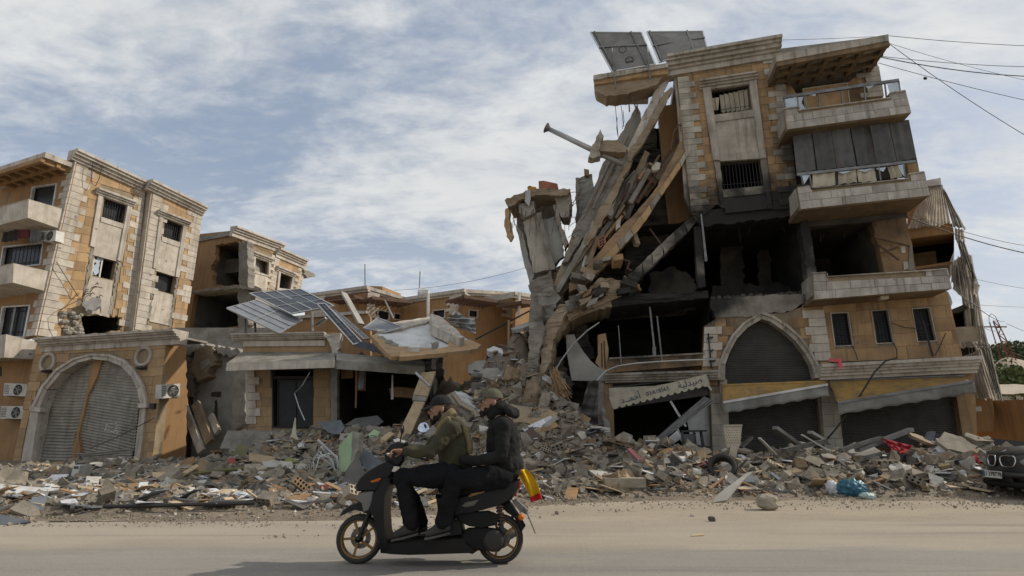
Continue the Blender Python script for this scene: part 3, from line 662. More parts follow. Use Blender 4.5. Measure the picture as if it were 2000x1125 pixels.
mk = MB()                                             # stencilled square of white paint marks on the right shutter
for (x, y, s) in ((520, 572, 5), (545, 568, 5), (565, 565, 5), (518, 585, 4), (514, 598, 6), (570, 580, 4), (566, 592, 5), (563, 603, 6), (528, 603, 4), (545, 606, 5), (556, 610, 4), (534, 585, 4), (548, 588, 3), (572, 610, 4)):
    q = Z2((x - s, y - 2), (x + s, y - 2), (x + s - 1, y + 2), (x - s - 1, y + 2)); mk.prism([PF.at(*c, 0.03) for c in q], -PF.n * 0.004)
mk.build('paint_mark', 'white_paint', PB)
slab('shutter_rail', PF, Z2((135, 795), (365, 790), (365, 805), (135, 810)), -0.2, 0.06, 'pale_metal', PB)
slab('shutter_rail', PF, Z2((425, 775), (520, 795), (520, 808), (420, 790)), -0.05, 0.06, 'pale_metal', PB)
room(PF, arch_in, -0.40, 3, MATS['dark_interior'], PB)
# right flank of the shop, receding
_ra = PF.at(*Z2((818, 155))[0]); SF = PL(_ra, LU.u)
slab('side_wall', SF, jagpx(Z2((818, 158), (905, 190), (915, 440), (905, 745), (735, 790), (795, 320)), 2, 7, 4, (1, 2)), 0.0, 0.3, 'ochre_plaster', PB)
slab('shop_roof', PL(PF.at(75, 670), PF.u), [(80, 662), (322, 650), (322, 654), (80, 666)], -0.1, 2.2, 'concrete', PB)
# wall carrying on to the left of the arched shop
WL = PL(PF.at(60, 800) - PF.n * 0.5, PF.u)
o = slab('wall', WL, [(-260, 690), (110, 690), (110, 960), (-260, 985)], 0, 0.3, 'ochre_plaster', PB)
slab('wall_slot', WL, [(-4, 716), (3, 716), (3, 735), (-4, 735)], 0.01, 0.02, 'dark_interior', PB)
ac_unit(WL, Z2((22, 370), (133, 375), (128, 435), (15, 432)), 0.4, 'upper of two white air conditioners on the wall left of the arch')
ac_unit(WL, Z2((5, 482), (127, 484), (122, 545), (0, 545)), 0.4, 'lower of two white air conditioners on the wall left of the arch')
ac_unit(SF, Z2((790, 378), (880, 372), (878, 440), (785, 445)), 0.45, 'air conditioner on the corner right of the round arch')
o = MB().box(PF.at(*Z2((747, 483))[0], 0.06), PF.u * 0.1, V((0, 0, .1)), PF.n * 0.06).build('meter_box', 'black_metal', PB)
# broken grey wall and hanging lumps right of the shop
GW = vpl((365, 700), 24.5, (470, 700), 24.0)
DW = thing('broken_wall', 'cracked grey plaster wall torn open right of the arched shop', 'wall', GW.at(415, 900)); DW.location.z = 0
slab('wall', GW, jagpx(Z2((890, 190), (980, 170), (1050, 195), (1165, 215), (1150, 330), (1140, 640), (1130, 780), (880, 780), (900, 500)), 4, 8, 7), 0, 0.3, 'plaster_grey', DW)
for k, px in enumerate((Z2((960, 200), (1040, 190), (1050, 260), (1000, 350), (960, 360), (925, 300)), Z2((880, 180), (960, 170), (1010, 185), (940, 215), (905, 240)), Z2((1040, 190), (1165, 205), (1160, 240), (1060, 230)), Z2((905, 260), (950, 280), (945, 440), (900, 450)))):
    slab('hanging_lump', GW, jagpx(px, 4, 5, k), 0.5 - 0.08 * k, 0.5, 'concrete' if k != 0 else 'concrete_warm', DW)
slab('switch_plate', GW, Z2((975, 270), (1015, 250), (1025, 275), (985, 310)), 0.54, 0.03, 'plaster_grey', DW)
slab('dark_gap', GW, jagpx(Z2((1030, 415), (1080, 412), (1080, 440), (1030, 438)), 1, 5), 0.012, 0.01, 'dark_interior', DW)
slab('dark_gap', GW, jagpx(Z2((1050, 455), (1060, 452), (1064, 570), (1040, 540)), 1, 5), 0.012, 0.01, 'dark_interior', DW)
for k, (a, b, w_) in enumerate(((Z2((885, 445))[0], Z2((985, 705))[0], 0.28), (Z2((955, 470))[0], Z2((1025, 660))[0], 0.35), (Z2((1030, 530))[0], Z2((1065, 610))[0], 0.25))):
    A = GW.at(*a, 0.9 - .15 * k); B = GW.at(*b, 1.4 - .15 * k)
    t = MB().bar(A, B, w_, 0.14, GW.n).build('fallen_strip', ('white_trim', 'concrete_warm', 'white_stone')[k])
    tag(t, ['pale stone strip leaning beside the shop corner under the air conditioner', 'brown broken panel leaning behind the pale stone strip', 'short white stone piece leaning on the grey torn wall'][k], 'debris')
slab('concrete_column', GW, jagpx(Z2((1145, 310), (1200, 305), (1195, 560), (1140, 610), (1128, 600)), 1.5, 8, 4), 0.6, 0.4, 'concrete', DW)
o = MB().tube([GW.at(*Z2((765, 598))[0], 2.5), GW.at(*Z2((880, 490))[0], 1.8)], 0.05, 6).build('blue_pole', M('blue_pvc', (0.05, 0.13, 0.2), rough=0.5)); tag(o, 'thin blue pole leaning at the corner of the arched shop', 'pole')
slab('rear_wall', vpl((430, 700), 27.5, (520, 700), 27.5), [(330, 640), (540, 640), (540, 920), (330, 930)], 0, 0.3, 'concrete', DW)
# ---------------------------------------------------------------- block behind, torn open
BU = vpl((471, 445), 33.0, (605, 512), 40.0); BF = PL(BU.A.copy(), LF.u)
BB = thing('ruined_building', 'ochre apartment block behind with its corner room torn open', 'building', (BU.A.x, BU.A.y, 0))
bop = jagpx(Z3((200, 165), (330, 145), (335, 385), (190, 390), (175, 290), (195, 250)), 2, 5, 3)
bo2 = Z3((85, 415), (330, 400), (325, 610), (50, 640))
wallh('wall', BF, Z3((40, 112), (325, 82), (332, 395), (345, 640), (20, 660)), [bop, bo2], 0, 0.3, 'ochre_plaster', BB)
room(BF, Z3((185, 150), (340, 140), (340, 400), (170, 395)), -0.3, 4.5, MATS['plaster_room'], BB, vec=BU.u * 4.5 + LF.u * 0.9)
room(BF, bo2, -0.3, 6, MATS['plaster_grey'], BB, vec=BU.u * 5 + LF.u * 1.0)
wb1 = Z3((422, 228), (495, 255), (490, 330), (417, 305)); wb2 = Z3((560, 310), (625, 338), (612, 408), (550, 400))
bwo = Z3((330, 92), (705, 255), (655, 430), (470, 425), (380, 405), (400, 175), (345, 150))
BW = wallh('wall', BU, bwo, [wb1, wb2], 0, 0.3, 'mortar', BB)
blocks('stone_block', BU, Z3((330, 100), (705, 262), (655, 440), (330, 420)), 0, 0.42, 0.85, OM, BW, region=bwo, holes=[Z3((408, 200), (525, 240), (480, 420), (405, 400)), Z3((548, 285), (650, 320), (640, 420), (540, 415))], th=0.03, seed=12)
for q, h in ((wb1, Z3((405, 192), (525, 238))), (wb2, Z3((548, 277), (648, 318)))):
    frame_quad('window_frame', BU, q, 4, 0.12, 0.15, 'white_trim', BB); cornice(BU, *h, [(0.3, 0.12), (0.2, 0.12), (0.12, 0.1)], 'white_trim', BB, 'window_hood')
    room(BU, q, -0.25, 2.5, MATS['plaster_room'], BB)
slab('window_panel', BU, Z3((417, 310), (490, 335), (480, 415), (410, 385)), 0.08, 0.1, 'white_stone', BB)
quoins(BU, Z3((560, 190))[0], Z3((520, 415))[0], 14, 0.9, 0.5, -1, 0, 0.05, MATS['white_stone'], BB)
quoins(BU, Z3((705, 262))[0], Z3((658, 425))[0], 11, 0.9, 0.5, -1, 0, 0.05, MATS['white_stone'], BB)
cornice(BU, *Z3((322, 58), (588, 160)), [(0.45, 0.13), (0.33, 0.13), (0.22, 0.14), (0.12, 0.25)], 'white_trim', BB); cornice(BU, *Z3((560, 178), (712, 247)), [(0.45, 0.13), (0.33, 0.13), (0.22, 0.14), (0.12, 0.25)], 'white_trim', BB)
slab('roof_overhang', BU, jagpx(Z3((685, 298), (748, 325), (745, 340), (700, 345), (685, 322)), 2, 5), 0.2, 1.2, 'concrete', BB)
slab('corner_column', BF, jagpx(Z3((330, 150), (372, 140), (380, 400), (378, 600), (320, 640), (325, 400)), 1.5, 6, 3), 0.25, 0.5, 'concrete', BB)
slab('floor_slab', BF, jagpx(Z3((60, 415), (335, 385), (450, 405), (455, 418), (335, 402), (62, 428)), 1.5, 6, 5), 0.4, 1.2, 'concrete', BB)
slab('torn_edge', BU, jagpx(Z3((380, 170), (410, 160), (395, 260), (415, 380), (380, 400)), 3, 5, 6), 0.1, 0.35, 'concrete', BB)
slab('lower_wall', BF, Z3((20, 640), (330, 630), (330, 700), (20, 720)), 0.2, 0.3, 'concrete', BB)
_r = BU.at(*Z3((330, 88))[0]); _r2 = BU.at(*Z3((705, 250))[0])
MB().prism([V((_r.x, _r.y, 13.9)), V((_r2.x, _r2.y, 13.9)), V((_r2.x, _r2.y, 13.9)) + LF.u * 9, V((_r.x, _r.y, 13.9)) + LF.u * 9], (0, 0, -.3)).build('roof', 'concrete', BB)
# ================================================================ right apartment block, burnt and half collapsed
RF = PL(V((6.11, 18.0, 0)), V((0.981, -0.192, 0)))
RB = thing('burnt_building', 'soot stained ochre apartment block standing at the right with a collapsed left half', 'building', V((9.0, 17.4, 0)))
ORM = [MATS['ochre_stone_r']]
cw1 = R1((755, 403), (965, 373), (985, 515), (775, 545)); cw2 = R1((805, 800), (1025, 785), (1045, 935), (820, 955))
cfo = R1((540, 250), (1130, 150), (1165, 330), (1240, 1060), (1150, 1070), (800, 1045), (790, 1035), (700, 1110), (645, 1095), (565, 330))
cfr = R1((705, 370), (1000, 325), (1095, 1060), (800, 1050))
RW1 = wallh('wall', RF, cfo, [cw1, cw2], -0.02, 0.3, 'mortar_r', RB)
blocks('stone_block', RF, R1((540, 262), (1130, 162), (1240, 1060), (640, 1100)), -0.02, 0.33, 0.7, ORM, RW1, region=cfo, holes=[cfr], th=0.025, seed=21)
quoins(RF, R1((570, 345))[0], R1((648, 1085))[0], 23, 0.62, 0.4, 1, -0.01, 0.05, MATS['white_stone_r'], RB)
quoins(RF, R1((1140, 200))[0], R1((1235, 1040))[0], 26, 0.62, 0.36, -1, -0.01, 0.05, MATS['white_stone_r'], RB, skip=(19, 22, 24))
cornice(RF, *R1((514, 210), (1147, 100)), [(0.50, 0.12), (0.40, 0.10), (0.30, 0.14), (0.18, 0.10), (0.10, 0.22)], 'white_trim_r', RB, back=0.3)
# window bay: jambs, hood, panels
jl = [cfr[0], R1((750, 362))[0], R1((838, 1058))[0], R1((808, 1052))[0]]; jr = [R1((962, 338))[0], cfr[1], R1((1095, 1060))[0], R1((1062, 1060))[0]]
for j in (jl, jr):
    slab('window_jamb', RF, [qpt(j, 0, 0), qpt(j, 1, 0), qpt(j, 1, .62), qpt(j, 0, .62)], 0.12, 0.15, 'white_trim_r', RB)
    slab('broken_jamb', RF, jagpx([qpt(j, 0.1, .62), qpt(j, .9, .62), qpt(j, .9, 1), qpt(j, .1, 1)], 1.5, 7, 4), 0.04, 0.07, 'concrete_r', RB)
slab('window_head', RF, R1((748, 362), (965, 338), (968, 372), (755, 403)), 0.10, 0.12, 'white_trim_r', RB)
slab('window_sill', RF, R1((772, 548), (990, 518), (994, 555), (778, 585)), 0.10, 0.14, 'white_trim_r', RB)
slab('window_panel', RF, R1((776, 588), (995, 558), (1025, 745), (800, 765)), 0.05, 0.08, 'white_trim_r', RB)
slab('window_head', RF, R1((800, 765), (1028, 745), (1032, 785), (805, 800)), 0.09, 0.11, 'white_trim_r', RB)
slab('window_sill', RF, R1((820, 958), (1048, 935), (1052, 978), (826, 1000)), 0.10, 0.14, 'white_trim_r', RB)
slab('window_panel', RF, R1((828, 1003), (1054, 982), (1066, 1062), (836, 1086)), 0.05, 0.08, 'white_trim_r', RB)
cornice(RF, *R1((696, 350), (1013, 302)), [(0.34, 0.07), (0.26, 0.07), (0.18, 0.08), (0.10, 0.06)], 'white_trim_r', RB, 'window_hood')
for q in (cw1, cw2): room(RF, q, -0.3, 3, MATS['soot_black'], RB)
grille(RF, cw2, 12, -0.08, 0.013, MATS['black_metal'], RB); grille(RF, cw1, 8, -0.1, 0.01, MATS['black_metal'], RB)
curtain(RF, R1((800, 440), (970, 400), (980, 515), (810, 535)), -0.2, 0.05, 7, MATS['cloth_cream'], RB, 'curtain', seed=2)
slab('curtain', RF, R1((755, 455), (800, 450), (795, 520), (770, 520)), -0.15, 0.01, 'cloth_cream', RB)
# beam under the clad wall and burnt second floor
slab('lintel_beam', RF, jagpx(R4((150, 118), (470, 60), (810, 92), (812, 132), (600, 150), (430, 172), (225, 192)), 2, 9, 3), -0.06, 0.4, 'concrete_r', RB)
slab('column', RF, R4((170, 195), (215, 190), (245, 560), (200, 570)), -0.25, 0.4, 'concrete_r', RB)
slab('column', RF, jagpx(R4((815, 128), (870, 122), (880, 200), (920, 470), (915, 640), (888, 630), (860, 440)), 1.5, 10, 5), 0.0, 0.45, 'concrete_r', RB)
slab('hanging_pipe', RF, R4((213, 120), (222, 120), (256, 405), (240, 410)), 0.05, 0.05, 'grey_metal', RB)
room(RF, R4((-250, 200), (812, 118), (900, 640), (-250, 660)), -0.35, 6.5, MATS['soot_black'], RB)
slab('inner_wall', RF, R4((740, 300), (785, 295), (830, 560), (790, 570)), -2.2, 0.2, 'sooty_wall', RB)
slab('floor_beam', RF, jagpx(R4((270, 640), (500, 620), (870, 600), (858, 650), (760, 712), (600, 725), (480, 748), (310, 752), (280, 700)), 2, 8, 6), 0.02, 0.4, 'concrete_r', RB)
# what is left inside the burnt floor: partition stubs, charred heaps, hanging wires
for px, d, m in ((R4((330, 250), (470, 240), (480, 600), (350, 610)), -3.4, 'sooty_wall'), (R4((560, 330), (640, 325), (660, 610), (580, 615)), -4.2, 'sooty_wall'), (R4((280, 560), (420, 520), (560, 560), (700, 540), (850, 590), (860, 640), (280, 650)), -2.4, 'soot_black'), (R4((-100, 480), (60, 440), (180, 520), (190, 640), (-100, 650)), -2.0, 'sooty_wall')):
    slab('charred_remains', RF, jagpx(px, 4, 9, int(px[0][0])), d, 0.3, m, RB)
for k in range(14):
    x = RND.uniform(260, 1200); y0 = 150 + RND.uniform(0, 30); L_ = RND.uniform(20, 130); MB().tube([RF.at(*R4((x, y0))[0], -1.2), RF.at(*R4((x + RND.uniform(-12, 12), y0 + L_ * .5))[0], -1.2), RF.at(*R4((x + RND.uniform(-25, 25), y0 + L_))[0], -1.3)], 0.012, 4).build('burnt_wire', 'rust', RB)
for i in range(60):
    x = RND.uniform(280, 880); p = RF.at(*R4((x, 640 - (x - 270) * 0.06))[0], -RND.uniform(0, 0.9)); s = RND.uniform(0.03, 0.11)
    MB().ell(p, (s * 1.6, s, s), 5, 3, Matrix.Rotation(RND.uniform(0, 3), 3, 'Y')).build('burnt_debris', 'sooty_wall', RB)
# right recess behind the third balcony
room(RF, R4((872, 190), (1262, 165), (1335, 480), (915, 510)), -0.35, 4, MATS['sooty_wall'], RB)
slab('ceiling_edge', RF, R4((866, 118), (1475, 80), (1475, 145), (1262, 168), (872, 195)), -0.3, 0.3, 'sooty_wall', RB)
slab('wall', RF, jagpx(R4((1262, 165), (1470, 138), (1480, 240), (1505, 300), (1520, 465), (1335, 478), (1300, 300), (1275, 250)), 2, 8, 3, (1, 2, 6, 7)), -0.1, 0.3, 'ochre_stone_r', RB)
for q in (R4((1435, 318), (1460, 315), (1465, 355), (1440, 357)), R4((1450, 410), (1478, 408), (1482, 455), (1455, 458))): slab('quoin', RF, q, -0.06, 0.05, 'white_stone', RB)
slab('cracked_strip', RF, R4((1490, 310), (1505, 305), (1518, 460), (1480, 460)), -0.05, 0.1, 'concrete_r', RB)
for a, b in (((1280, 262), (1490, 315)), ((1290, 300), (1425, 400)), ((1320, 355), (1420, 320))): MB().bar(RF.at(*R4(a)[0], 0.05), RF.at(*R4(b)[0], 0.1), 0.05, 0.05).build('hanging_bar', 'rust', RB)
# ---------------------------------------------------------------- balconies (front faces 1.15 m proud of the wall)
BD = 1.15
def balc(outline, quad, under_mat='stained_plaster', seed=1, depth=1.3):
    w_ = wallh('balcony', RF, outline, [], BD - 0.03, 0.14, 'mortar', RB)
    blocks('parapet_stone', RF, quad, BD - 0.03, 0.235, 0.62, [MATS['parapet_stone']], w_, region=outline, th=0.022, seed=seed, gap=0.012)
    n = len(outline); bl = outline[-1]; br = outline[-2]
    a = RF.at(*bl, BD - 0.05); b = RF.at(*br, BD - 0.05); dn = V((0, 0, 0.16))
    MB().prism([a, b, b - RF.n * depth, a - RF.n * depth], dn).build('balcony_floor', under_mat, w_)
    tl = outline[0]; A = RF.at(*tl, BD - 0.16); MB().prism([RF.at(*bl, BD - 0.17), A, A - RF.n * (depth - 0.15), RF.at(*bl, BD - 0.17) - RF.n * (depth - 0.15)], RF.u * 0.12).build('balcony_side', 'parapet_stone', w_)
    tr = outline[-3]; A = RF.at(*tr, BD - 0.16); MB().prism([RF.at(*br, BD - 0.17), A, A - RF.n * (depth - 0.15), RF.at(*br, BD - 0.17) - RF.n * (depth - 0.15)], -RF.u * 0.12).build('balcony_side', 'parapet_stone', w_)
    for p, q in zip(outline[:n - 3], outline[1:n - 2]):
        a = RF.at(*p, BD + 0.04); b = RF.at(*q, BD + 0.04)
        if abs(a.z - b.z) < 0.2: MB().prism([a, b, b - RF.n * 0.22, a - RF.n * 0.22], (0, 0, 0.035)).build('parapet_coping', 'white_trim_r', w_)
b1 = R2((145, 485), (218, 475), (222, 495), (730, 425), (728, 398), (812, 385), (842, 508), (160, 600))
b2 = R2((215, 910), (290, 900), (297, 925), (830, 870), (828, 845), (915, 832), (945, 962), (235, 1038))
b3 = R7((-35, 153), (40, 148), (45, 172), (550, 140), (620, 135), (705, 128), (727, 236), (-27, 297))
balc(b1, R2((145, 485), (812, 385), (842, 508), (160, 600)), seed=31)
balc(b2, R2((215, 910), (915, 832), (945, 962), (235, 1038)), seed=32)
balc(b3, R7((-35, 153), (705, 128), (727, 236), (-27, 297)), seed=33)
slab('parapet_patch', RF, R7((618, 140), (700, 132), (706, 160), (626, 166)), BD + 0.005, 0.02, 'concrete', RB)
slab('balcony_lamp', RF, R7((337, 275), (382, 272), (383, 290), (338, 293)), BD - 0.3, 0.2, 'cloth_cream', RB)
# top balcony: penthouse wall, door, roof overhang with coffers, glass railing
pd = R2((252, 378), (488, 345), (505, 455), (268, 492))
wallh('wall', RF, R2((130, 270), (655, 225), (690, 420), (150, 520)), [pd], -0.25, 0.3, 'ochre_stone_r', RB)
frame_quad('door_frame', RF, pd, 2.0, -0.22, 0.1, 'cloth_cream', RB); room(RF, pd, -0.55, 3, MATS['dark_interior'], RB)
for t in (0.36, 0.86): slab('door_mullion', RF, [lerp2(pd[0], pd[1], t), lerp2(pd[0], pd[1], t + .03), lerp2(pd[3], pd[2], t + .03), lerp2(pd[3], pd[2], t)], -0.3, 0.06, 'white_metal', RB)
slab('door_pane', RF, [lerp2(pd[0], pd[1], .4), lerp2(pd[0], pd[1], .86), lerp2(pd[3], pd[2], .86), lerp2(pd[3], pd[2], .4)], -0.4, 0.02, 'glass_dark', RB)
quoins(RF, R2((662, 255))[0], R2((690, 418))[0], 6, 0.75, 0.5, -1, -0.24, 0.05, MATS['white_stone_r'], RB)
ovf = R2((95, 187), (718, 75), (720, 110), (100, 226))
slab('roof_overhang', RF, ovf, 1.25, 3.5, 'white_trim_r', RB)
A = RF.at(*ovf[3], 1.2); B = RF.at(*ovf[2], 1.2); dn = V((0, 0, -0.1))
for t in (0.02, 0.17, 0.32, 0.47, 0.62, 0.77, 0.97):
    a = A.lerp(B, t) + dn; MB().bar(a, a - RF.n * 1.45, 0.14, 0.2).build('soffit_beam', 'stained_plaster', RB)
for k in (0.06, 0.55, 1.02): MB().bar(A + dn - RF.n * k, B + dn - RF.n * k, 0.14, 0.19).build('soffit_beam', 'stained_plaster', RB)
slab('rail', RF, R2((140, 412), (775, 318), (777, 332), (140, 428)), BD - 0.05, 0.07, 'grey_metal', RB)
for x, y0, y1 in ((145, 425, 485), (215, 418, 478), (262, 410, 490), (335, 400, 482), (460, 385, 465), (585, 362, 445), (700, 345, 425), (775, 330, 390)):
    slab('rail_post', RF, R2((x - 3, y0), (x + 3, y0), (x + 12, y1), (x + 6, y1)), BD - 0.06, 0.05, 'grey_metal', RB)
for k, px in enumerate((R2((150, 432), (212, 420), (218, 470), (152, 478)), R2((222, 422), (250, 418), (240, 455), (265, 488), (230, 492)), R2((712, 350), (770, 338), (785, 385), (725, 395)), R2((285, 408), (320, 402), (315, 415)), R2((590, 362), (640, 355), (610, 375)))):
    slab('broken_glass', RF, px, BD - 0.07, 0.012, 'glass_pale', RB)
# middle balcony: hanging grey tarpaulin panels, torn cream sheets behind the railing
tq = R2((190, 622), (820, 552), (872, 762), (215, 835))
for i in range(6):
    u0, u1 = i / 6 + (0.006 if i else 0), (i + 1) / 6
    q = [qpt(tq, u0, 0), qpt(tq, u1, 0), qpt(tq, u1 + (.004 if i == 4 else 0), 1 if i < 5 else 0.97), qpt(tq, u0, 1)]
    dd = (0.62, 0.66, 0.64, 0.60, 0.72, 0.60)[i]
    curtain(RF, q, dd, 0.035, 2, MATS['tarp_grey'], RB, 'tarpaulin_panel', seed=i + 40, nv=10)
slab('rail', RF, R2((215, 838), (868, 765), (872, 778), (217, 852)), BD - 0.08, 0.07, 'grey_metal', RB)
slab('rail_post', RF, R2((425, 835), (432, 835), (440, 905), (432, 905)), BD - 0.09, 0.05, 'black_metal', RB)
for x in (240, 285, 665, 800): slab('rail_post', RF, R2((x - 3, 850 - (x - 215) * .11), (x + 3, 850 - (x - 215) * .11), (x + 15, 925 - (x - 215) * .11), (x + 8, 925 - (x - 215) * .11)), BD - 0.09, 0.05, 'grey_metal', RB)
for k, px in enumerate((R2((300, 845), (425, 832), (435, 905), (300, 920)), R2((440, 832), (540, 820), (548, 888), (445, 900)), R2((545, 820), (642, 810), (652, 882), (552, 890)), R2((710, 805), (770, 795), (800, 860), (735, 868)))):
    curtain(RF, px, BD - 0.16, 0.05, 2, MATS['cloth_cream'], RB, 'torn_sheet', seed=k + 60)
for k, px in enumerate((R2((220, 850), (285, 848), (280, 860), (255, 900), (245, 858)), R2((770, 795), (805, 788), (810, 860), (790, 840)), R2((650, 812), (705, 805), (690, 830), (665, 822)), R2((545, 822), (640, 812), (590, 832)), R2((440, 832), (520, 825), (470, 842)))):
    slab('broken_glass', RF, px, BD - 0.1, 0.012, 'glass_pale', RB)
slab('wall', RF, R2((175, 600), (830, 545), (890, 840), (215, 930)), -0.25, 0.2, 'sooty_wall', RB)
slab('end_wall', RF, R2((820, 780), (868, 770), (888, 830), (830, 845)), BD - 0.3, 0.15, 'wood', RB)
# ---------------------------------------------------------------- first floor: ogee arch wall, three windows
aout = R6((108, 600), (113, 500), (145, 418), (200, 312), (275, 230), (388, 162), (460, 186), (560, 250), (642, 322), (712, 420), (757, 500), (773, 600))
ain = R6((152, 600), (155, 500), (180, 430), (230, 335), (300, 262), (390, 208), (450, 227), (530, 282), (610, 352), (670, 430), (715, 510), (737, 600))
awo = R6((15, 255), (100, 205), (560, 165), (690, 115), (785, 98), (835, 470), (850, 640), (0, 650))
RW2 = wallh('wall', RF, awo, [ain + R6((737, 640), (152, 640))], -0.02, 0.3, 'mortar_r', RB)
blocks('stone_block', RF, R6((15, 215), (785, 98), (850, 640), (0, 640)), -0.02, 0.33, 0.75, ORM, RW2, region=awo, holes=[aout], th=0.025, seed=41)
for i in range(len(ain) - 1):
    o0_, o1_, i1_, i0_ = aout[i], aout[i + 1], ain[i + 1], ain[i]
    slab('voussoir', RF, [o0_, lerp2(o0_, o1_, .975), lerp2(i0_, i1_, .975), i0_], 0.08 + RND.uniform(-.006, .006), 0.4, 'white_trim_r', RB)
    slab('arch_moulding', RF, [lerp2(o0_, i0_, -0.08), lerp2(o1_, i1_, -0.08), lerp2(o1_, i1_, .3), lerp2(o0_, i0_, .3)], 0.14, 0.1, 'white_trim_r', RB)
shutter('roller_shutter', RF, R6((140, 190), (745, 190), (745, 650), (140, 650)), None, -0.28, 'shutter_dark', RB, 40, 0, 3, 0.018, 6)
quoins(RF, R6((788, 150))[0], R6((838, 480))[0], 6, 0.5, 0.62, -1, 0.0, 0.05, MATS['white_stone'], RB)
quoins(RF, R6((18, 262))[0], R6((8, 520))[0], 5, 0.42, 0.56, 1, 0.0, 0.05, MATS['white_stone'], RB)
slab('impost', RF, R6((95, 585), (155, 585), (155, 602), (95, 602)), 0.2, 0.3, 'white_trim_r', RB); slab('impost', RF, R6((735, 560), (812, 555), (800, 580), (735, 590)), 0.2, 0.3, 'white_trim_r', RB)
for px in (R6((40, 300), (48, 300), (70, 525), (60, 525)), R6((35, 330), (75, 320), (76, 330), (36, 340)), R6((50, 478), (92, 470), (92, 482), (50, 488)), R6((50, 420), (75, 400), (78, 408), (55, 432))): slab('wall_bracket', RF, px, 0.12, 0.05, 'black_metal', RB)
tw = [R7((65, 372), (158, 368), (187, 545), (90, 550)), R7((287, 358), (375, 352), (410, 530), (315, 535)), R7((512, 347), (605, 340), (645, 520), (543, 524))]
two = R7((15, 300), (705, 250), (785, 610), (50, 640))
RW3 = wallh('wall', RF, two, tw, 0.02, 0.3, 'mortar_r', RB)
blocks('stone_block', RF, R7((15, 305), (705, 255), (785, 610), (50, 640)), 0.02, 0.42, 1.0, [MATS['ochre_stone_r']], RW3, region=two, holes=tw, th=0.02, seed=44, gap=0.008)
for q in tw:
    wn_ = slab('window', RF, q, -0.12, 0.02, 'glass_dark', RB); frame_quad('window_frame', RF, q, 1.4, 0.06, 0.12, 'white_trim', wn_)
    grille(RF, q, 5, -0.05, 0.008, MATS['black_metal'], wn_, rails=tuple(k / 12 for k in range(1, 12)))
cornice(RF, *R7((15, 648), (893, 603)), [(0.55, 0.10), (0.46, 0.08), (0.38, 0.08), (0.30, 0.10), (0.2, 0.1)], 'white_trim', RB, back=0.1)
cornice(RF, *R5((432, 590 - 30), (1165, 537)), [(0.5, 0.07), (0.42, 0.07), (0.34, 0.08), (0.26, 0.07)], 'white_trim_r', RB, back=0.1)
# burnt first floor left of the arch
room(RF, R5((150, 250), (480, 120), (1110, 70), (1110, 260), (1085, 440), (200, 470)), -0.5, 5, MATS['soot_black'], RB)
slab('sill_wall', RF, R5((455, 468), (1085, 432), (1100, 505), (440, 558)), 0.0, 0.3, 'ochre_stone_r', RB)
slab('sill_stone', RF, R5((460, 458), (1080, 425), (1085, 435), (462, 470)), 0.06, 0.4, 'white_trim_r', RB)
slab('corner_pier', RF, R5((388, 312), (440, 300), (458, 400), (450, 540), (420, 540), (372, 490), (390, 440)), -0.1, 0.3, 'ochre_stone', RB)
for q in (R5((410, 365), (416, 365), (420, 520), (414, 520)), R5((426, 350), (432, 350), (440, 525), (433, 525))): slab('pier_groove', RF, q, -0.08, 0.03, 'soot_black', RB)
slab('curved_wall', RF, R5((185, 312), (235, 308), (262, 365), (300, 425), (345, 480), (385, 515), (445, 545), (440, 610), (220, 606), (205, 520), (188, 420)), 0.1, 0.35, 'plaster_grey', RB)
for a, b, r in (((522, 250), (541, 500), 0.02), ((725, 130), (760, 450), 0.035), ((772, 190), (805, 482), 0.03)): MB().tube([RF.at(*R5(a)[0], 0.0), RF.at(*R5(b)[0], 0.05)], r, 6).build('window_mullion', 'grey_metal', RB)
slab('junction_box', RF, R5((742, 388), (765, 388), (766, 450), (745, 450)), 0.08, 0.08, 'grey_metal', RB)
for pth, r in (([(258, 948), (300, 830), (345, 680), (390, 600), (440, 545), (520, 512), (640, 495), (780, 485), (900, 478), (1145, 468)], 0.03), ([(35, 705), (75, 610), (150, 480), (230, 370), (320, 285), (400, 230)], 0.028)):
    MB().tube([RF.at(*R5(p)[0], 0.75) for p in pth], r, 6).build('conduit', 'pale_metal', RB, smooth=True)
# ---------------------------------------------------------------- ground floor: pharmacy, two shuttered shops
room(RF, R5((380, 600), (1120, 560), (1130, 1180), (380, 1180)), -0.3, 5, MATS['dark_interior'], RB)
slab('pier', RF, R5((385, 605), (428, 600), (435, 1060), (395, 1060)), 0.05, 0.4, 'concrete_r', RB)
slab('pier', RF, R5((425, 620), (485, 615), (500, 1060), (432, 1060)), 0.0, 0.35, 'ochre_stone', RB)
slab('dark_strip', RF, R5((480, 620), (1115, 570), (1115, 610), (482, 650)), -0.1, 0.3, 'dark_interior', RB)
slab('pier', RF, R5((1112, 585), (1195, 590), (1200, 1100), (1130, 1100)), -0.02, 0.35, 'mortar_r', RB)
blocks('pier_stone', RF, R5((1118, 690), (1182, 690), (1195, 1100), (1132, 1100)), 0.0, 0.33, 0.8, [MATS['white_stone_r']], RB, th=0.03, seed=5)
slab('shutter_box', RF, R5((490, 690), (1105, 640), (1110, 700), (490, 790)), -0.2, 0.25, 'shutter_dark', RB)
slab('loose_panel', RF, R5((965, 860), (1005, 800), (1115, 720), (1118, 1085), (1010, 1085)), -0.5, 0.05, 'pale_metal', RB)
shutter('roller_shutter', RF, R6((168, 720), (770, 640), (800, 1060), (172, 1060)), None, -0.25, 'shutter_dark', RB, 30, 0, 5, 0.018, 6)
slab('pilaster', RF, R6((118, 600), (165, 600), (185, 1060), (128, 1060)), 0.0, 0.35, 'white_trim_r', RB)
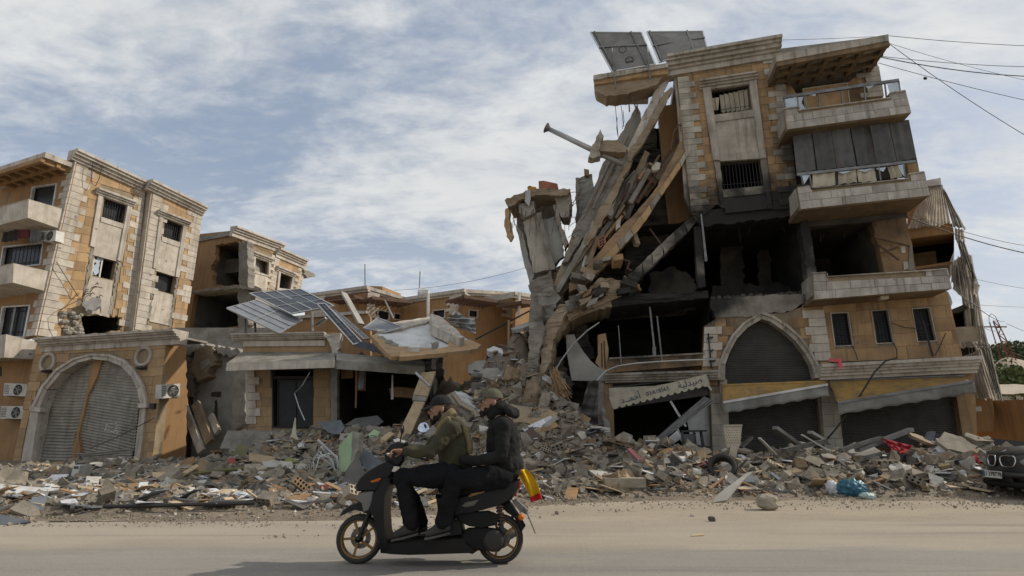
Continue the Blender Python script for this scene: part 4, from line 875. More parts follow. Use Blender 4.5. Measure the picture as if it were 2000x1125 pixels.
blocks('pier_stone', RF, R6((760, 600), (868, 600), (918, 1060), (795, 1060)), -0.02, 0.36, 0.55, [MATS['white_stone_r']], RB, th=0.05, seed=6)
slab('pier', RF, R6((735, 595), (868, 595), (918, 1060), (790, 1060)), -0.03, 0.35, 'mortar_r', RB)
slab('dark_strip', RF, R7((75, 680), (722, 660), (728, 720), (85, 745)), -0.15, 0.3, 'shutter_dark', RB)  # dark colour of this slab stands for the unlit gap above the awning
shutter('roller_shutter', RF, R7((105, 735), (740, 700), (805, 1110), (140, 1110)), None, -0.25, 'shutter_dark', RB, 36, 0, 7, 0.018, 6)
slab('pier', RF, R7((728, 665), (800, 660), (862, 1040), (868, 1110), (800, 1110)), 0.0, 0.4, 'ochre_stone_r', RB)
slab('wall', RF, R7((800, 640), (850, 640), (870, 1110), (862, 1110)), -0.1, 0.4, 'ochre_stone_r', RB)
def awning(nm, pa, pb, pc, pd_, d0, d1, val, mats, label, sag=0.1, torn=()):
    t = thing(nm, label, 'awning', RF.at(*pa, d0))
    def P(u, v):
        a = RF.at(*lerp2(pa, pb, u), d0); b = RF.at(*lerp2(pd_, pc, u), d1); p = a.lerp(b, v)
        return p + V((0, 0, -sag * sin(pi * v) * (0.6 + 0.4 * noise.noise(V((u * 4, v * 2, d1 * 9)))))) + RF.n * 0.04 * noise.noise(V((u * 9, v * 3, 2)))
    MB().sheet(P, 30, 10, 0.004, RF.n).build('fabric', mats[0], t, smooth=True)
    a = RF.at(*pd_, d1); b = RF.at(*pc, d1); MB().bar(a, b, 0.07, 0.07).build('front_bar', mats[1], t)
    vd = V((0, 0, -val))
    def Q(u, v): return a.lerp(b, u) + vd * v * (1 - 0.12 * abs(sin(u * 22))) + RF.n * (0.05 * noise.noise(V((u * 8, v * 2, 7))) * v + 0.01)
    MB().sheet(Q, 44, 4, 0.004, RF.n).build('valance', mats[2], t, smooth=True)
    MB().tube([RF.at(*pa, d0), RF.at(*pb, d0)], 0.05, 8).build('roller', mats[3], t)
    return t
awning('awning', *R6((130, 640), (800, 615), (815, 632), (140, 748)), 0.12, 0.75, 0.36, ('cloth_mustard', 'white_metal', 'awning_grey', 'cloth_mustard'), 'sagging mustard awning with white front bar under the pointed arch')
awning('awning', *R7((55, 740), (800, 716), (848, 742), (100, 862)), 0.12, 1.05, 0.36, ('cloth_mustard', 'grey_metal', 'awning_grey', 'grey_metal'), 'long dirty mustard awning with grey valance over the right shop')
# pharmacy awning with lettering
PA = thing('shop_awning', 'torn cream awning with Arabic lettering over the dark pharmacy entrance', 'awning', RF.at(*R5((470, 660))[0], 0.1))
AW = PL(RF.at(*R5((480, 780))[0], 0.95), RF.at(*R5((1110, 625))[0], 0.62) - RF.at(*R5((480, 780))[0], 0.95)); AW.n = RF.n
vt = R5((470, 700), (540, 690), (1095, 565), (1115, 628)); 
def sc_bottom():
    out = []; a = R5((1112, 625))[0]; b = R5((484, 782))[0]; n = 14
    for i in range(n):
        p = lerp2(a, b, i / n); q = lerp2(a, b, (i + 1) / n)
        out += [p, (lerp2(p, q, .3)[0], lerp2(p, q, .3)[1] + 4.2), (lerp2(p, q, .7)[0], lerp2(p, q, .7)[1] + 4.2)]
    return out + [b]
val_px = R5((462, 715), (700, 660), (1090, 566)) + sc_bottom()
slab('valance', AW, val_px, 0.0, 0.006, M('awning_cream', (0.50, 0.45, 0.35), (0.42, 0.37, 0.28), rough=0.9, dirt_amt=0.3, streak=0.2), PA)
slab('fabric', RF, R5((462, 655), (760, 640), (840, 625), (700, 665), (465, 718)), 0.45, 0.01, 'awning_cream', PA)
slab('side_arm', RF, R5((1085, 625), (1100, 620), (1130, 665), (1118, 672)), 0.5, 0.03, 'white_metal', PA)
MB().tube([RF.at(*R5((468, 655))[0], 0.1), RF.at(*R5((1100, 575))[0], 0.1)], 0.03, 6).build('roller', 'grey_metal', PA)
ink = M('ink_blue', (0.03, 0.06, 0.09), (0.025, 0.05, 0.075), rnd=0, bump=0)
def put_text(nm, body, size, zx, zy, mat, ang=0.0, parent=PA):
    p = AW.at(*R5((zx, zy))[0], 0.012); a = AW.at(*R5((520, 755))[0], 0.012); b = AW.at(*R5((1090, 600))[0], 0.012)
    return text_obj(nm, body, size, p, b - a, V((0, 0, 1)), mat, parent, 0.0015)
put_text('phone_number', '03/618563', 0.17, 775, 675, ink)
put_text('lettering', '\uFEBB\uFEF4\uFEAA\uFEDF\uFEF4\uFE94'[::-1], 0.26, 985, 622, ink)
put_text('lettering', '\uFE83\uFEA3\uFEE4\u0640\u0640\uFEAA'[::-1], 0.26, 600, 720, ink)
# body of the block: roof, back and end walls
a = RF.at(1322, 130, -0.3); zt = 15.2; b = a + RF.u * 6.75; a0 = V((a.x, a.y, zt)); b0 = V((b.x, b.y, zt))
MB().prism([a0, b0, b0 - RF.n * 9, a0 - RF.n * 9], (0, 0, -0.3)).build('roof', 'concrete', RB)
MB().prism([V((a.x, a.y, 0)) - RF.n * 9, V((b.x, b.y, 0)) - RF.n * 9, b0 - RF.n * 9, a0 - RF.n * 9], -RF.n * 0.3).build('back_wall', 'ochre_plaster', RB)
MB().prism([V((b.x, b.y, 0)) - RF.n * 0.5, V((b.x, b.y, 0)) - RF.n * 9, b0 - RF.n * 9, b0 - RF.n * 0.5], RF.u * 0.3).build('end_wall', 'ochre_plaster', RB)
# ================================================================ collapsed half: slabs, stump, beams
M('slab_brown0', (0.27, 0.19, 0.12), (0.18, 0.13, 0.085), scale=1.3, bump=0.4, rnd=0.05, dirt_amt=0.4)
CL = vpl((1050, 700), 19.2, (1350, 700), 18.6)
CB = thing('collapsed_slabs', 'pancaked concrete floors of the burnt block slumping down to the left', 'building', V((3.4, 19.2, 0)))
def rough(nm, pl, px, d, th, mat, parent, jag=2.0, step=7, seed=1, sub=0.2, amp=0.04, **kw):
    """traced outline with thickness, whose faces are cut small and pushed in and out like broken concrete"""
    px = jagpx(px, jag, step, seed) if jag else px
    me_b = MB().prism([pl.at(x, y, d) for x, y in px], -pl.n * th)
    o = me_b.build(nm, mat, parent, **kw); me = o.data; bm = bmesh.new(); bm.from_mesh(me)
    bmesh.ops.remove_doubles(bm, verts=bm.verts, dist=1e-4)
    for _ in range(3):
        es = [e for e in bm.edges if e.calc_length() > sub * 1.6]
        if not es: break
        bmesh.ops.subdivide_edges(bm, edges=es, cuts=1, use_grid_fill=True); bmesh.ops.triangulate(bm, faces=[f for f in bm.faces if len(f.verts) > 4])
    for v in bm.verts:
        q = v.co * 4.2 + V((seed * 3.1, 0, 0)); n = noise.fractal(q, 0.8, 2.0, 4)
        v.co += V((noise.noise(q + V((9, 0, 0))), noise.noise(q + V((0, 9, 0))), noise.noise(q + V((0, 0, 9))))) * amp + pl.n * n * amp
    bm.to_mesh(me); bm.free(); return o
rough('draped_slab', CL, R3((455, 610), (500, 520), (560, 450), (610, 500), (520, 700), (430, 880), (360, 945), (335, 930), (395, 780)), 0.05, 0.35, 'concrete_warm', CB, 1.5, 10, 131, amp=.035)
rough('draped_slab', CL, R3((700, 240), (745, 225), (770, 250), (700, 400), (600, 570), (545, 680), (515, 660), (600, 480)), 0.3, 0.25, 'concrete_r', CB, 1.2, 10, 132, amp=.025)
rough('draped_slab', CL, R3((790, 300), (850, 240), (900, 250), (860, 360), (760, 520), (650, 670), (600, 690), (700, 500)), -0.35, 0.3, 'slab_brown0', CB, 1.5, 10, 133, amp=.03)
# dark depth behind the slabs
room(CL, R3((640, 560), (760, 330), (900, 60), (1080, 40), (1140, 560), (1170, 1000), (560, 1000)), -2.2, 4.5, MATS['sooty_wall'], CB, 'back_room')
slab('inner_wall', CL, R3((915, -60), (1030, -80), (1092, 550), (975, 607), (940, 300)), -0.9, 0.25, 'ochre_plaster', CB)
slab('wall_edge', RF, R1((540, 255), (575, 260), (600, 500), (650, 1085), (610, 1000), (570, 480)), -0.1, 0.25, 'white_stone_r', CB)
# grey streaked roof slab hanging over the edge
rough('roof_slab', CL, R3((800, -70), (700, 105), (612, 245), (592, 300), (545, 445), (468, 585), (440, 640), (475, 690), (515, 692), (600, 502), (690, 352), (745, 235), (835, 40)), 0.15, 0.3, 'concrete_r', CB, 1.6, 11, 3, amp=.03)
for k, px in enumerate((R3((690, 130), (705, 140), (580, 400), (500, 560), (490, 555), (570, 380)), R3((740, 90), (752, 96), (640, 330), (560, 500), (552, 495), (625, 320)), R3((650, 215), (662, 222), (560, 430), (520, 520), (512, 510)))):
    rough('slab_rib', CL, px, 0.19 + .015 * k, 0.1, 'concrete_r', CB, 0.8, 9, k + 20, amp=.015)
rough('roof_slab', CL, R1((520, 240), (532, 330), (505, 400), (395, 620), (305, 770), (298, 730), (375, 565), (455, 400), (500, 310)), 0.45, 0.18, 'white_trim', CB, 0.8, 10, 8, amp=0.03)
rough('slab_edge', CL, R1((538, 393), (548, 402), (500, 500), (385, 700), (305, 805), (298, 765), (400, 605), (495, 425)), 0.5, 0.3, 'concrete_warm', CB, 1.2, 8, 9, amp=0.03)
rough('slab_edge', CL, R3((765, 175), (775, 240), (722, 335), (692, 420), (640, 522), (530, 702), (513, 690), (598, 500), (688, 350), (738, 245)), 0.4, 0.5, 'concrete_warm', CB, 2, 8, 10)
rough('wall_slab', CL, R3((480, 690), (600, 470), (640, 520), (570, 640), (480, 760), (360, 950), (340, 940), (400, 820)), 0.1, 0.4, 'concrete_r', CB, 3, 8, 12)
# ochre floor slab with a pale stone fascia
M('slab_brown', (0.33, 0.22, 0.125), (0.22, 0.15, 0.09), scale=1.3, bump=0.4, rnd=0.05, dirt_amt=0.35, dirt=(0.12, 0.085, 0.055))
rough('floor_slab', CL, R3((1040, 128), (1100, 112), (1092, 165), (985, 330), (880, 492), (780, 628), (640, 782), (500, 920), (425, 958), (425, 915), (545, 790), (690, 622), (810, 500), (900, 395)), 0.58, 0.8, 'slab_brown', CB, 1.2, 10, 14, amp=.03)
fas = [((1088, 150), (1092, 182)), ((1030, 240), (1040, 272)), ((975, 322), (985, 352)), ((920, 402), (930, 434)), ((868, 478), (880, 510)), ((822, 540), (840, 572)), ((760, 612), (780, 645)), ((688, 692), (702, 726)), ((620, 762), (640, 796)), ((550, 832), (570, 862)), ((480, 897), (500, 934))]
for k in range(len(fas) - 1):
    (a, b), (c, d_) = fas[k], fas[k + 1]; a, b, c, d_ = R3(a, b, c, d_)
    rough('fascia_stone', CL, [a, b, lerp2(b, d_, 0.96), lerp2(a, c, 0.96)], 0.66 + RND.uniform(-.03, .03), 0.15, 'ochre_stone_pale' if k % 3 else 'white_stone_r', CB, 0.8, 9, k + 40, amp=0.015)
# lower slab with stone fascia
fas = [((1112, 532), (1146, 548)), ((1060, 575), (1075, 632)), ((1000, 630), (1010, 690)), ((940, 685), (945, 750)), ((880, 745), (885, 815)), ((830, 795), (830, 865)), ((780, 845), (780, 920)), ((732, 890), (735, 955))]
for k in range(len(fas) - 1):
    (a, b), (c, d_) = fas[k], fas[k + 1]; a, b, c, d_ = R3(a, b, c, d_)
    rough('fascia_stone', CL, [a, b, lerp2(b, d_, 0.97), lerp2(a, c, 0.97)], 0.5 + RND.uniform(-.04, .04), 0.5, 'white_stone_r' if k % 2 else 'concrete_r', CB, 1.0, 7, k + 60, amp=0.03)
rough('floor_slab', CL, R3((1105, 545), (1120, 560), (960, 700), (760, 880), (720, 900), (735, 880), (900, 730)), 0.3, 0.9, 'concrete_warm', CB, 2, 8, 17)
# first floor slab edge and the sagging flap of floor to its left
rough('floor_slab', CL, R3((650, 1000), (760, 968), (1075, 958), (1190, 950), (1190, 985), (1085, 1002), (870, 1018), (650, 1035)), 0.75, 2.5, 'concrete_r', CB, 1.2, 9, 19)
rough('floor_flap', CL, R5((480, 70), (482, 130), (320, 170), (212, 222), (135, 320), (85, 400), (70, 380), (120, 280), (160, 215), (250, 150), (360, 100)), 0.75, 1.8, 'concrete_warm', CB, 2.2, 7, 20)
rough('floor_flap', CL, R3((400, 1040), (440, 985), (540, 930), (600, 880), (660, 880), (720, 900), (762, 962), (650, 1005), (480, 1075), (420, 1110)), 0.85, 1.2, 'concrete_warm', CB, 2, 7, 22, amp=0.06)
for k in range(46):
    t = RND.random(); x = 380 + 420 * t; y = 1030 - 120 * t + RND.uniform(-35, 45)
    if k > 30: x = RND.uniform(450, 800); y = 700 + (800 - x) * 0.75 + RND.uniform(-60, 40) if x < 700 else RND.uniform(850, 940)
    p = CL.at(*R3((x, y))[0], 0.95 + RND.uniform(-.2, .1)); s = RND.uniform(0.06, 0.22)
    MB().box(p, V((s * RND.uniform(.6, 1.6), 0, s * RND.uniform(-.6, .6))), V((0, s, RND.uniform(-.1, .1))), V((s * RND.uniform(-.3, .3), 0, s * .5))).build('loose_piece', RND.choice(['concrete_warm', 'concrete_r', 'white_stone_r', 'wood', 'concrete']), CB)
for k, (px, m, d, th_) in enumerate(((R3((560, 640), (585, 650), (400, 905), (372, 935), (348, 920), (470, 740)), 'concrete_warm', .22, .5), (R3((760, 320), (800, 300), (770, 400), (640, 610), (520, 800), (445, 900), (425, 880), (560, 690), (690, 480)), 'concrete_r', .05, .6),
        (R3((840, 180), (870, 190), (820, 330), (740, 470), (640, 640), (615, 640), (720, 450)), 'concrete_warm', -.1, .5),
        (R3((880, 420), (905, 425), (800, 590), (690, 720), (660, 720)), 'concrete_r', -.3, .5), (R3((560, 560), (590, 575), (470, 790), (370, 960), (345, 950), (450, 770)), 'concrete', .35, .35), (R3((1000, 180), (1020, 195), (930, 330), (850, 430), (830, 420)), 'concrete_warm', -.4, .4), (R3((470, 640), (500, 655), (420, 790), (390, 800)), 'concrete_r', .4, .5))):
    rough('tilted_slab', CL, px, d, th_, m, CB, 1.0, 9, 80 + k)
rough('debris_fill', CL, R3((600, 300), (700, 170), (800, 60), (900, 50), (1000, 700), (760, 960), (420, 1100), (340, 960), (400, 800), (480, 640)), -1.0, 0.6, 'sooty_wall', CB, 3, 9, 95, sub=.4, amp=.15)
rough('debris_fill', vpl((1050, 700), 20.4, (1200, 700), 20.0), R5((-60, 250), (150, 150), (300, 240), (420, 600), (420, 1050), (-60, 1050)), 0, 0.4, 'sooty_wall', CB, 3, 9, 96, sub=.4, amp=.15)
for k in range(46):
    t = RND.random(); x = 560 + 340 * t + RND.uniform(-30, 50); y = 740 - 520 * t + RND.uniform(-40, 90); p = CL.at(*R3((x, y))[0], RND.uniform(-.9, .15)); s = RND.uniform(.04, .14); dd = V((.55, 0, .83)) if RND.random() < .6 else V((RND.uniform(-1, 1), 0, RND.uniform(-1, 1))).normalized()
    MB().box(p, dd * s * RND.uniform(1, 2.6), V((0, s, 0)), V((-dd.z, 0, dd.x)) * s * .35).build('loose_piece', RND.choice(['concrete_warm', 'concrete_r', 'sooty_wall', 'wood', 'concrete', 'ochre_stone_r']), CB)
# beams and joists tangled between the slabs
for a, b, w_, m in (((1020, 120), (800, 470), .1, 'rust'), ((865, 290), (760, 470), .16, 'concrete_r'), ((830, 320), (740, 560), .14, 'sooty_wall'), ((745, 330), (650, 560), .14, 'sooty_wall'), ((715, 420), (640, 540), .2, 'concrete_r'),
                    ((780, 640), (800, 700), .18, 'concrete_warm'), ((580, 660), (530, 810), .14, 'wood_pale'), ((870, 610), (930, 690), .05, 'rust'), ((940, 390), (880, 300), .05, 'rust'), ((720, 920), (735, 870), .08, 'wood_pale'), ((700, 390), (790, 290), .05, 'grey_metal'), ((660, 560), (760, 360), .08, 'rust'), ((600, 690), (720, 540), .1, 'wood'), ((520, 760), (500, 830), .08, 'white_metal')):
    MB().bar(CL.at(*R3(a)[0], 0.1), CL.at(*R3(b)[0], 0.3), w_, w_).build('loose_beam', m, CB)
o = slab('hollow_block', CL, R3((590, 660), (625, 645), (630, 685), (600, 712), (583, 700)), 0.6, 0.25, M('brick_red', (0.33, 0.13, 0.07), (0.25, 0.10, 0.06), rnd=.1), CB)
for (x, y) in ((598, 668), (612, 660), (598, 684), (612, 678), (600, 698), (614, 692)):
    MB().lathe(CL.at(*R3((x, y))[0], 0.604), CL.n, [(0.045, 0), (0.001, 0)], 8).build('hollow', 'soot_black', CB)
rough('white_chunk', CL, R3((880, 270), (905, 240), (928, 250), (920, 285), (895, 290)), 0.7, 0.2, 'white_stone', CB, 1, 6)
rough('white_chunk', CL, R3((690, 560), (710, 553), (708, 600), (685, 617)), 0.6, 0.1, 'white_stone', CB, 1, 6)
def wire(nm, pts, r, mat, parent, pl=CL, conv=R3, d=0.6): return MB().tube([pl.at(*conv(p)[0], d) for p in pts], r, 5).build(nm, mat, parent)
wire('bent_pipe', [(985, 180), (1000, 80), (1030, 38), (1060, 50), (1070, 30), (1095, 30)], 0.03, 'rust', CB)
wire('bent_pipe', [(700, 830), (720, 780), (760, 790), (745, 830), (770, 840)], 0.05, 'rust', CB)
wire('wire', [(690, 0), (688, 60), (695, 105)], 0.012, 'black_metal', CB); wire('wire', [(722, -40), (728, 20), (718, 60)], 0.012, 'black_metal', CB)
for k in range(16):
    a = (RND.uniform(440, 520), RND.uniform(330, 620)); b = (a[0] - RND.uniform(10, 70), a[1] + RND.uniform(-30, 40)); wire('rebar', [a, lerp2(a, b, .5), (b[0], b[1] + 10)], 0.011, 'rust', CB)
# roof edge beam left hanging with its stone mouldings
for k, px in enumerate((R1((110, 330), (515, 258), (520, 285), (110, 352)), R1((112, 352), (520, 285), (515, 320), (113, 380)), R1((113, 380), (515, 320), (470, 370), (440, 385), (300, 428), (180, 445), (160, 432), (118, 408)))):
    rough('roof_beam', RF, px, (0.42, 0.32, 0.22)[k], (0.9, 0.8, 0.7)[k], ('white_trim_r', 'ochre_stone_pale', 'concrete_warm')[k], CB, 0.8 if k < 2 else 2, 9, 70 + k, amp=0.02)
slab('soffit_piece', RF, R1((280, 432), (415, 418), (412, 448), (285, 450)), -0.6, 0.5, 'white_stone', CB)
for a, b in (((302, 448), (308, 530)), ((312, 430), (355, 540)), ((345, 425), (352, 530)), ((225, 445), (245, 660)), ((255, 440), (275, 610))): wire('rebar', [a, lerp2(a, b, .5), b], 0.025 if a[0] > 300 else 0.012, 'rust', CB, RF, R1, 0.1)
# two photovoltaic panels on the roof seen from behind
def pv(nm, pts, label, front, grid, frame='alu', back='pv_back', cols=6, rows=2, rails=()):
    c = sum(pts, V((0, 0, 0))) / 4; t = thing(nm, label, 'solar panel', c, 'solar panels')
    n = (pts[1] - pts[0]).cross(pts[3] - pts[0]).normalized()
    if n.dot(CAM - c) < 0: n = -n
    MB().prism(pts, -n * 0.035).build('panel', front, t)
    mb = MB(); L = lambda u, v: (pts[0] * (1 - u) + pts[1] * u) * (1 - v) + (pts[3] * (1 - u) + pts[2] * u) * v
    e = n * 0.02; lw = min((pts[1] - pts[0]).length, (pts[3] - pts[0]).length) * .013
    for a, b in (((0, 0), (1, 0)), ((1, 0), (1, 1)), ((1, 1), (0, 1)), ((0, 1), (0, 0))): mb.bar(L(*a), L(*b), 0.045, 0.05, n)
    mb.build('frame', frame, t)
    if grid:
        mb = MB()
        for i in range(1, cols): mb.bar(L(i / cols, .01) + e, L(i / cols, .99) + e, lw if i != cols // 2 else lw * 1.5, 0.03, n)
        for j in range(1, rows): mb.bar(L(.01, j / rows) + e, L(.99, j / rows) + e, lw, 0.03, n)
        mb.build('cell_lines', 'alu', t)
    for (a, b) in rails: MB().bar(L(*a) + n * 0.04, L(*b) + n * 0.04, 0.06, 0.05, n).build('rail', 'grey_metal', t)
    return t
def roofpv(px, lab, rails):
    a, b, c, d_ = R1(*px); PT = [RF.at(*a, -0.4), RF.at(*b, -0.4), RF.at(*c, 0.35), RF.at(*d_, 0.35)]
    return pv('solar_panel', PT, lab, 'pv_back', False, rails=rails)
t = roofpv(((93, 93), (372, 95), (448, 270), (212, 310)), 'left of two solar panels seen from below on the broken roof edge', (((.08, 0), (.08, 1)), ((.8, 0), (.8, 1)), ((0, .42), (1, .42))))
t2 = roofpv(((403, 91), (710, 88), (732, 176), (472, 258)), 'right of two solar panels seen from below on the roof edge', (((.05, 0), (.05, 1)), ((.72, 0), (.72, 1)), ((0, .5), (1, .45))))
for (x, y) in ((270, 188), (308, 245), (310, 268)): MB().lathe(RF.at(*R1((x, y))[0], 0.25), RF.n, [(0.13, -.01), (0.16, 0), (0.13, .01)], 12, True).build('cable_loop', 'black_metal', t)
for a, b in (((210, 180), (232, 400)), ((405, 180), (420, 350))): MB().tube([RF.at(*R1(a)[0], 0.3), RF.at(*R1(b)[0], 0.45)], 0.03, 6).build('support_leg', 'grey_metal', t)
# flue pipe and broken stone bracket poking out
fp = thing('flue_pipe', 'long grey metal flue pipe with cone cap sticking out of the wreck', 'pipe', CL.at(*R3((760, 270))[0], 1.0))
MB().tube([CL.at(*R3((312, 60))[0], 1.3), CL.at(*R3((545, 172))[0], 1.25), CL.at(*R3((720, 255))[0], 1.0)], [0.085, 0.10, 0.11], 12).build('tube', 'pale_metal', fp, smooth=True)
MB().tube([CL.at(*R3((318, 62))[0], 1.3), CL.at(*R3((300, 55))[0], 1.3), CL.at(*R3((296, 52))[0], 1.3)], [0.08, 0.2, 0.02], 12).build('cone_cap', 'grey_metal', fp)
BK = thing('stone_bracket', 'broken pale stone bracket wedged beside the flue pipe', 'debris', CL.at(*R3((590, 200))[0], 1.2))
rough('bracket_stone', CL, R3((597, 58), (616, 100), (600, 130), (590, 180), (600, 205), (558, 222), (530, 212), (562, 140), (580, 100)), 1.65, 0.4, 'white_stone_r', BK, 0.8, 7, 5)
rough('bracket_arm', CL, R3((600, 120), (690, 125), (745, 160), (735, 185), (640, 185), (592, 182)), 1.5, 0.5, 'concrete_warm', BK, 1.5, 7, 6)
# ---------------------------------------------------------------- leaning stump of a wall column
ST = vpl((1000, 500), 20.0, (1120, 500), 19.6)
SB = thing('wall_stump', 'leaning stump of pale wall topped by a broken slab with a red brick', 'wall', ST.at(1050, 900)); SB.location.z = 0
rough('cap_slab', ST, R3((74, 455), (130, 425), (200, 395), (300, 388), (430, 390), (432, 410), (415, 425), (240, 425), (160, 455), (100, 488)), 0.5, 1.2, 'concrete_warm', SB, 1.6, 7, 31)
rough('cap_slab', ST, R3((330, 410), (432, 405), (436, 500), (420, 548), (385, 545), (350, 450)), 0.3, 0.8, 'concrete_r', SB, 1.6, 7, 32)
rough('cap_beam', ST, R3((150, 470), (235, 455), (240, 520), (180, 545), (150, 520)), 0.35, 0.6, 'concrete', SB, 1.2, 7, 33)
rough('hanging_strip', ST, R3((76, 498), (98, 490), (96, 560), (120, 645), (100, 675), (84, 650), (72, 600)), 0.4, 0.25, 'ochre_stone', SB, 2, 7, 34)
slab('wall_panel', ST, jagpx(R3((130, 580), (175, 640), (200, 760), (235, 862), (208, 915), (165, 740)), 1, 8, 3), 0.0, 0.2, 'plaster_grey', SB)
slab('wall_panel', ST, jagpx(R3((172, 575), (245, 530), (268, 600), (330, 830), (232, 852), (205, 720)), 1.5, 6, 4), 0.1, 0.25, 'white_trim_r', SB)
rough('wall_rib', ST, R3((248, 525), (275, 518), (300, 640), (350, 828), (322, 835), (285, 690)), 0.3, 0.4, 'concrete_r', SB, 0.8, 8, 35, amp=.02)
slab('wall_panel', ST, jagpx(R3((282, 560), (350, 540), (382, 640), (400, 760), (345, 802), (310, 690)), 1.5, 6, 5), 0.05, 0.25, 'plaster_grey', SB)
rough('wall_rib', ST, R3((340, 480), (365, 470), (382, 580), (425, 690), (400, 725), (372, 610)), 0.3, 0.4, 'concrete_r', SB, 2, 6, 36)
rough('inner_core', ST, R3((130, 500), (340, 470), (390, 720), (330, 850), (210, 900), (150, 640)), -0.6, 0.4, 'concrete', SB, 2, 7, 37)
rough('stump_foot', ST, R3((205, 905), (330, 845), (350, 960), (330, 1060), (330, 1150), (200, 1150), (230, 1040)), 0.25, 1.0, 'concrete_r', SB, 2.5, 6, 38, amp=0.07)
rough('stump_foot', ST, R3((330, 840), (420, 790), (440, 900), (380, 1020), (340, 1060)), -0.1, 0.8, 'concrete_warm', SB, 2.5, 6, 39, amp=0.07)
slab('brick', ST, R3((258, 348), (285, 345), (362, 362), (363, 392), (260, 392)), 0.2, 0.6, 'brick_red', SB)
rough('insulation', ST, R3((195, 380), (215, 373), (245, 385), (240, 400), (200, 398)), 0.35, 0.3, M('mustard_foam', (0.45, 0.23, 0.04), (0.35, 0.18, 0.03), rnd=0), SB, 1, 5, 41)
slab('torn_sheet', ST, jagpx(R3((185, 398), (212, 395), (215, 450), (205, 487), (182, 455)), 1, 6), 0.55, 0.04, 'pale_metal', SB)
for k in range(14): 
    a = (RND.uniform(90, 430), RND.uniform(470, 520)); wire('rebar', [a, (a[0] + RND.uniform(-12, 12), a[1] + 40), (a[0] + RND.uniform(-25, 25), a[1] + RND.uniform(60, 190))], 0.01, 'rust', SB, ST, R3, 0.4)
# pale broken room corner right of the stump
rough('room_corner', ST, R3((465, 335), (552, 308), (562, 420), (505, 560), (470, 585)), -0.8, 0.4, 'plaster_grey', CB, 1.5, 7, 44)
rough('room_corner_edge', ST, R3((462, 330), (480, 328), (478, 580), (464, 590)), -0.7, 0.5, 'concrete_r', CB, 1.5, 7, 45)
slab('wood_block', ST, R3((508, 280), (535, 285), (534, 318), (510, 315)), -0.6, 0.3, 'wood', CB)
# piers leaning at the foot of the collapse
PP = vpl((1000, 700), 18.2, (1100, 700), 17.8)
rough('leaning_pier', PP, Z6((955, 120), (1045, 180), (1062, 380), (1030, 520), (1000, 680), (960, 800), (900, 900), (890, 880), (930, 700), (950, 500), (945, 300)), 0.0, 0.9, 'concrete_r', CB, 2.5, 7, 51, amp=0.06)
rough('leaning_pier', PP, Z6((1065, 330), (1180, 170), (1250, 180), (1180, 330), (1120, 440), (1110, 560), (1060, 700), (1010, 700), (1040, 520)), -0.2, 0.9, 'concrete_warm', CB, 2.5, 7, 52, amp=0.07)
rough('leaning_pier', PP, Z6((1040, 560), (1130, 500), (1200, 620), (1260, 760), (1230, 900), (1080, 900), (1000, 760)), -1.0, 0.4, 'sooty_wall', CB, 4, 7, 53, amp=0.15)
rough('cracked_wall', PP, Z6((1000, 100), (1120, 20), (1180, 120), (1100, 300), (1070, 340), (1040, 200)), -0.6, 0.6, 'concrete', CB, 3, 7, 54, amp=0.07)
for k, (px, lab, m) in enumerate(((Z6((930, 745), (985, 690), (1012, 790), (1000, 880), (955, 985), (890, 925)), 'thick broken concrete post leaning behind the passenger', 'concrete_warm'),
                           (Z6((1050, 815), (1108, 812), (1085, 905), (1040, 995), (985, 985), (1020, 900)), 'shorter broken stone post lying beside the thick one', 'white_stone_r'))):
    tag(rough('broken_post', PP, px, 1.6 + .3 * k, 0.5, m, None, 1, 7, 60 + k), lab, 'debris')
for k in range(34):
    a = Z6((1120 + RND.uniform(-20, 40), 640 + RND.uniform(-20, 60)))[0]; b = Z6((1140 + RND.uniform(0, 130), 780 + RND.uniform(0, 130)))[0]
    MB().tube([PP.at(*a, .4), PP.at(*lerp2(a, b, .5), .6), PP.at(*b, .8)], 0.012, 4).build('reed', 'wood', CB)
shutter('fallen_shutter', PP, R5((330, 605), (395, 605), (385, 950), (232, 960)), None, 0.9, 'shutter_dark', None, 5, 0.25, 31, 0.05, 16)
tag(bpy.context.scene.objects['fallen_shutter'], 'bent dark corrugated sheet standing left of the pharmacy', 'metal sheet')
rough('broken_edging', RF, R5((412, 790), (430, 780), (460, 880), (500, 1010), (478, 1015), (440, 930)), 0.35, 0.2, 'plaster_grey', CB, 1.2, 7, 63)
for k, dlt in enumerate((0, 10, 20, 32, 44)):
    a, b = R5((690 + dlt * .3, 1050 + dlt * .3), (1080 + dlt * 1.2, 712 + dlt * .6)); 
    o = MB().bar(RF.at(*a, 1.6), RF.at(*b, 0.9), 0.09, 0.04).build('metal_lath', 'grey_metal'); tag(o, ['topmost', 'second', 'middle', 'fourth', 'lowest'][k] + ' grey metal lath of the bundle leaning into the pharmacy doorway', 'metal strip', 'metal laths leaning at the pharmacy')
o = MB().bar(RF.at(*R5((860, 740))[0], 0.3), RF.at(*R5((960, 905))[0], 0.4), 0.12, 0.06).build('white_strut', 'white_metal'); tag(o, 'white strut hanging inside the pharmacy entrance', 'strut')
o = MB().bar(RF.at(*R5((890, 880))[0], 0.5), RF.at(*R5((935, 1000))[0], 0.6), 0.05, 0.05).build('white_strut', 'white_metal'); tag(o, 'thin white strut standing behind the dark chair in the pharmacy', 'strut')
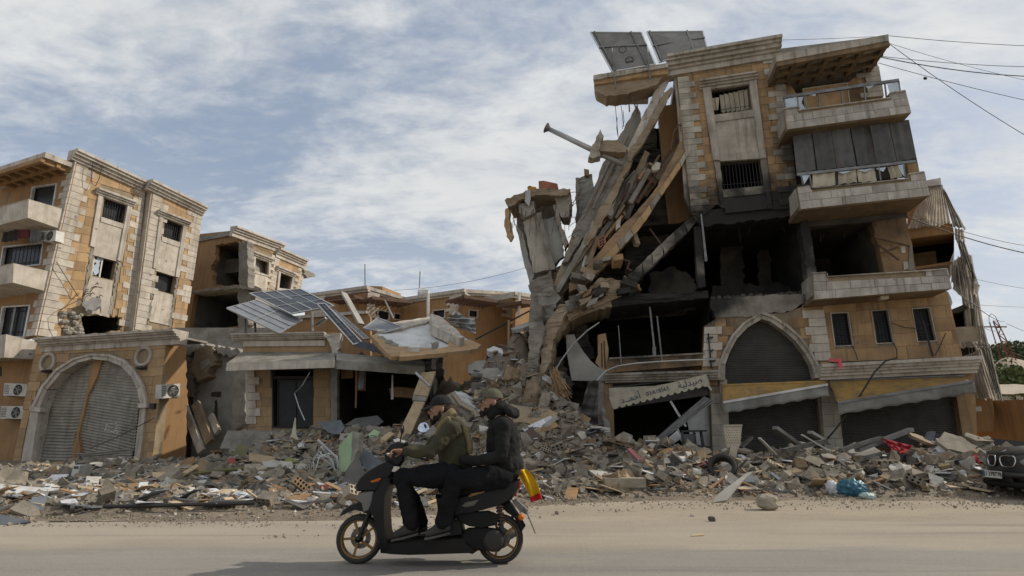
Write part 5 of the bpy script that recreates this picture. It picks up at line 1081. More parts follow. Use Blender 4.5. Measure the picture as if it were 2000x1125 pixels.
# ================================================================ low ruined shop in the middle
MF = vpl((445, 740), 20.2, (840, 740), 20.6)
MS = thing('ruined_shop', 'low ochre shop with a pale canopy slab and dark glass door behind the rubble', 'shop', MF.at(640, 850)); MS.location.z = 0
door = Z4((445, 70), (725, 72), (722, 470), (452, 462))
MW = wallh('wall', MF, Z4((285, 60), (840, 60), (838, 640), (290, 640)), [door], 0.0, 0.3, 'mortar', MS)
blocks('stone_block', MF, Z4((300, 70), (838, 70), (836, 520), (300, 520)), 0.0, 0.36, 0.9, [MATS['ochre_stone']], MW, region=Z4((300, 70), (838, 70), (836, 520), (345, 520), (300, 440)), holes=[insetq(door, .02)], th=0.025, seed=51, gap=.01)
quoins(MF, Z4((272, 75))[0], Z4((285, 440))[0], 7, 0.5, 0.34, 1, 0.0, 0.08, MATS['white_stone'], MS)
frame_quad('door_frame', MF, insetq(door, -0.04), 2.6, 0.02, 0.14, 'black_metal', MS)
for k, px in enumerate((Z4((485, 140), (600, 142), (600, 458), (482, 458)), Z4((604, 142), (718, 140), (718, 460), (604, 458)))):
    q = px; o = frame_quad('door_leaf_frame', MF, insetq(q, -0.06), 1.6, -0.05, 0.06, 'black_metal', MS)
    slab('door_pane', MF, q, -0.1, 0.015, 'glass_dark', MS)
slab('door_transom', MF, Z4((455, 118), (722, 118), (722, 136), (455, 136)), -0.02, 0.08, 'black_metal', MS)
room(MF, door, -0.4, 3, MATS['dark_interior'], MS)
# parapet mouldings and sloping canopy
slab('parapet', MF, Z3((350, 655), (880, 645), (875, 775), (350, 765)), -0.02, 0.3, 'ochre_stone', MS)
cornice(MF, *Z3((280, 650), (795, 640)), [(0.35, 0.05), (0.27, 0.06), (0.18, 0.07), (0.1, 0.05)], 'white_trim', MS)
slab('parapet_band', MF, Z3((352, 692), (800, 688), (800, 718), (352, 722)), 0.05, 0.1, 'white_stone', MS)
rough('torn_parapet', MF, Z3((790, 655), (882, 645), (880, 690), (865, 790), (838, 795), (830, 720)), 0.25, 0.4, 'white_trim', MS, 2, 6, 5)
f0, f1 = MF.at(*Z3((262, 814))[0], 1.5), MF.at(*Z3((856, 797))[0], 1.5); g0, g1 = MF.at(*Z3((345, 752))[0], 0.0), MF.at(*Z3((850, 752))[0], 0.0)
th = V((0, 0, -0.26)); MB().hexa([f0, f1, g1, g0], [f0 + th, f1 + th, g1 + th, g0 + th]).build('canopy_slab', 'concrete', MS)
MB().prism([f0 + MF.n * .012 + V((0, 0, .02)), f1 + MF.n * .012 + V((0, 0, .02)), f1 + th + MF.n * .012, f0 + th + MF.n * .012], -MF.n * .06).build('canopy_fascia', 'white_stone', MS)
f0, f1 = MF.at(*Z3((862, 797))[0], 1.4), MF.at(*Z3((1350, 832))[0], 1.4); g0, g1 = MF.at(*Z3((866, 755))[0], 0.0), MF.at(*Z3((1340, 800))[0], 0.0)
th = V((0, 0, -0.3)); MB().hexa([f0, f1, g1, g0], [f0 + th, f1 + th, g1 + th, g0 + th]).build('canopy_slab', 'concrete', MS)
slab('column', MF, jagpx(Z4((835, 55), (882, 55), (880, 420), (840, 640)), 0.8, 8, 3), 0.3, 0.35, 'concrete', MS)
room(MF, Z4((885, 60), (1500, 80), (1500, 640), (885, 640)), -0.2, 4.5, MATS['dark_interior'], MS)
slab('wood_post', MF, Z4((1002, 70), (1016, 70), (1010, 330), (1000, 330)), -0.3, 0.08, 'wood', MS)
slab('mirror', MF, Z4((1030, 75), (1060, 75), (1055, 200), (1020, 205)), -0.8, 0.03, 'glass_pale', MS)
slab('mirror_frame', MF, Z4((1015, 70), (1075, 70), (1070, 215), (1010, 215)), -0.84, 0.03, 'wood', MS)
slab('light_tube', MF, Z4((1245, 110), (1254, 110), (1256, 270), (1240, 275)), 0.0, 0.05, 'white_metal', MS)
slab('hanging_sign', MF, Z4((905, 75), (985, 70), (990, 130), (910, 135)), -0.4, 0.05, 'wood', MS)
MB().prism([MF.at(*p, 1.4) for p in Z4((150, 480), (760, 480), (770, 600), (100, 600))], -MF.n * 2.0).build('plinth', 'concrete', MS)
o = slab('sofa_back', MF, jagpx(Z4((1225, 200), (1290, 190), (1400, 200), (1400, 270), (1235, 250)), 1, 8), -0.6, 0.6, 'wood', None); tag(o, 'brown wooden sofa back inside the dark open shop', 'sofa')
# bent aluminium strip hanging in front of the glass door
o = MB().tube([MF.at(*Z4(p)[0], 0.5) for p in ((700, 90), (645, 185), (598, 232), (625, 320), (665, 412))], 0.022, 5).build('bent_strip', 'alu'); tag(o, 'bent aluminium strip hanging before the dark glass door', 'metal strip')
# ---------------------------------------------------------------- fallen roof with white top and ochre rim
TOPP = [atY(*Z3((1085, 652))[0], 20.5), atY(*Z3((1235, 612))[0], 23.0), atY(*Z6((240, 310))[0], 23.5), atY(*Z6((440, 415))[0], 21.5), atY(*Z6((360, 465))[0], 20.3), atY(*Z6((0, 500))[0], 20.0)]
FR = thing('fallen_roof', 'tilted white roof slab with an ochre rim lying on the rubble', 'roof', V((-3.4, 20.5, 3.0)))
FP = ppl(TOPP[0], TOPP[2], TOPP[4])
def fp_(*px): return [FP.at(*p) for p in px]
MB().prism(fp_(*Z3((1075, 655), (1235, 610), (1400, 555)), *Z6((235, 300), (480, 412), (560, 455), (330, 505), (0, 520)), *Z3((1160, 735))), -FP.n * 0.25).build('roof_top', 'white_paint', FR)
rough('rim', FP, Z3((1050, 660), (1085, 655), (1180, 720), (1385, 730), (1385, 765), (1165, 775), (1140, 755)), 0.12, 0.14, 'ochre_stone', FR, 0.5, 9, 71, amp=0.012)
rough('rim', FP, Z6((0, 510), (230, 500), (360, 475), (365, 425), (520, 425), (602, 462), (570, 492), (300, 525), (0, 552)), 0.14, 0.14, 'ochre_stone', FR, 0.5, 9, 72, amp=0.012)
rough('parapet', FP, Z6((228, 235), (290, 248), (380, 320), (480, 405), (440, 415), (330, 360), (240, 315)), 0.45, 0.4, 'white_trim', FR, 1, 8, 73, amp=0.03)
rough('parapet', FP, Z3((1075, 600), (1240, 580), (1400, 550), (1410, 575), (1240, 618), (1090, 640)), 0.1, 0.3, 'white_trim', FR, 1, 8, 74, amp=0.03)
for k in range(30):
    x, y = RND.uniform(1090, 1190), 0; y = 660 + (x - 1090) * 0.62 + RND.uniform(-6, 14); p = FP.at(*Z3((x, y))[0], 0.1); s = RND.uniform(.03, .1)
    MB().ell(p, (s * 1.4, s, s * .8), 6, 4).build('grit', 'concrete', FR)
slab('vent_box', FP, Z6((70, 462), (148, 460), (150, 480), (72, 482)), 0.3, 0.3, 'white_metal', FR)
o = rough('broken_post', MF, Z6((228, 445), (285, 442), (275, 520), (262, 640), (232, 640), (240, 520)), 1.3, 0.3, 'concrete', None, 1.5, 6, 76); tag(o, 'thin broken concrete stub hanging under the fallen white roof', 'debris')
# solar array thrown over the shop parapet
def pvpx(px, Ys, lab, front, cols=6, rows=2, grid=True): return pv('solar_panel', [atY(*p, y) for p, y in zip(Z3(*px), Ys)], lab, front, grid, cols=cols, rows=rows)
t = pvpx(((262, 512), (425, 468), (675, 577), (552, 650)), (20.3, 21.8, 21.6, 19.9), 'dusty pale solar panel at the left end of the tilted array', 'pv_dusty', 4, 2)
t2 = pvpx(((388, 430), (668, 408), (850, 500), (612, 543)), (22.5, 22.8, 21.4, 21.2), 'dark blue solar panel behind the dusty one on the array', 'pv_blue', 4, 3)
pvpx(((757, 488), (802, 487), (1002, 698), (957, 712)), (21.0, 21.1, 20.3, 20.2), 'narrow steep solar panel sliding off the parapet', 'pv_blue', 2, 6)
pvpx(((803, 490), (905, 560), (1040, 678), (1015, 680)), (21.6, 21.9, 21.0, 20.6), 'twisted dark solar panel wedged behind the steep one', 'pv_blue', 3, 3)
pvpx(((1012, 622), (1090, 566), (1228, 617), (1125, 645)), (20.6, 21.6, 21.4, 20.6), 'pale loose solar panel lying by the fallen white roof', 'pv_dusty', 2, 2, False)
for k, (a, b) in enumerate((((363, 570), (365, 760)), ((415, 590), (418, 640)), ((530, 645), (532, 750)), ((730, 530), (732, 640)), ((752, 600), (805, 565)))):
    MB().tube([atY(*Z3(a)[0], 20.6), atY(*Z3(b)[0], 20.4)], 0.05, 6).build('support_leg', 'grey_metal', t if k < 3 else t2)
o = slab('crumpled_sheet', MF, jagpx(Z3((955, 715), (1000, 695), (1060, 705), (1120, 765), (1060, 755)), 2, 8), 0.4, 0.02, 'pv_blue', None); tag(o, 'crumpled dark sheet under the steep solar panel', 'metal sheet')
o = MB().bar(atY(*Z3((903, 428))[0], 22.5), atY(*Z3((1000, 600))[0], 21.8), 0.3, 0.08).build('leaning_plank', 'plaster_grey'); tag(o, 'grey plank leaning behind the twisted solar panel', 'plank')
for k, (a, b) in enumerate((((1130, 468), (1178, 568)), ((760, 610), (850, 545)), ((1010, 540), (960, 520)))):
    o = MB().bar(atY(*Z3(a)[0], 23), atY(*Z3(b)[0], 23), 0.07, 0.05).build('loose_bar', 'white_metal'); tag(o, ['pale bar leaning behind the loose solar panel', 'pale brace standing behind the solar array', 'short pale bar lying near the grey plank'][k], 'bar')
# balustrade and terrace wall behind the array
TB = vpl((590, 620), 26, (720, 620), 26); o = slab('terrace_wall', TB, Z3((560, 560), (1025, 525), (1050, 560), (1050, 1180), (560, 1180)), 0, 0.3, 'ochre_plaster', None); tag(o, 'ochre terrace wall with pale coping behind the solar array', 'wall')
cornice(TB, *Z3((600, 556), (1028, 524)), [(0.12, 0.14)], 'white_trim', o, 'coping')
o = shutter('roofing_sheet', vpl((880, 620), 23, (940, 620), 23), Z6((345, 265), (555, 270), (560, 380), (400, 330)), None, 0, 'pale_metal', None, 3, 0.5, 77, 0.1, 20); tag(o, 'curled pale corrugated roofing sheet on top of the rubble', 'metal sheet')
o = shutter('roofing_sheet', vpl((880, 620), 23.4, (940, 620), 23.4), Z6((345, 270), (415, 212), (490, 262), (430, 290)), None, 0, 'pale_metal', None, 2, 0.3, 79, 0.08, 12); tag(o, 'upright bent piece of roofing sheet behind the curled one', 'metal sheet')
for k, (px, m) in enumerate(((((700, 690), (770, 700), (860, 690), (880, 850), (690, 850)), 'dark_interior'),)):
    rough('rear_debris', vpl((850, 700), 24.6, (1000, 700), 24.6), px, 0, 0.8, m, MS, 3, 9, 120 + k, sub=.35, amp=.12)
# ---------------------------------------------------------------- blocks farther back
def far_block(pl, wall, winds, label, quo=(), corn=None, trell=(), cat='building'):
    t = thing('apartment_building', label, cat, pl.at(*wall[-1])); t.location.z = 0
    wallh('wall', pl, wall, winds, 0, 0.3, 'ochre_plaster', t)
    for q in winds:
        wn_ = slab('window', pl, q, -0.2, 0.05, 'glass_dark', t); frame_quad('window_frame', pl, q, 1.8, 0.1, 0.2, 'white_trim', wn_)
    for (a, b, n, sg) in quo: quoins(pl, a, b, n, 1.3, 0.9, sg, 0.02, 0.2, MATS['white_stone'], t)
    if corn: cornice(pl, *corn, [(0.3, 0.3), (0.15, 0.2)], 'white_trim', t, back=6)
    for (px, d) in trell:
        a, b = pl.at(*px[0], d), pl.at(*px[1], d)
        mb = MB(); n = 9
        for i in range(n + 1): mb.bar(a.lerp(b, i / n), a.lerp(b, i / n) - pl.n * d, 0.12, 0.2)
        mb.bar(a, b, 0.15, 0.25); mb.bar(a - pl.n * d * .5, b - pl.n * d * .5, 0.12, 0.2); mb.build('pergola', 'rust', t)
    return t
FB1 = vpl((715, 560), 47, (850, 600), 53); FB2 = PL(FB1.A.copy(), LF.u)
far_block(FB1, Z3((1030, 400), (1250, 460), (1420, 500), (1420, 1170), (1030, 1170)), [Z3((1095, 520), (1155, 535), (1152, 575), (1092, 570)), Z3((1185, 540), (1235, 548), (1232, 575), (1182, 570))], 'far ochre block with a pergola above the solar array', [(Z3((1032, 402))[0], Z3((1020, 560))[0], 8, 1)], Z3((1028, 388), (1260, 455)), [(Z3((1058, 455), (1290, 480)), 2.5)])
o = far_block(FB2, Z3((690, 440), (1030, 395), (1020, 1170), (690, 1170)), [], 'front wall of the far ochre block left of the pergola', [(Z3((815, 425))[0], Z3((800, 560))[0], 7, -1)], Z3((700, 432), (1032, 386)), [(Z3((800, 460), (960, 445)), 2.0)], 'building')
slab('roof_room', FB2, Z3((1020, 388), (1115, 392), (1118, 420), (1020, 420)), -2, 3, 'ochre_plaster', o)
FB3 = vpl((780, 600), 50, (905, 565), 46); 
far_block(FB3, Z6((0, 125), (470, 55), (470, 1100), (0, 1100)), [Z6((245, 215), (330, 205), (328, 260), (245, 262))], 'far ochre block right of the pergola with one white framed window', [(Z6((470, 75))[0], Z6((430, 235))[0], 7, -1)], Z6((0, 120), (475, 50)))
FB4 = vpl((905, 570), 46, (1010, 610), 50)
far_block(FB4, Z6((470, 60), (850, 85), (850, 1100), (470, 1100)), [Z6((515, 210), (575, 215), (572, 260), (512, 255))], 'far ochre block behind the rubble with a rusty pergola', [(Z6((852, 90))[0], Z6((830, 270))[0], 8, -1)], Z6((468, 55), (855, 75)), [(Z6((470, 110), (735, 150)), 2.5)])
FB5 = vpl((1003, 575), 45.5, (1060, 590), 49)
far_block(FB5, Z6((850, 80), (1200, 120), (1200, 1100), (850, 1100)), [], 'farthest right ochre wall end beside the leaning stump', [], Z6((848, 72), (1090, 112)), [(Z6((890, 150), (1050, 160)), 2.5)])
for k, (a, b) in enumerate((((1020, 270), (1021, 390)), ((1323, 310), (1318, 425)))):
    o = MB().tube([atY(*Z3(a)[0], 50), atY(*Z3(b)[0], 50)], 0.05, 5).build('roof_antenna', 'grey_metal'); tag(o, ['thin antenna mast on the far roof left', 'thin antenna mast on the far roof beside the water heater'][k], 'antenna')
o = MB().tube([atY(*Z6((140, 85))[0], 49), atY(*Z6((215, 90))[0], 49)], 0.45, 10).build('water_heater', 'white_metal'); tag(o, 'white cylinder water heater on the far roof', 'water tank')
for k, x in enumerate((210, 878)):
    o = MB().tube([atY(*Z6((x, 85))[0], 44), atY(*Z6((x, 262))[0], 44)], 0.14, 6).build('drain_pipe', 'white_metal'); tag(o, ['white drain pipe on the far ochre wall left of the window', 'white drain pipe on the far wall beside the stump'][k], 'pipe')
# ================================================================ neighbour draped in torn cloth, right rear
DP = vpl((1780, 500), 18.6, (1900, 500), 17.6)
DB = thing('draped_building', 'neighbouring block draped in torn cream awning cloth at the right', 'building', DP.at(1850, 800)); DB.location.z = 0
slab('balcony_front', DP, R10((355, 565), (780, 520), (800, 612), (370, 668)), 0.1, 1.2, 'ochre_plaster', DB)
slab('wall', DP, R7((640, 560), (905, 535), (960, 900), (960, 1020), (640, 1020)), -0.6, 0.3, 'ochre_plaster', DB)
slab('upper_wall', DP, R10((355, 250), (690, 150), (760, 520), (350, 570)), -0.5, 0.3, 'ochre_plaster', DB)
room(DP, R10((360, 670), (800, 612), (800, 780), (760, 880), (410, 940)), -0.1, 3.0, MATS['sooty_wall'], DB)
slab('inner_wall', DP, R10((410, 810), (620, 780), (640, 900), (420, 930)), -1.5, 0.2, 'wood', DB)
slab('balcony_rail', DP, R10((415, 935), (780, 885), (782, 905), (418, 955)), 0.1, 0.1, 'ochre_plaster', DB)
slab('balcony_floor', DP, R7((715, 355), (800, 320), (815, 340), (770, 365), (720, 368)), 0.2, 1.5, 'dark_interior', DB)
slab('parapet', DP, R7((742, 448), (870, 440), (880, 528), (760, 535)), 0.15, 0.3, 'cloth_cream', DB)
room(DP, R7((730, 368), (860, 345), (865, 440), (740, 448)), 0.0, 2.0, MATS['dark_interior'], DB)
for q in (R7((775, 560), (855, 555), (858, 600), (790, 602)),): slab('dark_gap', DP, q, 0.02, 0.5, 'soot_black', DB)
slab('pilaster', DP, R7((800, 345), (830, 340), (838, 440), (808, 442)), 0.02, 0.3, 'white_stone', DB)
def drape(px, d, waves, mat, nm, seed, amp=0.06, nv=10):
    r = random.Random(seed)
    def P(u, v):
        p = DP.at(*qpt(px, u, v), d); return p + DP.n * (amp * sin(u * waves * 2 * pi + 0.8 * sin(v * 3 + seed)) + 0.12 * noise.noise(V((u * 3, v * 4, seed)))) + V((0, 0, 0.12 * noise.noise(V((u * 6, seed, 1))) * v))
    return MB().sheet(P, max(10, waves * 6), nv).build(nm, mat, DB, smooth=True)
drape(R7((760, 60), (838, 50), (905, 440), (800, 450)), -0.05, 5, 'tarp_cream', 'hanging_cloth', 21, 0.08); drape(R7((800, 450), (905, 440), (1003, 845), (850, 830)), -0.05, 7, 'tarp_cream', 'hanging_cloth', 22, 0.08)
drape(R10((535, 165), (690, 155), (770, 525), (345, 572)), 0.25, 12, 'tarp_cream', 'striped_awning', 3, 0.05)
slab('awning_box', DP, R10((537, 108), (670, 83), (678, 150), (545, 165)), 0.3, 0.2, 'white_metal', DB)
drape(R10((690, 180), (725, 230), (910, 570), (790, 558)), 0.3, 3, 'awning_grey', 'hanging_cloth', 4, 0.12)
drape(R10((805, 570), (890, 575), (905, 700), (810, 680)), 0.35, 3, 'tarp_cream', 'hanging_cloth', 5, 0.1)
drape(R10((815, 660), (900, 700), (1035, 1110), (870, 860)), 0.3, 4, 'awning_grey', 'hanging_cloth', 6, 0.12)
drape(R10((780, 880), (890, 830), (945, 1125), (770, 1100)), 0.45, 5, 'tarp_cream', 'hanging_cloth', 7, 0.1)
drape(R7((745, 110), (800, 150), (830, 330), (735, 235)), 0.5, 3, 'tarp_cream', 'hanging_cloth', 8, 0.1)
drape(R7((830, 60), (850, 150), (880, 450), (850, 440)), 0.3, 2, 'awning_grey', 'hanging_cloth', 9, 0.08)
drape(R7((805, 165), (885, 215), (865, 285), (825, 240)), 0.4, 2, 'tarp_cream', 'hanging_cloth', 10, 0.08)
drape(R7((872, 440), (900, 430), (935, 560), (882, 545)), 0.4, 3, 'awning_grey', 'hanging_cloth', 11, 0.08)
drape(R7((765, 530), (880, 525), (935, 560), (775, 560)), 0.42, 6, 'tarp_cream', 'hanging_cloth', 12, 0.04, 4)
drape(R7((885, 555), (940, 560), (1012, 860), (955, 790)), 0.5, 4, 'awning_grey', 'hanging_cloth', 13, 0.12)
drape(R7((780, 610), (890, 570), (975, 845), (830, 832)), 0.35, 9, 'tarp_cream', 'striped_awning', 14, 0.04)
slab('wall_box', DP, R7((808, 795), (835, 792), (838, 828), (812, 832)), 0.4, 0.2, 'white_metal', DB)
slab('lamp_bank', DP, R7((840, 888), (890, 882), (895, 908), (843, 910)), 0.3, 0.2, 'white_metal', DB)
o = slab('cloth_bundle', DP, jagpx(R7((697, 258), (712, 255), (732, 310), (722, 335), (705, 300)), 1, 6), 0.9, 0.2, 'glass_pale', None); tag(o, 'blue and white cloth bundle under the lowest right balcony', 'cloth')
o = curtain(RF, R4((860, 598), (876, 598), (882, 632), (868, 636)), 0.25, 0.03, 2, MATS['coral_cloth'], None, 'hanging_rag', seed=5); tag(o, 'small red rag hanging at the burnt floor edge', 'rag')
o = curtain(RF, R4((835, 610), (858, 605), (852, 680), (838, 675)), 0.2, 0.03, 2, MATS['tarp_grey'], None, 'hanging_rag', seed=6); tag(o, 'grey rag hanging beside the red one at the burnt floor edge', 'rag')
o = MB().sheet(lambda u, v: RF.at(*lerp2(R6((825, 480))[0], R6((905, 478))[0], u), 0.62 + .05 * v) + V((0, 0, 0.06 - (0.32 * v if u > .72 else 0.08 * v) + .03 * sin(u * 9))), 16, 5).build('red_garment', 'coral_cloth', smooth=True); tag(o, 'coral red garment lying on the stone cornice beside the pointed arch', 'garment')
# ochre boundary wall, hills and trees to the right
OW = vpl((1895, 820), 19.5, (2000, 820), 17.5)
o = slab('boundary_wall', OW, R7((835, 855), (1180, 842), (1180, 1110), (862, 1110)), 0, 0.3, 'ochre_plaster', None); tag(o, 'plain ochre boundary wall at the right edge behind the car', 'wall')
def hump(w, h, px, py, Y, nm, mat, seed):
    c = atY(px, py, Y); return MB().sheet(lambda u, v: (c.x + (u - .5) * w, c.y + (v - .3) * w * .6, -1 + (c.z + 1) * sin(pi * u) ** .7 * sin(pi * v) ** .8 * (1 + .16 * noise.noise(V((u * 7, v * 7, seed))))), 40, 24).build(nm, mat, kind='structure', smooth=True)
M('hill_green', (0.085, 0.11, 0.045), (0.14, 0.135, 0.075), scale=0.08, bump=0.3, rnd=0)
M('hill_far', (0.16, 0.175, 0.15), (0.21, 0.21, 0.18), scale=0.03, bump=0.2, rnd=0)
M('sand_heap', (0.40, 0.33, 0.25), (0.33, 0.27, 0.2), scale=0.5, rnd=0)
hump(420, 30, 1995, 700, 330, 'hill', 'hill_far', 3); hump(46, 6, 2060, 715, 62, 'hill', 'hill_green', 5)
hump(20, 5, 2003, 700, 48, 'hill', 'sand_heap', 8)
for k in range(22): 
    c = atY(1940 + RND.uniform(0, 60), 682 + RND.uniform(-6, 8), 318 + RND.uniform(0, 8))
    if k < 4:
        o = MB().abox(c - V((3, 2, 3)), c + V((3, 2, RND.uniform(1, 3)))).prism([c + V((-3.2, -2.1, 2.2)), c + V((3.2, -2.1, 2.2)), c + V((0, -2.1, 4))], (0, 4, 0)).build('hillside_house', 'white_stone'); tag(o, 'tiny pale house on the far hill at the right edge', 'house', 'houses on the far hill')
M('leaf_dark', (0.035, 0.055, 0.02), (0.055, 0.075, 0.03), rnd=0, bump=0); M('leaf_mid', (0.07, 0.10, 0.03), (0.11, 0.13, 0.05), rnd=0, bump=0); M('bark', (0.10, 0.075, 0.05))
def tree(c, h, rx, label, leaf, seed, n=900, nm='tree', grp='trees beyond the right block', s=0.3):
    r = random.Random(seed); t = thing(nm, label, 'tree' if nm != 'bush' else 'bush', c, grp); c = V(c)
    mb = MB(); mb.tube([c, c + V((0, 0, h * .5)), c + V((.1, 0, h * .85))], [h * .03, h * .02, h * .008], 6)
    for k in range(6):
        a = r.uniform(0, 6.28); b = c + V((0, 0, h * r.uniform(.3, .6))); mb.tube([b, b + V((cos(a) * rx * .7, sin(a) * rx * .7, h * .2))], [h * .012, h * .004], 4)
    mb.build('trunk', 'bark', t)
    mb = MB(); cl = [(V((r.gauss(0, .42) * rx, r.gauss(0, .42) * rx, h * (.32 + .5 * r.random()))), r.uniform(.22, .42) * rx) for _ in range(16)]
    for k in range(n):
        q, rr = cl[r.randrange(len(cl))]; d = V((r.gauss(0, 1), r.gauss(0, 1), r.gauss(0, .8))).normalized() * rr * r.random() ** .4; p = c + q + d
        u = V((r.uniform(-1, 1), r.uniform(-1, 1), r.uniform(-1, 1))).normalized() * s; v = u.cross(V((r.uniform(-1, 1), r.uniform(-1, 1), r.uniform(-1, 1)))).normalized() * s * .6
        mb.add([p - u, p + v * .8, p + u, p - v * .8], [[0, 1, 2, 3]])
    mb.build('crown', leaf, t)
TP = [(1985, 690, 95, 11, 5.5, 'leaf_dark', 'broad dark tree on the slope nearest the right edge'), (1950, 705, 90, 8, 4.5, 'leaf_dark', 'dark tree on the slope left of the pylon'), (1925, 700, 100, 9, 4, 'leaf_mid', 'pale green tree peeping out beside the hanging cloth'), (2040, 690, 80, 12, 6, 'leaf_dark', 'dark tree cut by the right edge of the picture'), (1968, 720, 70, 5, 3.5, 'leaf_mid', 'low green tree in front of the pylon foot')]
for k, (px, py, Y, h, rx, lf, lab) in enumerate(TP):
    p = atY(px, py, Y); tree((p.x, p.y, max(p.z - h * 0.7, -.5)), h, rx, lab, lf, k + 3, 1500, s=0.42)
for k, (px, py, Y) in enumerate(((1975, 745, 42), (1995, 752, 40), (1955, 735, 45), (1998, 735, 36))):
    p = atY(px, py, Y); tree((p.x, p.y, p.z - 1.6), 2.6, 1.9, ('low yellow green bush left of the pylon foot', 'low bush at the right edge above the boundary wall', 'leafy bush beside the hanging cloth at right', 'nearest green bush at the right edge')[k], 'leaf_mid', k + 30, 700, 'bush', 'bushes above the boundary wall', 0.2)
o = MB().sheet(lambda u, v: (lambda c: (c.x, c.y, c.z))(atY(1900 + 160 * u, 770 - 20 * v + 6 * noise.noise(V((u * 4, v, 2))), 24 + 10 * v)), 12, 4).build('embankment', 'sand_heap', kind='structure')
# lattice pylon and wires
PY = thing('power_pylon', 'rusty red lattice power pylon with crossarms beyond the right block', 'pylon', atY(1990, 745, 50))
pb, pt_ = atY(1988, 750, 50), atY(1962, 628, 50); pt_ = V((pb.x - 0.9, 50, pt_.z)); mb = MB(); h = pt_.z - pb.z
for sx, sy in ((-1, -1), (1, -1), (1, 1), (-1, 1)): mb.tube([pb + V((sx * .45, sy * .45, 0)), pt_ + V((sx * .2, sy * .2, 0))], 0.06, 4)
mb.build('leg_frame', M('pylon_red', (0.22, 0.07, 0.045), (0.15, 0.06, 0.045)), PY)
for k in range(9):
    a = pb.lerp(pt_, k / 9); b = pb.lerp(pt_, (k + 1) / 9); s = 1 if k % 2 else -1; q = .45 - .25 * k / 9
    MB().bar(a + V((-s * q, -q, 0)), b + V((s * q, -q, 0)), 0.06, 0.06).build('brace', 'pylon_red', PY); MB().bar(b + V((-q, -q, 0)), b + V((q, -q, 0)), 0.05, 0.05).build('brace', 'pylon_red', PY)
MB().bar(pt_ + V((-1.1, 0, -.5)), pt_ + V((1.1, 0, -.5)), 0.1, 0.1).build('crossarm', 'pylon_red', PY)
MB().tube([pt_ + V((-.4, 0, 0)), pt_ + V((-.3, 0, .5)), pt_ + V((0, 0, .75)), pt_ + V((.3, 0, .5)), pt_ + V((.4, 0, 0))], 0.03, 4).build('hoop', 'black_metal', PY)
def cable(a, b, Ya, Yb, sag, lab, r=0.012, n=14):
    A = atY(*a, Ya); B = atY(*b, Yb); o = MB().tube([A.lerp(B, i / n) - V((0, 0, sag * 4 * (i / n) * (1 - i / n))) for i in range(n + 1)], r, 4).build('overhead_wire', 'black_metal'); tag(o, lab, 'wire', 'overhead wires at the right')
cable((1527, 78), (1738, 70), 17, 15.5, 0.02, 'thin wire along the top of the roof overhang', .008)
cable((1738, 70), (2120, 92), 15.5, 17, 0.1, 'topmost wire leaving the roof corner to the right')
cable((1735, 84), (2120, 330), 15.6, 16, 0.25, 'steep wire running down right from the roof corner')
cable((1735, 84), (2120, 180), 15.6, 17, 0.15, 'thin wire below the topmost one at the upper right', .008)
cable((1722, 110), (2120, 130), 15.6, 17, 0.15, 'pair of wires upper strand leaving the penthouse')
cable((1722, 112), (2120, 150), 15.7, 17, 0.25, 'thick cable lower strand leaving the penthouse', .02)
cable((1716, 123), (2120, 220), 15.7, 17, 0.1, 'wire with a dark clamp below the penthouse cables', .012)
o = MB().ell(atY(1807, 153, 15.9), (.07, .04, .06), 6, 4).build('cable_clamp', 'black_metal'); tag(o, 'small dark clamp on the wire below the penthouse', 'clamp')
cable((1773, 424), (2120, 512), 16.2, 18, 0.25, 'thick cable sagging from the second right balcony', .02)
cable((1780, 418), (2120, 490), 16.2, 18, 0.3, 'thin cable just above the thick one at right', .01)
cable((1862, 563), (1962, 628), 16.5, 50, 0.3, 'wire from the lowest balcony down to the pylon', .02)
cable((1905, 545), (2120, 575), 18, 20, 0.1, 'thin wire leaving the hanging cloth to the right', .008)
cable((1905, 595), (2120, 600), 18, 20, 0.05, 'low thin wire right of the hanging cloth', .008)
cable((1966, 632), (2200, 700), 50, 60, 0.6, 'wire leaving the pylon top to the right', .025)
cable((1964, 640), (1922, 640), 50, 40, 0.3, 'wire leaving the pylon to the left', .02)
cable((770, 567), (1030, 522), 60, 60, 0.5, 'faint wire above the far roofs left of the stump', .02)
# loose cables hanging on the fronts
o = MB().tube([RF.at(*R6(p)[0], 0.9) for p in ((1262, 460), (1190, 480), (1120, 550), (1040, 680), (950, 810), (860, 930), (790, 1010))], 0.025, 6).build('hanging_cable', 'black_metal', smooth=True); tag(o, 'black cable drooping across the right awning to the rubble', 'cable')
for k, (pts, pl, cv, d) in enumerate((([(515, 110), (500, 200), (505, 250), (525, 262), (545, 220), (560, 160), (572, 115)], LU, Z1, 0.3), ([(430, 890), (350, 930), (318, 960), (320, 1010), (345, 1060)], LU, Z1, 0.3), ([(310, 680), (360, 760), (430, 870)], LU, Z1, 0.2), ([(440, 690), (560, 640), (660, 590), (755, 540)], PF, Z2, 0.4))):
    o = MB().tube([pl.at(*cv(p)[0], d) for p in pts], 0.015, 5).build('hanging_cable', 'black_metal', smooth=True); tag(o, ['looped cable hanging from the left block cornice', 'cable looping over the breach in the left block', 'thin cable hanging beside the left block corner stones', 'thin cable crossing the buckled shutter'][k], 'cable')
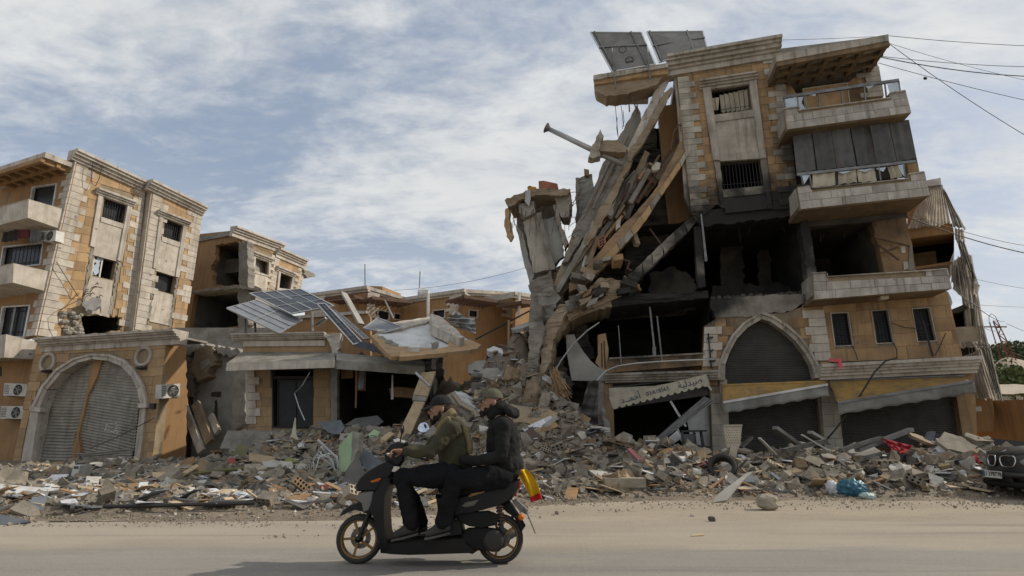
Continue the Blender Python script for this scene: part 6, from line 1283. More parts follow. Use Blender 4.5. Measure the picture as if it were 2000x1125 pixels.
for k, pts in enumerate(([(402, 425), (470, 450), (560, 455), (605, 432)], [(178, 545), (200, 590), (212, 628)], [(405, 530), (425, 570), (428, 618)], [(568, 408), (600, 520), (625, 608)], [(695, 480), (660, 560), (635, 605)], [(735, 235), (800, 290), (880, 340)])):
    o = MB().tube([RF.at(*R7(p)[0], 0.15) for p in pts], 0.014 if k != 3 else .03, 5).build('hanging_cable', 'black_metal'); tag(o, ['cable slack between the middle and right small windows', 'cable hanging below the left small window', 'cable hanging below the middle small window', 'thick rod leaning at the right small window', 'short rod right of the right small window', 'cable below the right end of the lowest balcony'][k], 'cable')
# ================================================================ rubble
M('rub_a', (0.25, 0.218, 0.17), (0.17, 0.147, 0.112), scale=4, bump=0.3, rnd=0.2); M('rub_b', (0.36, 0.31, 0.238), (0.26, 0.222, 0.168), scale=4, bump=0.3, rnd=0.2)
M('rub_c', (0.33, 0.24, 0.14), (0.25, 0.18, 0.11), scale=4, bump=0.3, rnd=0.2); M('rub_d', (0.12, 0.112, 0.10), (0.08, 0.075, 0.066), scale=4, bump=0.3, rnd=0.2)
M('rub_e', (0.52, 0.49, 0.44), (0.40, 0.37, 0.32), scale=4, bump=0.2, rnd=0.2)
M('rub_mound', (0.25, 0.20, 0.145), (0.165, 0.132, 0.098), scale=1.2, bump=0.6, rnd=0, bscale=14)
M('olive', (0.16, 0.15, 0.07), (0.12, 0.115, 0.055)); M('mint', (0.36, 0.47, 0.28), (0.30, 0.40, 0.24), dirt_amt=.2); M('slate', (0.15, 0.165, 0.18), (0.11, 0.12, 0.13)); M('pink', (0.50, 0.20, 0.20), (0.42, 0.17, 0.17))
M('plastic_blue', (0.04, 0.15, 0.21), (0.03, 0.11, 0.16), rough=.4); M('plastic_white', (0.62, 0.62, 0.63), (0.5, 0.5, 0.51), rough=.5); M('green_plastic', (0.05, 0.36, 0.09), rough=.5); M('yellow_plastic', (0.6, 0.38, 0.03), rough=.5)
M('cushion', (0.20, 0.165, 0.145), (0.15, 0.125, 0.11)); M('brown_hide', (0.10, 0.06, 0.045), (0.07, 0.045, 0.035), rough=.5); M('rubber', (0.03, 0.03, 0.03), (0.045, 0.042, 0.038), rough=.8)
def mound():
    xs = [-26 + 0.16 * i for i in range(int(41 / .16))]; ys = [8.0 + 0.16 * j for j in range(int(17.5 / .16))]; W = len(xs)
    vs = [(x, y, rub(x, y)) for y in ys for x in xs]
    fs = [[j * W + i, j * W + i + 1, (j + 1) * W + i + 1, (j + 1) * W + i] for j in range(len(ys) - 1) for i in range(W - 1) if max(vs[j * W + i][2], vs[j * W + i + 1][2], vs[(j + 1) * W + i][2], vs[(j + 1) * W + i + 1][2]) > -0.02]
    MB().add(vs, fs).build('rubble_mound', 'rub_mound', label='low dusty mound of crushed masonry below the broken buildings', cat='rubble', kind='stuff', loc=(0, 12, 0), smooth=True)
mound()
def hit(px, py, Y0=6.5, Y1=25.0):
    r = ray(px, py); y = Y0
    while y < Y1:
        p = CAM + r * (y / r.y)
        if p.z <= max(rub(p.x, p.y), 0.0): return p
        y += 0.04
    return CAM + r * (Y1 / r.y)
def chunk(r, s, flat=1.0):
    vs = [V(((i - .5) * r.uniform(.65, 1.35), (j - .5) * r.uniform(.65, 1.35), (k - .5) * flat * r.uniform(.65, 1.35))) * s for k in (0, 1) for j in (0, 1) for i in (0, 1)]
    for v in vs: v += V((r.uniform(-.2, .2), r.uniform(-.2, .2), r.uniform(-.2, .2) * flat)) * s
    return vs
CF = [[0, 1, 3, 2], [4, 6, 7, 5], [0, 4, 5, 1], [2, 3, 7, 6], [0, 2, 6, 4], [1, 5, 7, 3]]
def scatter_chunks():
    r = random.Random(5); mats = ['rub_a', 'rub_b', 'rub_c', 'rub_d', 'rub_e']; mbs = {m: MB() for m in mats}
    n = 0
    while n < 34000:
        q = r.random(); x = r.uniform(-16, 14.5); y = 8.3 + 13.5 * q ** 1.25
        if q < .5: x = r.uniform(-11, 14)
        fl = 8.6 + 2.7 * sst(-3.5, 3.0, x)
        if math.exp(-((x - .3) / 1.9) ** 2 - ((y - 20.2) / 3.0) ** 2) > r.random() * .9 + .25 or y < fl + .1 or (x > 5 and y > 17) or (x > 1.5 and y > 19): continue
        big = r.random(); s = 0.025 + 0.05 * r.random() if big < .72 else (0.07 + 0.11 * r.random() if big < .96 else 0.15 + 0.15 * r.random())
        s *= min(1.0, 0.35 + 0.5 * (y - fl)) if y < fl + 1.3 else 1
        s *= max(.45, min(1.0, (y - 5.5) / 8.5)); z = rub(x, y); M3 = Euler((r.uniform(-.7, .7), r.uniform(-.7, .7), r.uniform(0, 6.3))).to_matrix()
        c = V((x, y, z + s * .18)); vs = [M3 @ v + c for v in chunk(r, s, r.choice((1, 1, .9, .7, .35)))]
        t = noise.noise(V((x * .35, y * .35, 1))) + r.uniform(-.5, .5); m = mats[0] if t < -.05 else mats[1] if t < .2 else (mats[2] if r.random() < .35 else mats[4] if r.random() < .35 else mats[3] if r.random() < .3 else mats[1])
        mbs[m].add(vs, CF); n += 1
    lab = {'rub_a': 'grey crushed concrete crumbs spread over the rubble', 'rub_b': 'beige crushed stone crumbs spread over the rubble', 'rub_c': 'ochre crushed stone crumbs spread over the rubble', 'rub_d': 'dark burnt crumbs spread over the rubble', 'rub_e': 'white crushed plaster crumbs spread over the rubble'}
    for m in mats: mbs[m].build('rubble_crumbs', m, label=lab[m], cat='rubble', kind='stuff', loc=(0, 12, 0))
    mb = MB()                                            # pebbles on the road side
    for _ in range(5200):
        x = r.uniform(-10, 12); fl = 8.6 + 2.7 * sst(-3.5, 3.0, x); q = r.random(); y = fl + .3 - q ** 1.8 * (1.9 if x > -3 else 1.0)
        if noise.noise(V((x * .5, y * 1.5, 7))) < r.uniform(-.5, .35): continue
        s = r.uniform(.006, .02) if r.random() < .97 else r.uniform(.02, .045); M3 = Euler((r.uniform(-.5, .5), r.uniform(-.5, .5), r.uniform(0, 6))).to_matrix()
        mb.add([M3 @ v + V((x, y, .006 + s * .3)) for v in chunk(r, s)], CF)
    mb.build('gravel', 'rub_b', label='loose gravel strewn along the dusty road edge', cat='gravel', kind='stuff', loc=(0, 9, 0))
    sm = ['slate', 'wood', 'plastic_white', 'grey_metal', 'wood_pale', 'rub_d']; sb = {m: MB() for m in sm}
    for _ in range(2600):                                # thin scraps, sticks, strips
        x = r.uniform(-15, 13.5); y = 9 + 11 * r.random(); fl = 8.6 + 2.7 * sst(-3.5, 3.0, x)
        if y < fl + .5 or (x > 5 and y > 16.8) or (x > 1.5 and y > 19): continue
        z = rub(x, y); L = r.uniform(.08, .4); a = r.uniform(0, 6.3); d = V((cos(a), sin(a), r.uniform(-.35, .5))).normalized(); sd = d.cross(V((0, 0, 1))).normalized(); up = sd.cross(d)
        w_, t = (r.uniform(.01, .03), r.uniform(.01, .02)) if r.random() < .5 else (r.uniform(.05, .18), .008)
        sb[r.choice(sm)].box(V((x, y, z + .06)), d * L, sd * w_, up * t)
    for m in sm: sb[m].build('rubble_scraps', m, label={'slate': 'slate grey scraps strewn over the rubble', 'wood': 'brown wood splinters strewn over the rubble', 'plastic_white': 'white plastic and paper scraps strewn over the rubble', 'grey_metal': 'grey metal strips strewn over the rubble', 'wood_pale': 'pale wood splinters strewn over the rubble', 'rub_d': 'dark charred scraps strewn over the rubble'}[m], cat='scraps', kind='stuff', loc=(0, 12, 0))
scatter_chunks()
# larger pieces one can pick out, as individuals
def zone(x):
    return 'before the arched shop' if x < -9.5 else 'before the low ruined shop' if x < -3 else 'of the heap below the collapsed floors' if x < 3 else 'before the pharmacy' if x < 6.5 else 'before the right shutters'
LMK = [(152, 938, 'marked white block'), (55, 1000, 'square pale slab at left'), (330, 930, 'orange plywood'), (440, 960, 'long olive pole'), (560, 905, 'yellow green box lid'), (640, 930, 'white tube chair'), (685, 930, 'mint wall fragment'), (620, 970, 'dull red block'), (800, 860, 'leaning beige beam'), (900, 830, 'green crate'),
       (1050, 850, 'tiled fragment'), (1090, 895, 'tan stone slab'), (1180, 935, 'flat white slab'), (1230, 955, 'long smooth block'), (1260, 905, 'pink foam strip'), (1320, 935, 'grey lump by the plywood'), (1415, 935, 'tyre'), (1430, 975, 'long pale board'), (1508, 995, 'beige boulder'), (1440, 865, 'cream chair back'), (1560, 900, 'sticking steel channel'), (1672, 970, 'teal bag'), (1650, 895, 'dark steel sheet'), (1735, 930, 'cardboard box'), (1745, 880, 'red cloth'), (1860, 885, 'white plastic bundle'), (1900, 940, 'car front'), (500, 985, 'bent grey pipe'), (250, 1000, 'long foam strip')]
def near(x, y):
    L = [((lambda p: (p.x, p.y))(hit(a, b)), n) for a, b, n in LMK] if not LMC else LMC
    LMC[:] = L; (c, n) = min(L, key=lambda q: (q[0][0] - x) ** 2 + (q[0][1] - y) ** 2); dx, dy = x - c[0], y - c[1]
    far = 'just ' if math.hypot(dx, dy) < .9 else ''
    return far + (('right of' if dx > 0 else 'left of') if abs(dx) > abs(dy) else ('behind' if dy > 0 else 'in front of')) + ' the ' + n
LMC = []
tm = {}
def templates():
    r = random.Random(8)
    for m in ('rub_a', 'rub_b', 'rub_c', 'rub_e'):
        for k in range(3):
            bm = bmesh.new(); bmesh.ops.create_cube(bm, size=1.0); bmesh.ops.subdivide_edges(bm, edges=bm.edges, cuts=2, use_grid_fill=True)
            for v in bm.verts:
                if k == 2: v.co.z *= .4
                v.co += V((noise.noise(v.co * 1.6 + V((k * 7, 1, len(m)))), noise.noise(v.co * 1.6 + V((3, k * 5, 1))), noise.noise(v.co * 1.6 + V((1, 4, k * 9))))) * .34
                v.co += V((r.uniform(-.05, .05), r.uniform(-.05, .05), r.uniform(-.05, .05)))
            me = bpy.data.meshes.new('broken_chunk'); bm.to_mesh(me); bm.free(); me.materials.append(MATS[m]); tm.setdefault(m, []).append(me)
templates()
def hollow_mesh(mat, nx=4, nz=2, size=(.4, .2, .2)):
    mb = MB(); sx, sy, sz = size; t = .026; x0 = -sx / 2
    def ring(y):
        pts = [V((-sx / 2, y, -sz / 2)), V((sx / 2, y, -sz / 2)), V((sx / 2, y, sz / 2)), V((-sx / 2, y, sz / 2))]; return pts
    holes = []; cw = sx / nx; ch = sz / nz; rr = min(cw, ch) * .38
    for i in range(nx):
        for j in range(nz):
            cx = -sx / 2 + cw * (i + .5); cz = -sz / 2 + ch * (j + .5); holes.append([V((cx + rr * cos(k * pi / 3), -sy / 2, cz + rr * sin(k * pi / 3))) for k in range(6)])
    mb.prism(ring(-sy / 2), (0, sy, 0), holes); return mb.mesh('hollow_block', MATS[mat])
HM = [hollow_mesh('rub_b'), hollow_mesh('rub_a', 3, 2, (.4, .3, .2)), hollow_mesh('rub_c', 5, 2, (.45, .2, .18))]
def put(nm, me, x, y, s, rot, label, cat, group, sink=.25):
    o = link(nm, me, None, (x, y, rub(x, y) + s * (.5 - sink) * .5)); o.scale = (s,) * 3 if not isinstance(s, tuple) else s; o.rotation_euler = rot; return tag(o, label, cat, group)
def individuals():
    r = random.Random(17)
    for k in range(150):
        q = r.random(); x = r.uniform(-12, 12.5); y = (8.6 + 2.7 * sst(-3.5, 3, x)) + .7 + 6.5 * q
        if (x > 4.5 and y > 16.6) or (x > 1 and y > 18.5): continue
        m = r.choice(['rub_a', 'rub_a', 'rub_b', 'rub_b', 'rub_c', 'rub_e']); kk = r.randrange(3); s = r.uniform(.16, .42) if y > 12 else r.uniform(.09, .2)
        put('broken_chunk', tm[m][kk], x, y, s, (r.uniform(-.6, .6), r.uniform(-.6, .6), r.uniform(0, 6.3)), '%s %s masonry %s %s' % ('big' if s > .36 else 'small' if s < .22 else 'mid sized', {'rub_a': 'grey', 'rub_b': 'beige', 'rub_c': 'ochre', 'rub_e': 'white'}[m], ('smooth lump', 'craggy lump', 'flat piece')[kk], near(x, y)), 'rubble', 'broken masonry pieces in the rubble')
    hb = [(606, 925, 0), (520, 990, 1), (585, 965, 1), (690, 985, 0), (205, 985, 1), (480, 955, 0), (640, 905, 2)]
    for k in range(19):
        px, py = hb[k][:2] if k < len(hb) else (r.uniform(1050, 1300), r.uniform(870, 950)) if k < 13 else (r.uniform(1420, 1880), r.uniform(895, 960))
        p = hit(px, py); put('hollow_block', HM[k % 3], p.x, p.y, r.uniform(.55, .85), (r.uniform(-1, .6), r.uniform(-.9, .9), r.uniform(-1.2, 1.2)), 'hollow %s block %s' % (['beige', 'grey', 'ochre'][k % 3], near(p.x, p.y)), 'block', 'hollow blocks in the rubble', .1)
individuals()
def heap_slabs():
    r = random.Random(23)
    for k in range(44):
        if k < 26: x = r.gauss(.1, 1.5); y = r.uniform(15.2, 19.6)
        elif k < 36: x = r.uniform(-8.5, -2.5); y = r.uniform(14, 18.5)
        else: x = r.uniform(4, 12); y = r.uniform(13.4, 15.4)
        s = r.uniform(.3, .75) * (1 if k < 26 else .7); th = r.uniform(.07, .16); n_ = r.randrange(5, 8); z = rub(x, y); m = r.choice(['rub_a', 'rub_b', 'rub_c', 'concrete_warm', 'concrete', 'rub_e', 'plaster_grey'])
        R3_ = Euler((r.uniform(.1, 1.0), r.uniform(-.5, .5), r.uniform(-.7, .7))).to_matrix(); out = []
        for i in range(n_):
            a = 2 * pi * i / n_ + r.uniform(-.25, .25); q = s * r.uniform(.65, 1.1); out.append((q * cos(a), q * .7 * sin(a)))
        out = jagpx(out, .03, .14, k); c = V((x, y, z + .12 + s * .18))
        o = MB().prism([c + R3_ @ V((a, b, 0)) for a, b in out], R3_ @ V((0, 0, -th))).build('floor_fragment', m)
        tag(o, '%s %s broken floor slab %s' % ('large' if s > .55 else 'small' if s < .36 else 'mid sized', {'rub_a': 'grey', 'rub_b': 'beige', 'rub_c': 'ochre', 'concrete_warm': 'brown', 'concrete': 'dull grey', 'rub_e': 'white', 'plaster_grey': 'plastered'}[m], near(x, y)), 'slab', 'broken slabs in the rubble')
heap_slabs()
# ---------------------------------------------------------------- traced pieces of debris
def dpl(px, tilt=50, yaw=0, lift=0.07, Y=None):
    b = max(px, key=lambda p: p[1]); p = hit(*b) if Y is None else atY(*b, Y); t = radians(tilt); p = p + V((0, 0, lift))
    n = V((sin(radians(yaw)) * cos(t), -cos(radians(yaw)) * cos(t), sin(t))); pl = PL(p, V((cos(radians(yaw)), sin(radians(yaw)), 0))); pl.n = n; return pl
def dp(nm, px, mat, label, cat='debris', th=0.05, tilt=45, yaw=0, rough_=0, bend=0, group=None, lift=0.07, Y=None, jag=0):
    if jag: px = jagpx(px, jag, 7, len(label))
    pl = dpl(px, tilt, yaw, lift, Y); mb = MB().prism([pl.at(*p) for p in px], -pl.n * th)
    return mb.build(nm, mat, label=label, cat=cat, group=group)
def dbar(nm, a, b, mat, label, cat='bar', r=0.03, sq=False, Ya=None, Yb=None):
    A = hit(*a) if Ya is None else atY(*a, Ya); B = hit(*b) if Yb is None else atY(*b, Yb); A = A + V((0, 0, r + (.07 if Ya is None else 0))); B = B + V((0, 0, r + (.07 if Yb is None else 0)))
    mb = MB(); (mb.bar(A, B, r * 2.2, r * 1.2) if sq else mb.tube([A, B], r, 7)); return mb.build(nm, mat, label=label, cat=cat)
def dtube(nm, pts, mat, label, cat, r, Y=None): 
    P = [hit(*p) + V((0, 0, r + .08)) if Y is None else atY(*p, Y) for p in pts]; return MB().tube(P, r, 7).build(nm, mat, label=label, cat=cat, smooth=True)
dp('metal_sheet', Z2((0, 862), (170, 878), (290, 885), (230, 900), (60, 912), (0, 905)), 'white_metal', 'white bent metal sheet at the left edge of the rubble', 'metal sheet', .02, 70)
dp('metal_sheet', Z2((60, 915), (240, 897), (225, 928), (70, 945)), 'pale_metal', 'pale sheet lying just below the white one at left', 'metal sheet', .02, 65)
dp('concrete_piece', Z2((45, 985), (115, 938), (195, 985), (150, 1022)), 'rub_b', 'square pale concrete slab piece tilted in the lower left rubble', 'slab', .12, 55, jag=.8)
dp('dark_sheet', Z2((0, 1010), (150, 1045), (60, 1060), (0, 1060)), 'slate', 'dark grey sheet lying at the lower left corner', 'sheet', .03, 60)
# marked block by the shutters
p = hit(152, 938); WB = thing('marker_block', 'white concrete block with black hand-painted letters before the arched shop', 'block', p)
MB().hexa([p + V((-.16, -.06, 0)), p + V((.06, -.12, 0)), p + V((.06, .12, 0)), p + V((-.16, .14, 0))], [p + V((-.14, -.05, .36)), p + V((.07, -.11, .36)), p + V((.07, .12, .36)), p + V((-.14, .13, .36))]).build('block', 'white_paint', WB)
text_obj('letters', 'WA', 0.10, p + V((-.035, -.095, .30)), V((1, -.28, 0)), V((0, 0, 1)), M('ink_black', (0.015, 0.015, 0.015), bump=0), WB, 0.004, shear=.2)
MB().hexa([p + V((.065, -.12, 0)), p + V((.2, -.06, 0)), p + V((.2, .12, 0)), p + V((.065, .14, 0))], [p + V((.075, -.11, .36)), p + V((.2, -.06, .36)), p + V((.2, .12, .36)), p + V((.075, .14, .36))]).build('block_half', 'plaster_grey', WB)
dp('red_fabric', Z2((420, 840), (480, 836), (475, 862), (430, 868)), 'red_cloth', 'crumpled red fabric right of the marked white block', 'fabric', .08, 60, jag=1)
dp('pink_stool', Z2((503, 780), (540, 777), (536, 808), (508, 808)), 'pink', 'small pink stool before the buckled shutter', 'frame', .05, 20)
dp('board', Z2((592, 802), (690, 768), (733, 767), (700, 785), (597, 813)), 'white_trim', 'pale board leaning below the right jamb of the arch', 'board', .05, 55)
dp('foam_strip', Z2((262, 947), (370, 905), (552, 913), (500, 925), (400, 935), (300, 950)), 'plastic_white', 'long bluish white foam strip in the left rubble', 'foam', .06, 70, jag=.7)
dp('plank', Z2((380, 868), (555, 888), (540, 905), (380, 880)), 'wood_pale', 'pale plank lying behind the long foam strip', 'plank', .05, 65)
dp('plywood', Z2((765, 803), (860, 795), (905, 815), (862, 842), (768, 836)), 'wood', 'orange plywood panel on the rubble right of the arch', 'board', .04, 60)
dp('plywood', Z2((895, 745), (945, 728), (955, 757), (890, 792), (880, 770)), 'wood', 'upright brown plywood piece behind the orange panel', 'board', .05, 25)
dp('plank', Z2((835, 838), (960, 765), (972, 776), (850, 848)), 'wood_pale', 'narrow plank leaning across the orange plywood', 'plank', .04, 50)
dp('plank', Z2((788, 832), (870, 762), (880, 768), (800, 840)), 'wood_pale', 'thin pale batten crossing the orange plywood', 'plank', .04, 50)
dbar('pole', *Z2((850, 848), (1250, 803)), 'olive', 'long olive pole lying across the rubble before the low shop', 'pole', .045)
dbar('pole', *Z2((500, 1008), (1240, 990)), 'black_metal', 'long black pole low in the front left rubble', 'pole', .03)
dtube('bent_pipe', Z2((842, 960), (875, 974), (960, 982), (1080, 984), (1250, 972)), 'grey_metal', 'bent grey pipe in the front rubble left of the scooter', 'pipe', .025)
dp('concrete_piece', Z2((955, 832), (1035, 845), (1000, 860), (960, 855)), 'rub_c', 'small ochre slab below the orange plywood', 'slab', .06, 60)
dp('stone_beam', Z4((145, 605), (255, 452), (275, 462), (172, 615)), 'white_stone', 'pale stone beam leaning left of the low shop step', 'beam', .25, 40)
dp('cloth', Z4((545, 577), (578, 500), (600, 395), (605, 395), (606, 500), (636, 572), (590, 582)), 'cloth_cream', 'pale cloth hanging in a point before the glass door', 'cloth', .04, 10)
dp('board', Z4((612, 582), (655, 546), (692, 602)), 'plastic_white', 'white triangular board corner beside the hanging pale cloth', 'board', .03, 35)
dp('tarpaulin', Z4((752, 425), (830, 418), (905, 410), (935, 460), (880, 532), (820, 490)), 'slate', 'blue grey tarpaulin sagging before the open shop', 'tarpaulin', .02, 35)
dp('tarpaulin', Z4((935, 440), (1000, 400), (1150, 380), (1190, 420), (1080, 490), (980, 480)), 'tarp_grey', 'dark grey tarpaulin spread inside the open shop front', 'tarpaulin', .02, 55)
dp('crate', Z4((508, 692), (560, 655), (622, 688), (602, 722), (530, 732)), M('lime', (0.26, 0.25, 0.06), (0.2, 0.2, 0.05)), 'yellow green box lid in the rubble before the low shop', 'box', .08, 55)
CHR = thing('tube_chair', 'bent white tube chair frame upturned in the rubble', 'chair', hit(*Z4((800, 790))[0]))
for pts in (((755, 545), (800, 590), (880, 660), (890, 740), (860, 778)), ((775, 590), (800, 620), (850, 690), (872, 775)), ((720, 690), (760, 615), (790, 650)), ((722, 690), (730, 770), (790, 790), (865, 775)), ((745, 640), (830, 700), (885, 755)), ((730, 765), (775, 620)), ((790, 650), (880, 680))):
    Yc = CHR.location.y; MB().tube([atY(*q, Yc - .1 + .25 * (i % 2)) for i, q in enumerate(Z4(*pts))], .028 if pts[0][0] in (755, 775) else .014, 6).build('tube', 'plastic_white', CHR, smooth=True)
gp = thing('wall_panel', 'mint green painted wall fragment standing on edge in the rubble', 'wall', hit(*Z4((900, 790))[0]))
_pl = dpl(Z4((895, 580), (985, 485), (975, 720), (895, 792)), 15, -15)
MB().prism([_pl.at(*q) for q in Z4((893, 582), (985, 483), (978, 640), (968, 720), (895, 794))], -_pl.n * .2).build('painted_face', 'mint', gp)
MB().prism([_pl.at(*q, .01) for q in jagpx(Z4((985, 483), (1030, 495), (1022, 600), (985, 690), (972, 710)), 1, 6, 3)], -_pl.n * .22).build('broken_edge', 'concrete', gp)
dp('fallen_sheet', Z4((1010, 640), (1070, 606), (1187, 690), (1085, 762)), 'slate', 'blue grey panel resting behind the scooter front', 'panel', .04, 40)
dp('dark_sheet', Z4((902, 852), (955, 722), (1020, 645), (1060, 760), (1010, 862), (960, 835)), 'tarp_grey', 'dark curled sheet right of the mint wall fragment', 'sheet', .04, 35)
dp('green_board', Z4((1088, 505), (1130, 473), (1168, 490), (1120, 572)), 'mint', 'small pale green board under the leaning beige board', 'board', .05, 40)
dp('plank', Z4((1140, 548), (1230, 488), (1262, 500), (1160, 582)), 'wood_pale', 'tan plank piece beside the small pale green board', 'plank', .06, 45)
dbar('plank', *Z4((640, 692), (970, 482)), 'wood', 'thin reddish plank leaning behind the tube chair', 'plank', .05, True, 16.6, 18.2)
dp('red_block', Z4((143, 672), (190, 658), (207, 690), (170, 716)), M('brick_dull', (0.28, 0.08, 0.055), (0.2, 0.06, 0.05)), 'dull red block left of the olive sheet', 'block', .15, 30)
dp('red_block', Z4((758, 842), (830, 838), (834, 890), (772, 892)), 'brick_dull', 'dull red block below the tube chair', 'block', .15, 30)
dp('wood_box', Z4((293, 630), (500, 660), (502, 705), (293, 682)), 'wood_pale', 'pale wooden chest side before the shop plinth', 'box', .3, 20)
dp('olive_sheet', Z4((175, 642), (240, 568), (292, 600), (262, 672)), 'olive', 'dark olive sheet propped left of the pale wooden chest', 'sheet', .03, 35)
dbar('pole', *Z4((0, 786), (620, 727)), 'olive', 'olive batten lying before the pale wooden chest', 'pole', .05, True)
bl = thing('leaning_board', 'tall beige clad beam leaning across the open shop behind the driver', 'beam', hit(*Z5((510, 390))[0]))
_pl = dpl(Z5((620, 20), (540, 390)), 20, 5)
for k, q in enumerate((Z5((620, 22), (697, 14), (652, 150), (575, 140)), Z5((574, 143), (651, 153), (640, 176), (570, 172)), Z5((580, 176), (638, 180), (545, 392), (480, 382)))):
    MB().prism([_pl.at(*c, .01 * k) for c in q], -_pl.n * .2).build('clad_face', 'wood_pale' if k != 1 else 'concrete', bl)
dbar('light_tube', *Z5((588, 30), (665, 105)), 'pale_metal', 'short pale tube lamp on top of the leaning beige beam', 'lamp', .04, False, 17.0, 16.7)
dp('tiled_piece', Z6((402, 800), (480, 815), (608, 900), (592, 948), (460, 872)), 'white_paint', 'white topped floor slab piece between the two riders', 'slab', .06, 62)
dp('hollow_piece', Z6((376, 812), (402, 806), (460, 875), (575, 940), (565, 968), (440, 900)), 'rub_b', 'hollow edge of the white topped slab between the riders', 'slab', .2, 30)
for k, q in enumerate((Z6((645, 552), (720, 548), (715, 642), (650, 622)), Z6((725, 545), (826, 560), (820, 656), (720, 640)), Z6((522, 735), (600, 733), (670, 760), (560, 828), (525, 820)), Z6((570, 700), (650, 650), (660, 680), (600, 710)))):
    o = dp('cushion', q, 'cushion', ['left brown sofa cushion standing on the central heap', 'right brown sofa cushion standing on the central heap', 'brown sofa seat lying above the passenger cap', 'small brown cushion corner left of the sofa cushions'][k], 'cushion', .25, 25)
    m = o.modifiers.new('b', 'BEVEL'); m.width = .07; m.segments = 3
dp('plastic_bag', Z6((640, 492), (690, 472), (750, 490), (756, 535), (700, 505), (650, 512)), 'plastic_white', 'white plastic over a black bundle on the central heap', 'bag', .25, 40, jag=1.5)
dp('black_bundle', Z6((640, 510), (740, 505), (745, 545), (640, 560)), 'soot_black', 'black bundle under the white plastic on the central heap', 'bundle', .4, 30, jag=1.5)
GC = dp('crate', Z6((420, 786), (495, 769), (506, 800), (436, 816)), 'green_plastic', 'bright green plastic crate between the riders', 'crate', .2, 20)
for k in range(4): 
    q = Z6((440 + 16 * k, 792 - 4 * k), (450 + 16 * k, 790 - 4 * k), (452 + 16 * k, 800 - 4 * k), (442 + 16 * k, 802 - 4 * k)); _pl = dpl(Z6((420, 786), (436, 816)), 20); MB().prism([_pl.at(*c, .012) for c in q], -_pl.n * .01).build('slot', 'dark_interior', GC)
dp('plank', Z6((783, 822), (868, 620), (882, 632), (802, 827)), 'wood', 'orange plank leaning right of the sofa cushions', 'plank', .06, 20)
dbar('pole', *Z6((798, 555), (801, 296)), 'wood_pale', 'thin upright wooden pole on top of the central heap', 'pole', .06, True, 20.5, 20.5)
dbar('rail', *Z6((560, 432), (950, 225)), 'black_metal', 'dark rail slanting up over the central heap', 'rail', .05, True, 21, 22)
dp('paper', Z4((1235, 330), (1285, 325), (1288, 365), (1240, 372)), M('teal', (0.12, 0.42, 0.30)), 'mint coloured sheet of paper in the open shop', 'paper', .01, 45)
dp('paper', Z4((1165, 385), (1225, 368), (1235, 375), (1185, 395)), 'plastic_white', 'white sheet of paper beside the mint one', 'paper', .01, 55)
# tiled wall fragment: separate tiles
TL = thing('tiled_fragment', 'wall fragment with white and tan tiles right of the passenger', 'tiles', hit(*R9((300, 345))[0]))
_pl = dpl(R9((180, 290), (430, 185), (500, 280), (240, 380)), 45); Q = R9((178, 300), (432, 186), (502, 282), (250, 385))
MB().prism([_pl.at(*c) for c in Q], -_pl.n * .15).build('backing', 'rub_a', TL)
for i in range(4):
    for j in range(2):
        c = [qpt(Q, (i + .02) / 4, (j * .55 + .0)), qpt(Q, (i + .98) / 4, (j * .55)), qpt(Q, (i + .98) / 4, j * .45 + .53), qpt(Q, (i + .02) / 4, j * .45 + .53)]
        if (i, j) != (0, 1): MB().prism([_pl.at(*p_, .025) for p_ in c], -_pl.n * .024).build('tile', 'plastic_white' if j == 0 else 'wood', TL)
dp('hide_sheet', R9((193, 332), (270, 280), (300, 330), (358, 372), (300, 455), (230, 400)), 'brown_hide', 'dark brown leather sheet below the tiled fragment', 'sheet', .05, 40)
bs = dp('stone_plate', R9((384, 490), (400, 465), (490, 414), (602, 468), (590, 512), (482, 562), (384, 530)), 'wood_pale', 'tan stone slab resting on hollow blocks right of the scooter', 'slab', .07, 60, jag=.6)
dp('stone_plate', R9((753, 660), (1000, 690), (1092, 756), (960, 766), (842, 720)), 'rub_e', 'flat white slab lying before the pharmacy', 'slab', .08, 68)
cb = hit(*R9((1090, 852))[0]); o = MB().box(cb + V((0, .12, .12)), V((.42, 0, 0)), V((0, .15, 0)), V((.0, 0, .13))).build('concrete_block', 'rub_b', label='long smooth concrete block below the flat white slab', cat='block')
for k, q in enumerate((R9((1105, 478), (1135, 468), (1245, 578), (1230, 615)), R9((1230, 612), (1245, 578), (1330, 578), (1310, 610)))): dp('pink_foam', q, 'pink', ['pink foam strip standing before the pharmacy entrance', 'short pink foam end lying beside the standing strip'][k], 'foam', .08, 35 + 20 * k)
p = hit(*R9((1145, 745))[0]); o = MB().lathe(p, V((.3, -.3, 1)), [(.1, 0), (.15, .12), (.16, .3), (.13, .3), (.12, .1)], 16).build('clay_pot', 'rub_a', smooth=True, label='grey pot lying between the white slab and the pharmacy', cat='pot')
dp('plywood', R9((1328, 592), (1400, 480), (1512, 470), (1450, 586)), 'wood', 'brown plywood square leaning in the pharmacy debris', 'board', .04, 35)
dp('vent_panel', R9((1465, 382), (1545, 315), (1577, 390), (1492, 442)), 'pale_metal', 'ribbed pale vent panel inside the pharmacy entrance', 'panel', .05, 25, Y=16.6)
dp('pink_plank', R9((1620, 642), (1780, 578), (1792, 610), (1662, 662)), M('red_wood', (0.22, 0.07, 0.06)), 'reddish plank left of the tyre', 'plank', .06, 50)
dp('concrete_chunk', R9((1438, 742), (1500, 672), (1582, 682), (1592, 742), (1500, 770)), 'rub_a', 'large grey concrete lump left of the tyre', 'rubble', .3, 30, jag=1)
CH2 = thing('office_chair', 'dark armchair frame tipped in the pharmacy entrance', 'chair', hit(*R9((1690, 520))[0])); Yc = 16.4
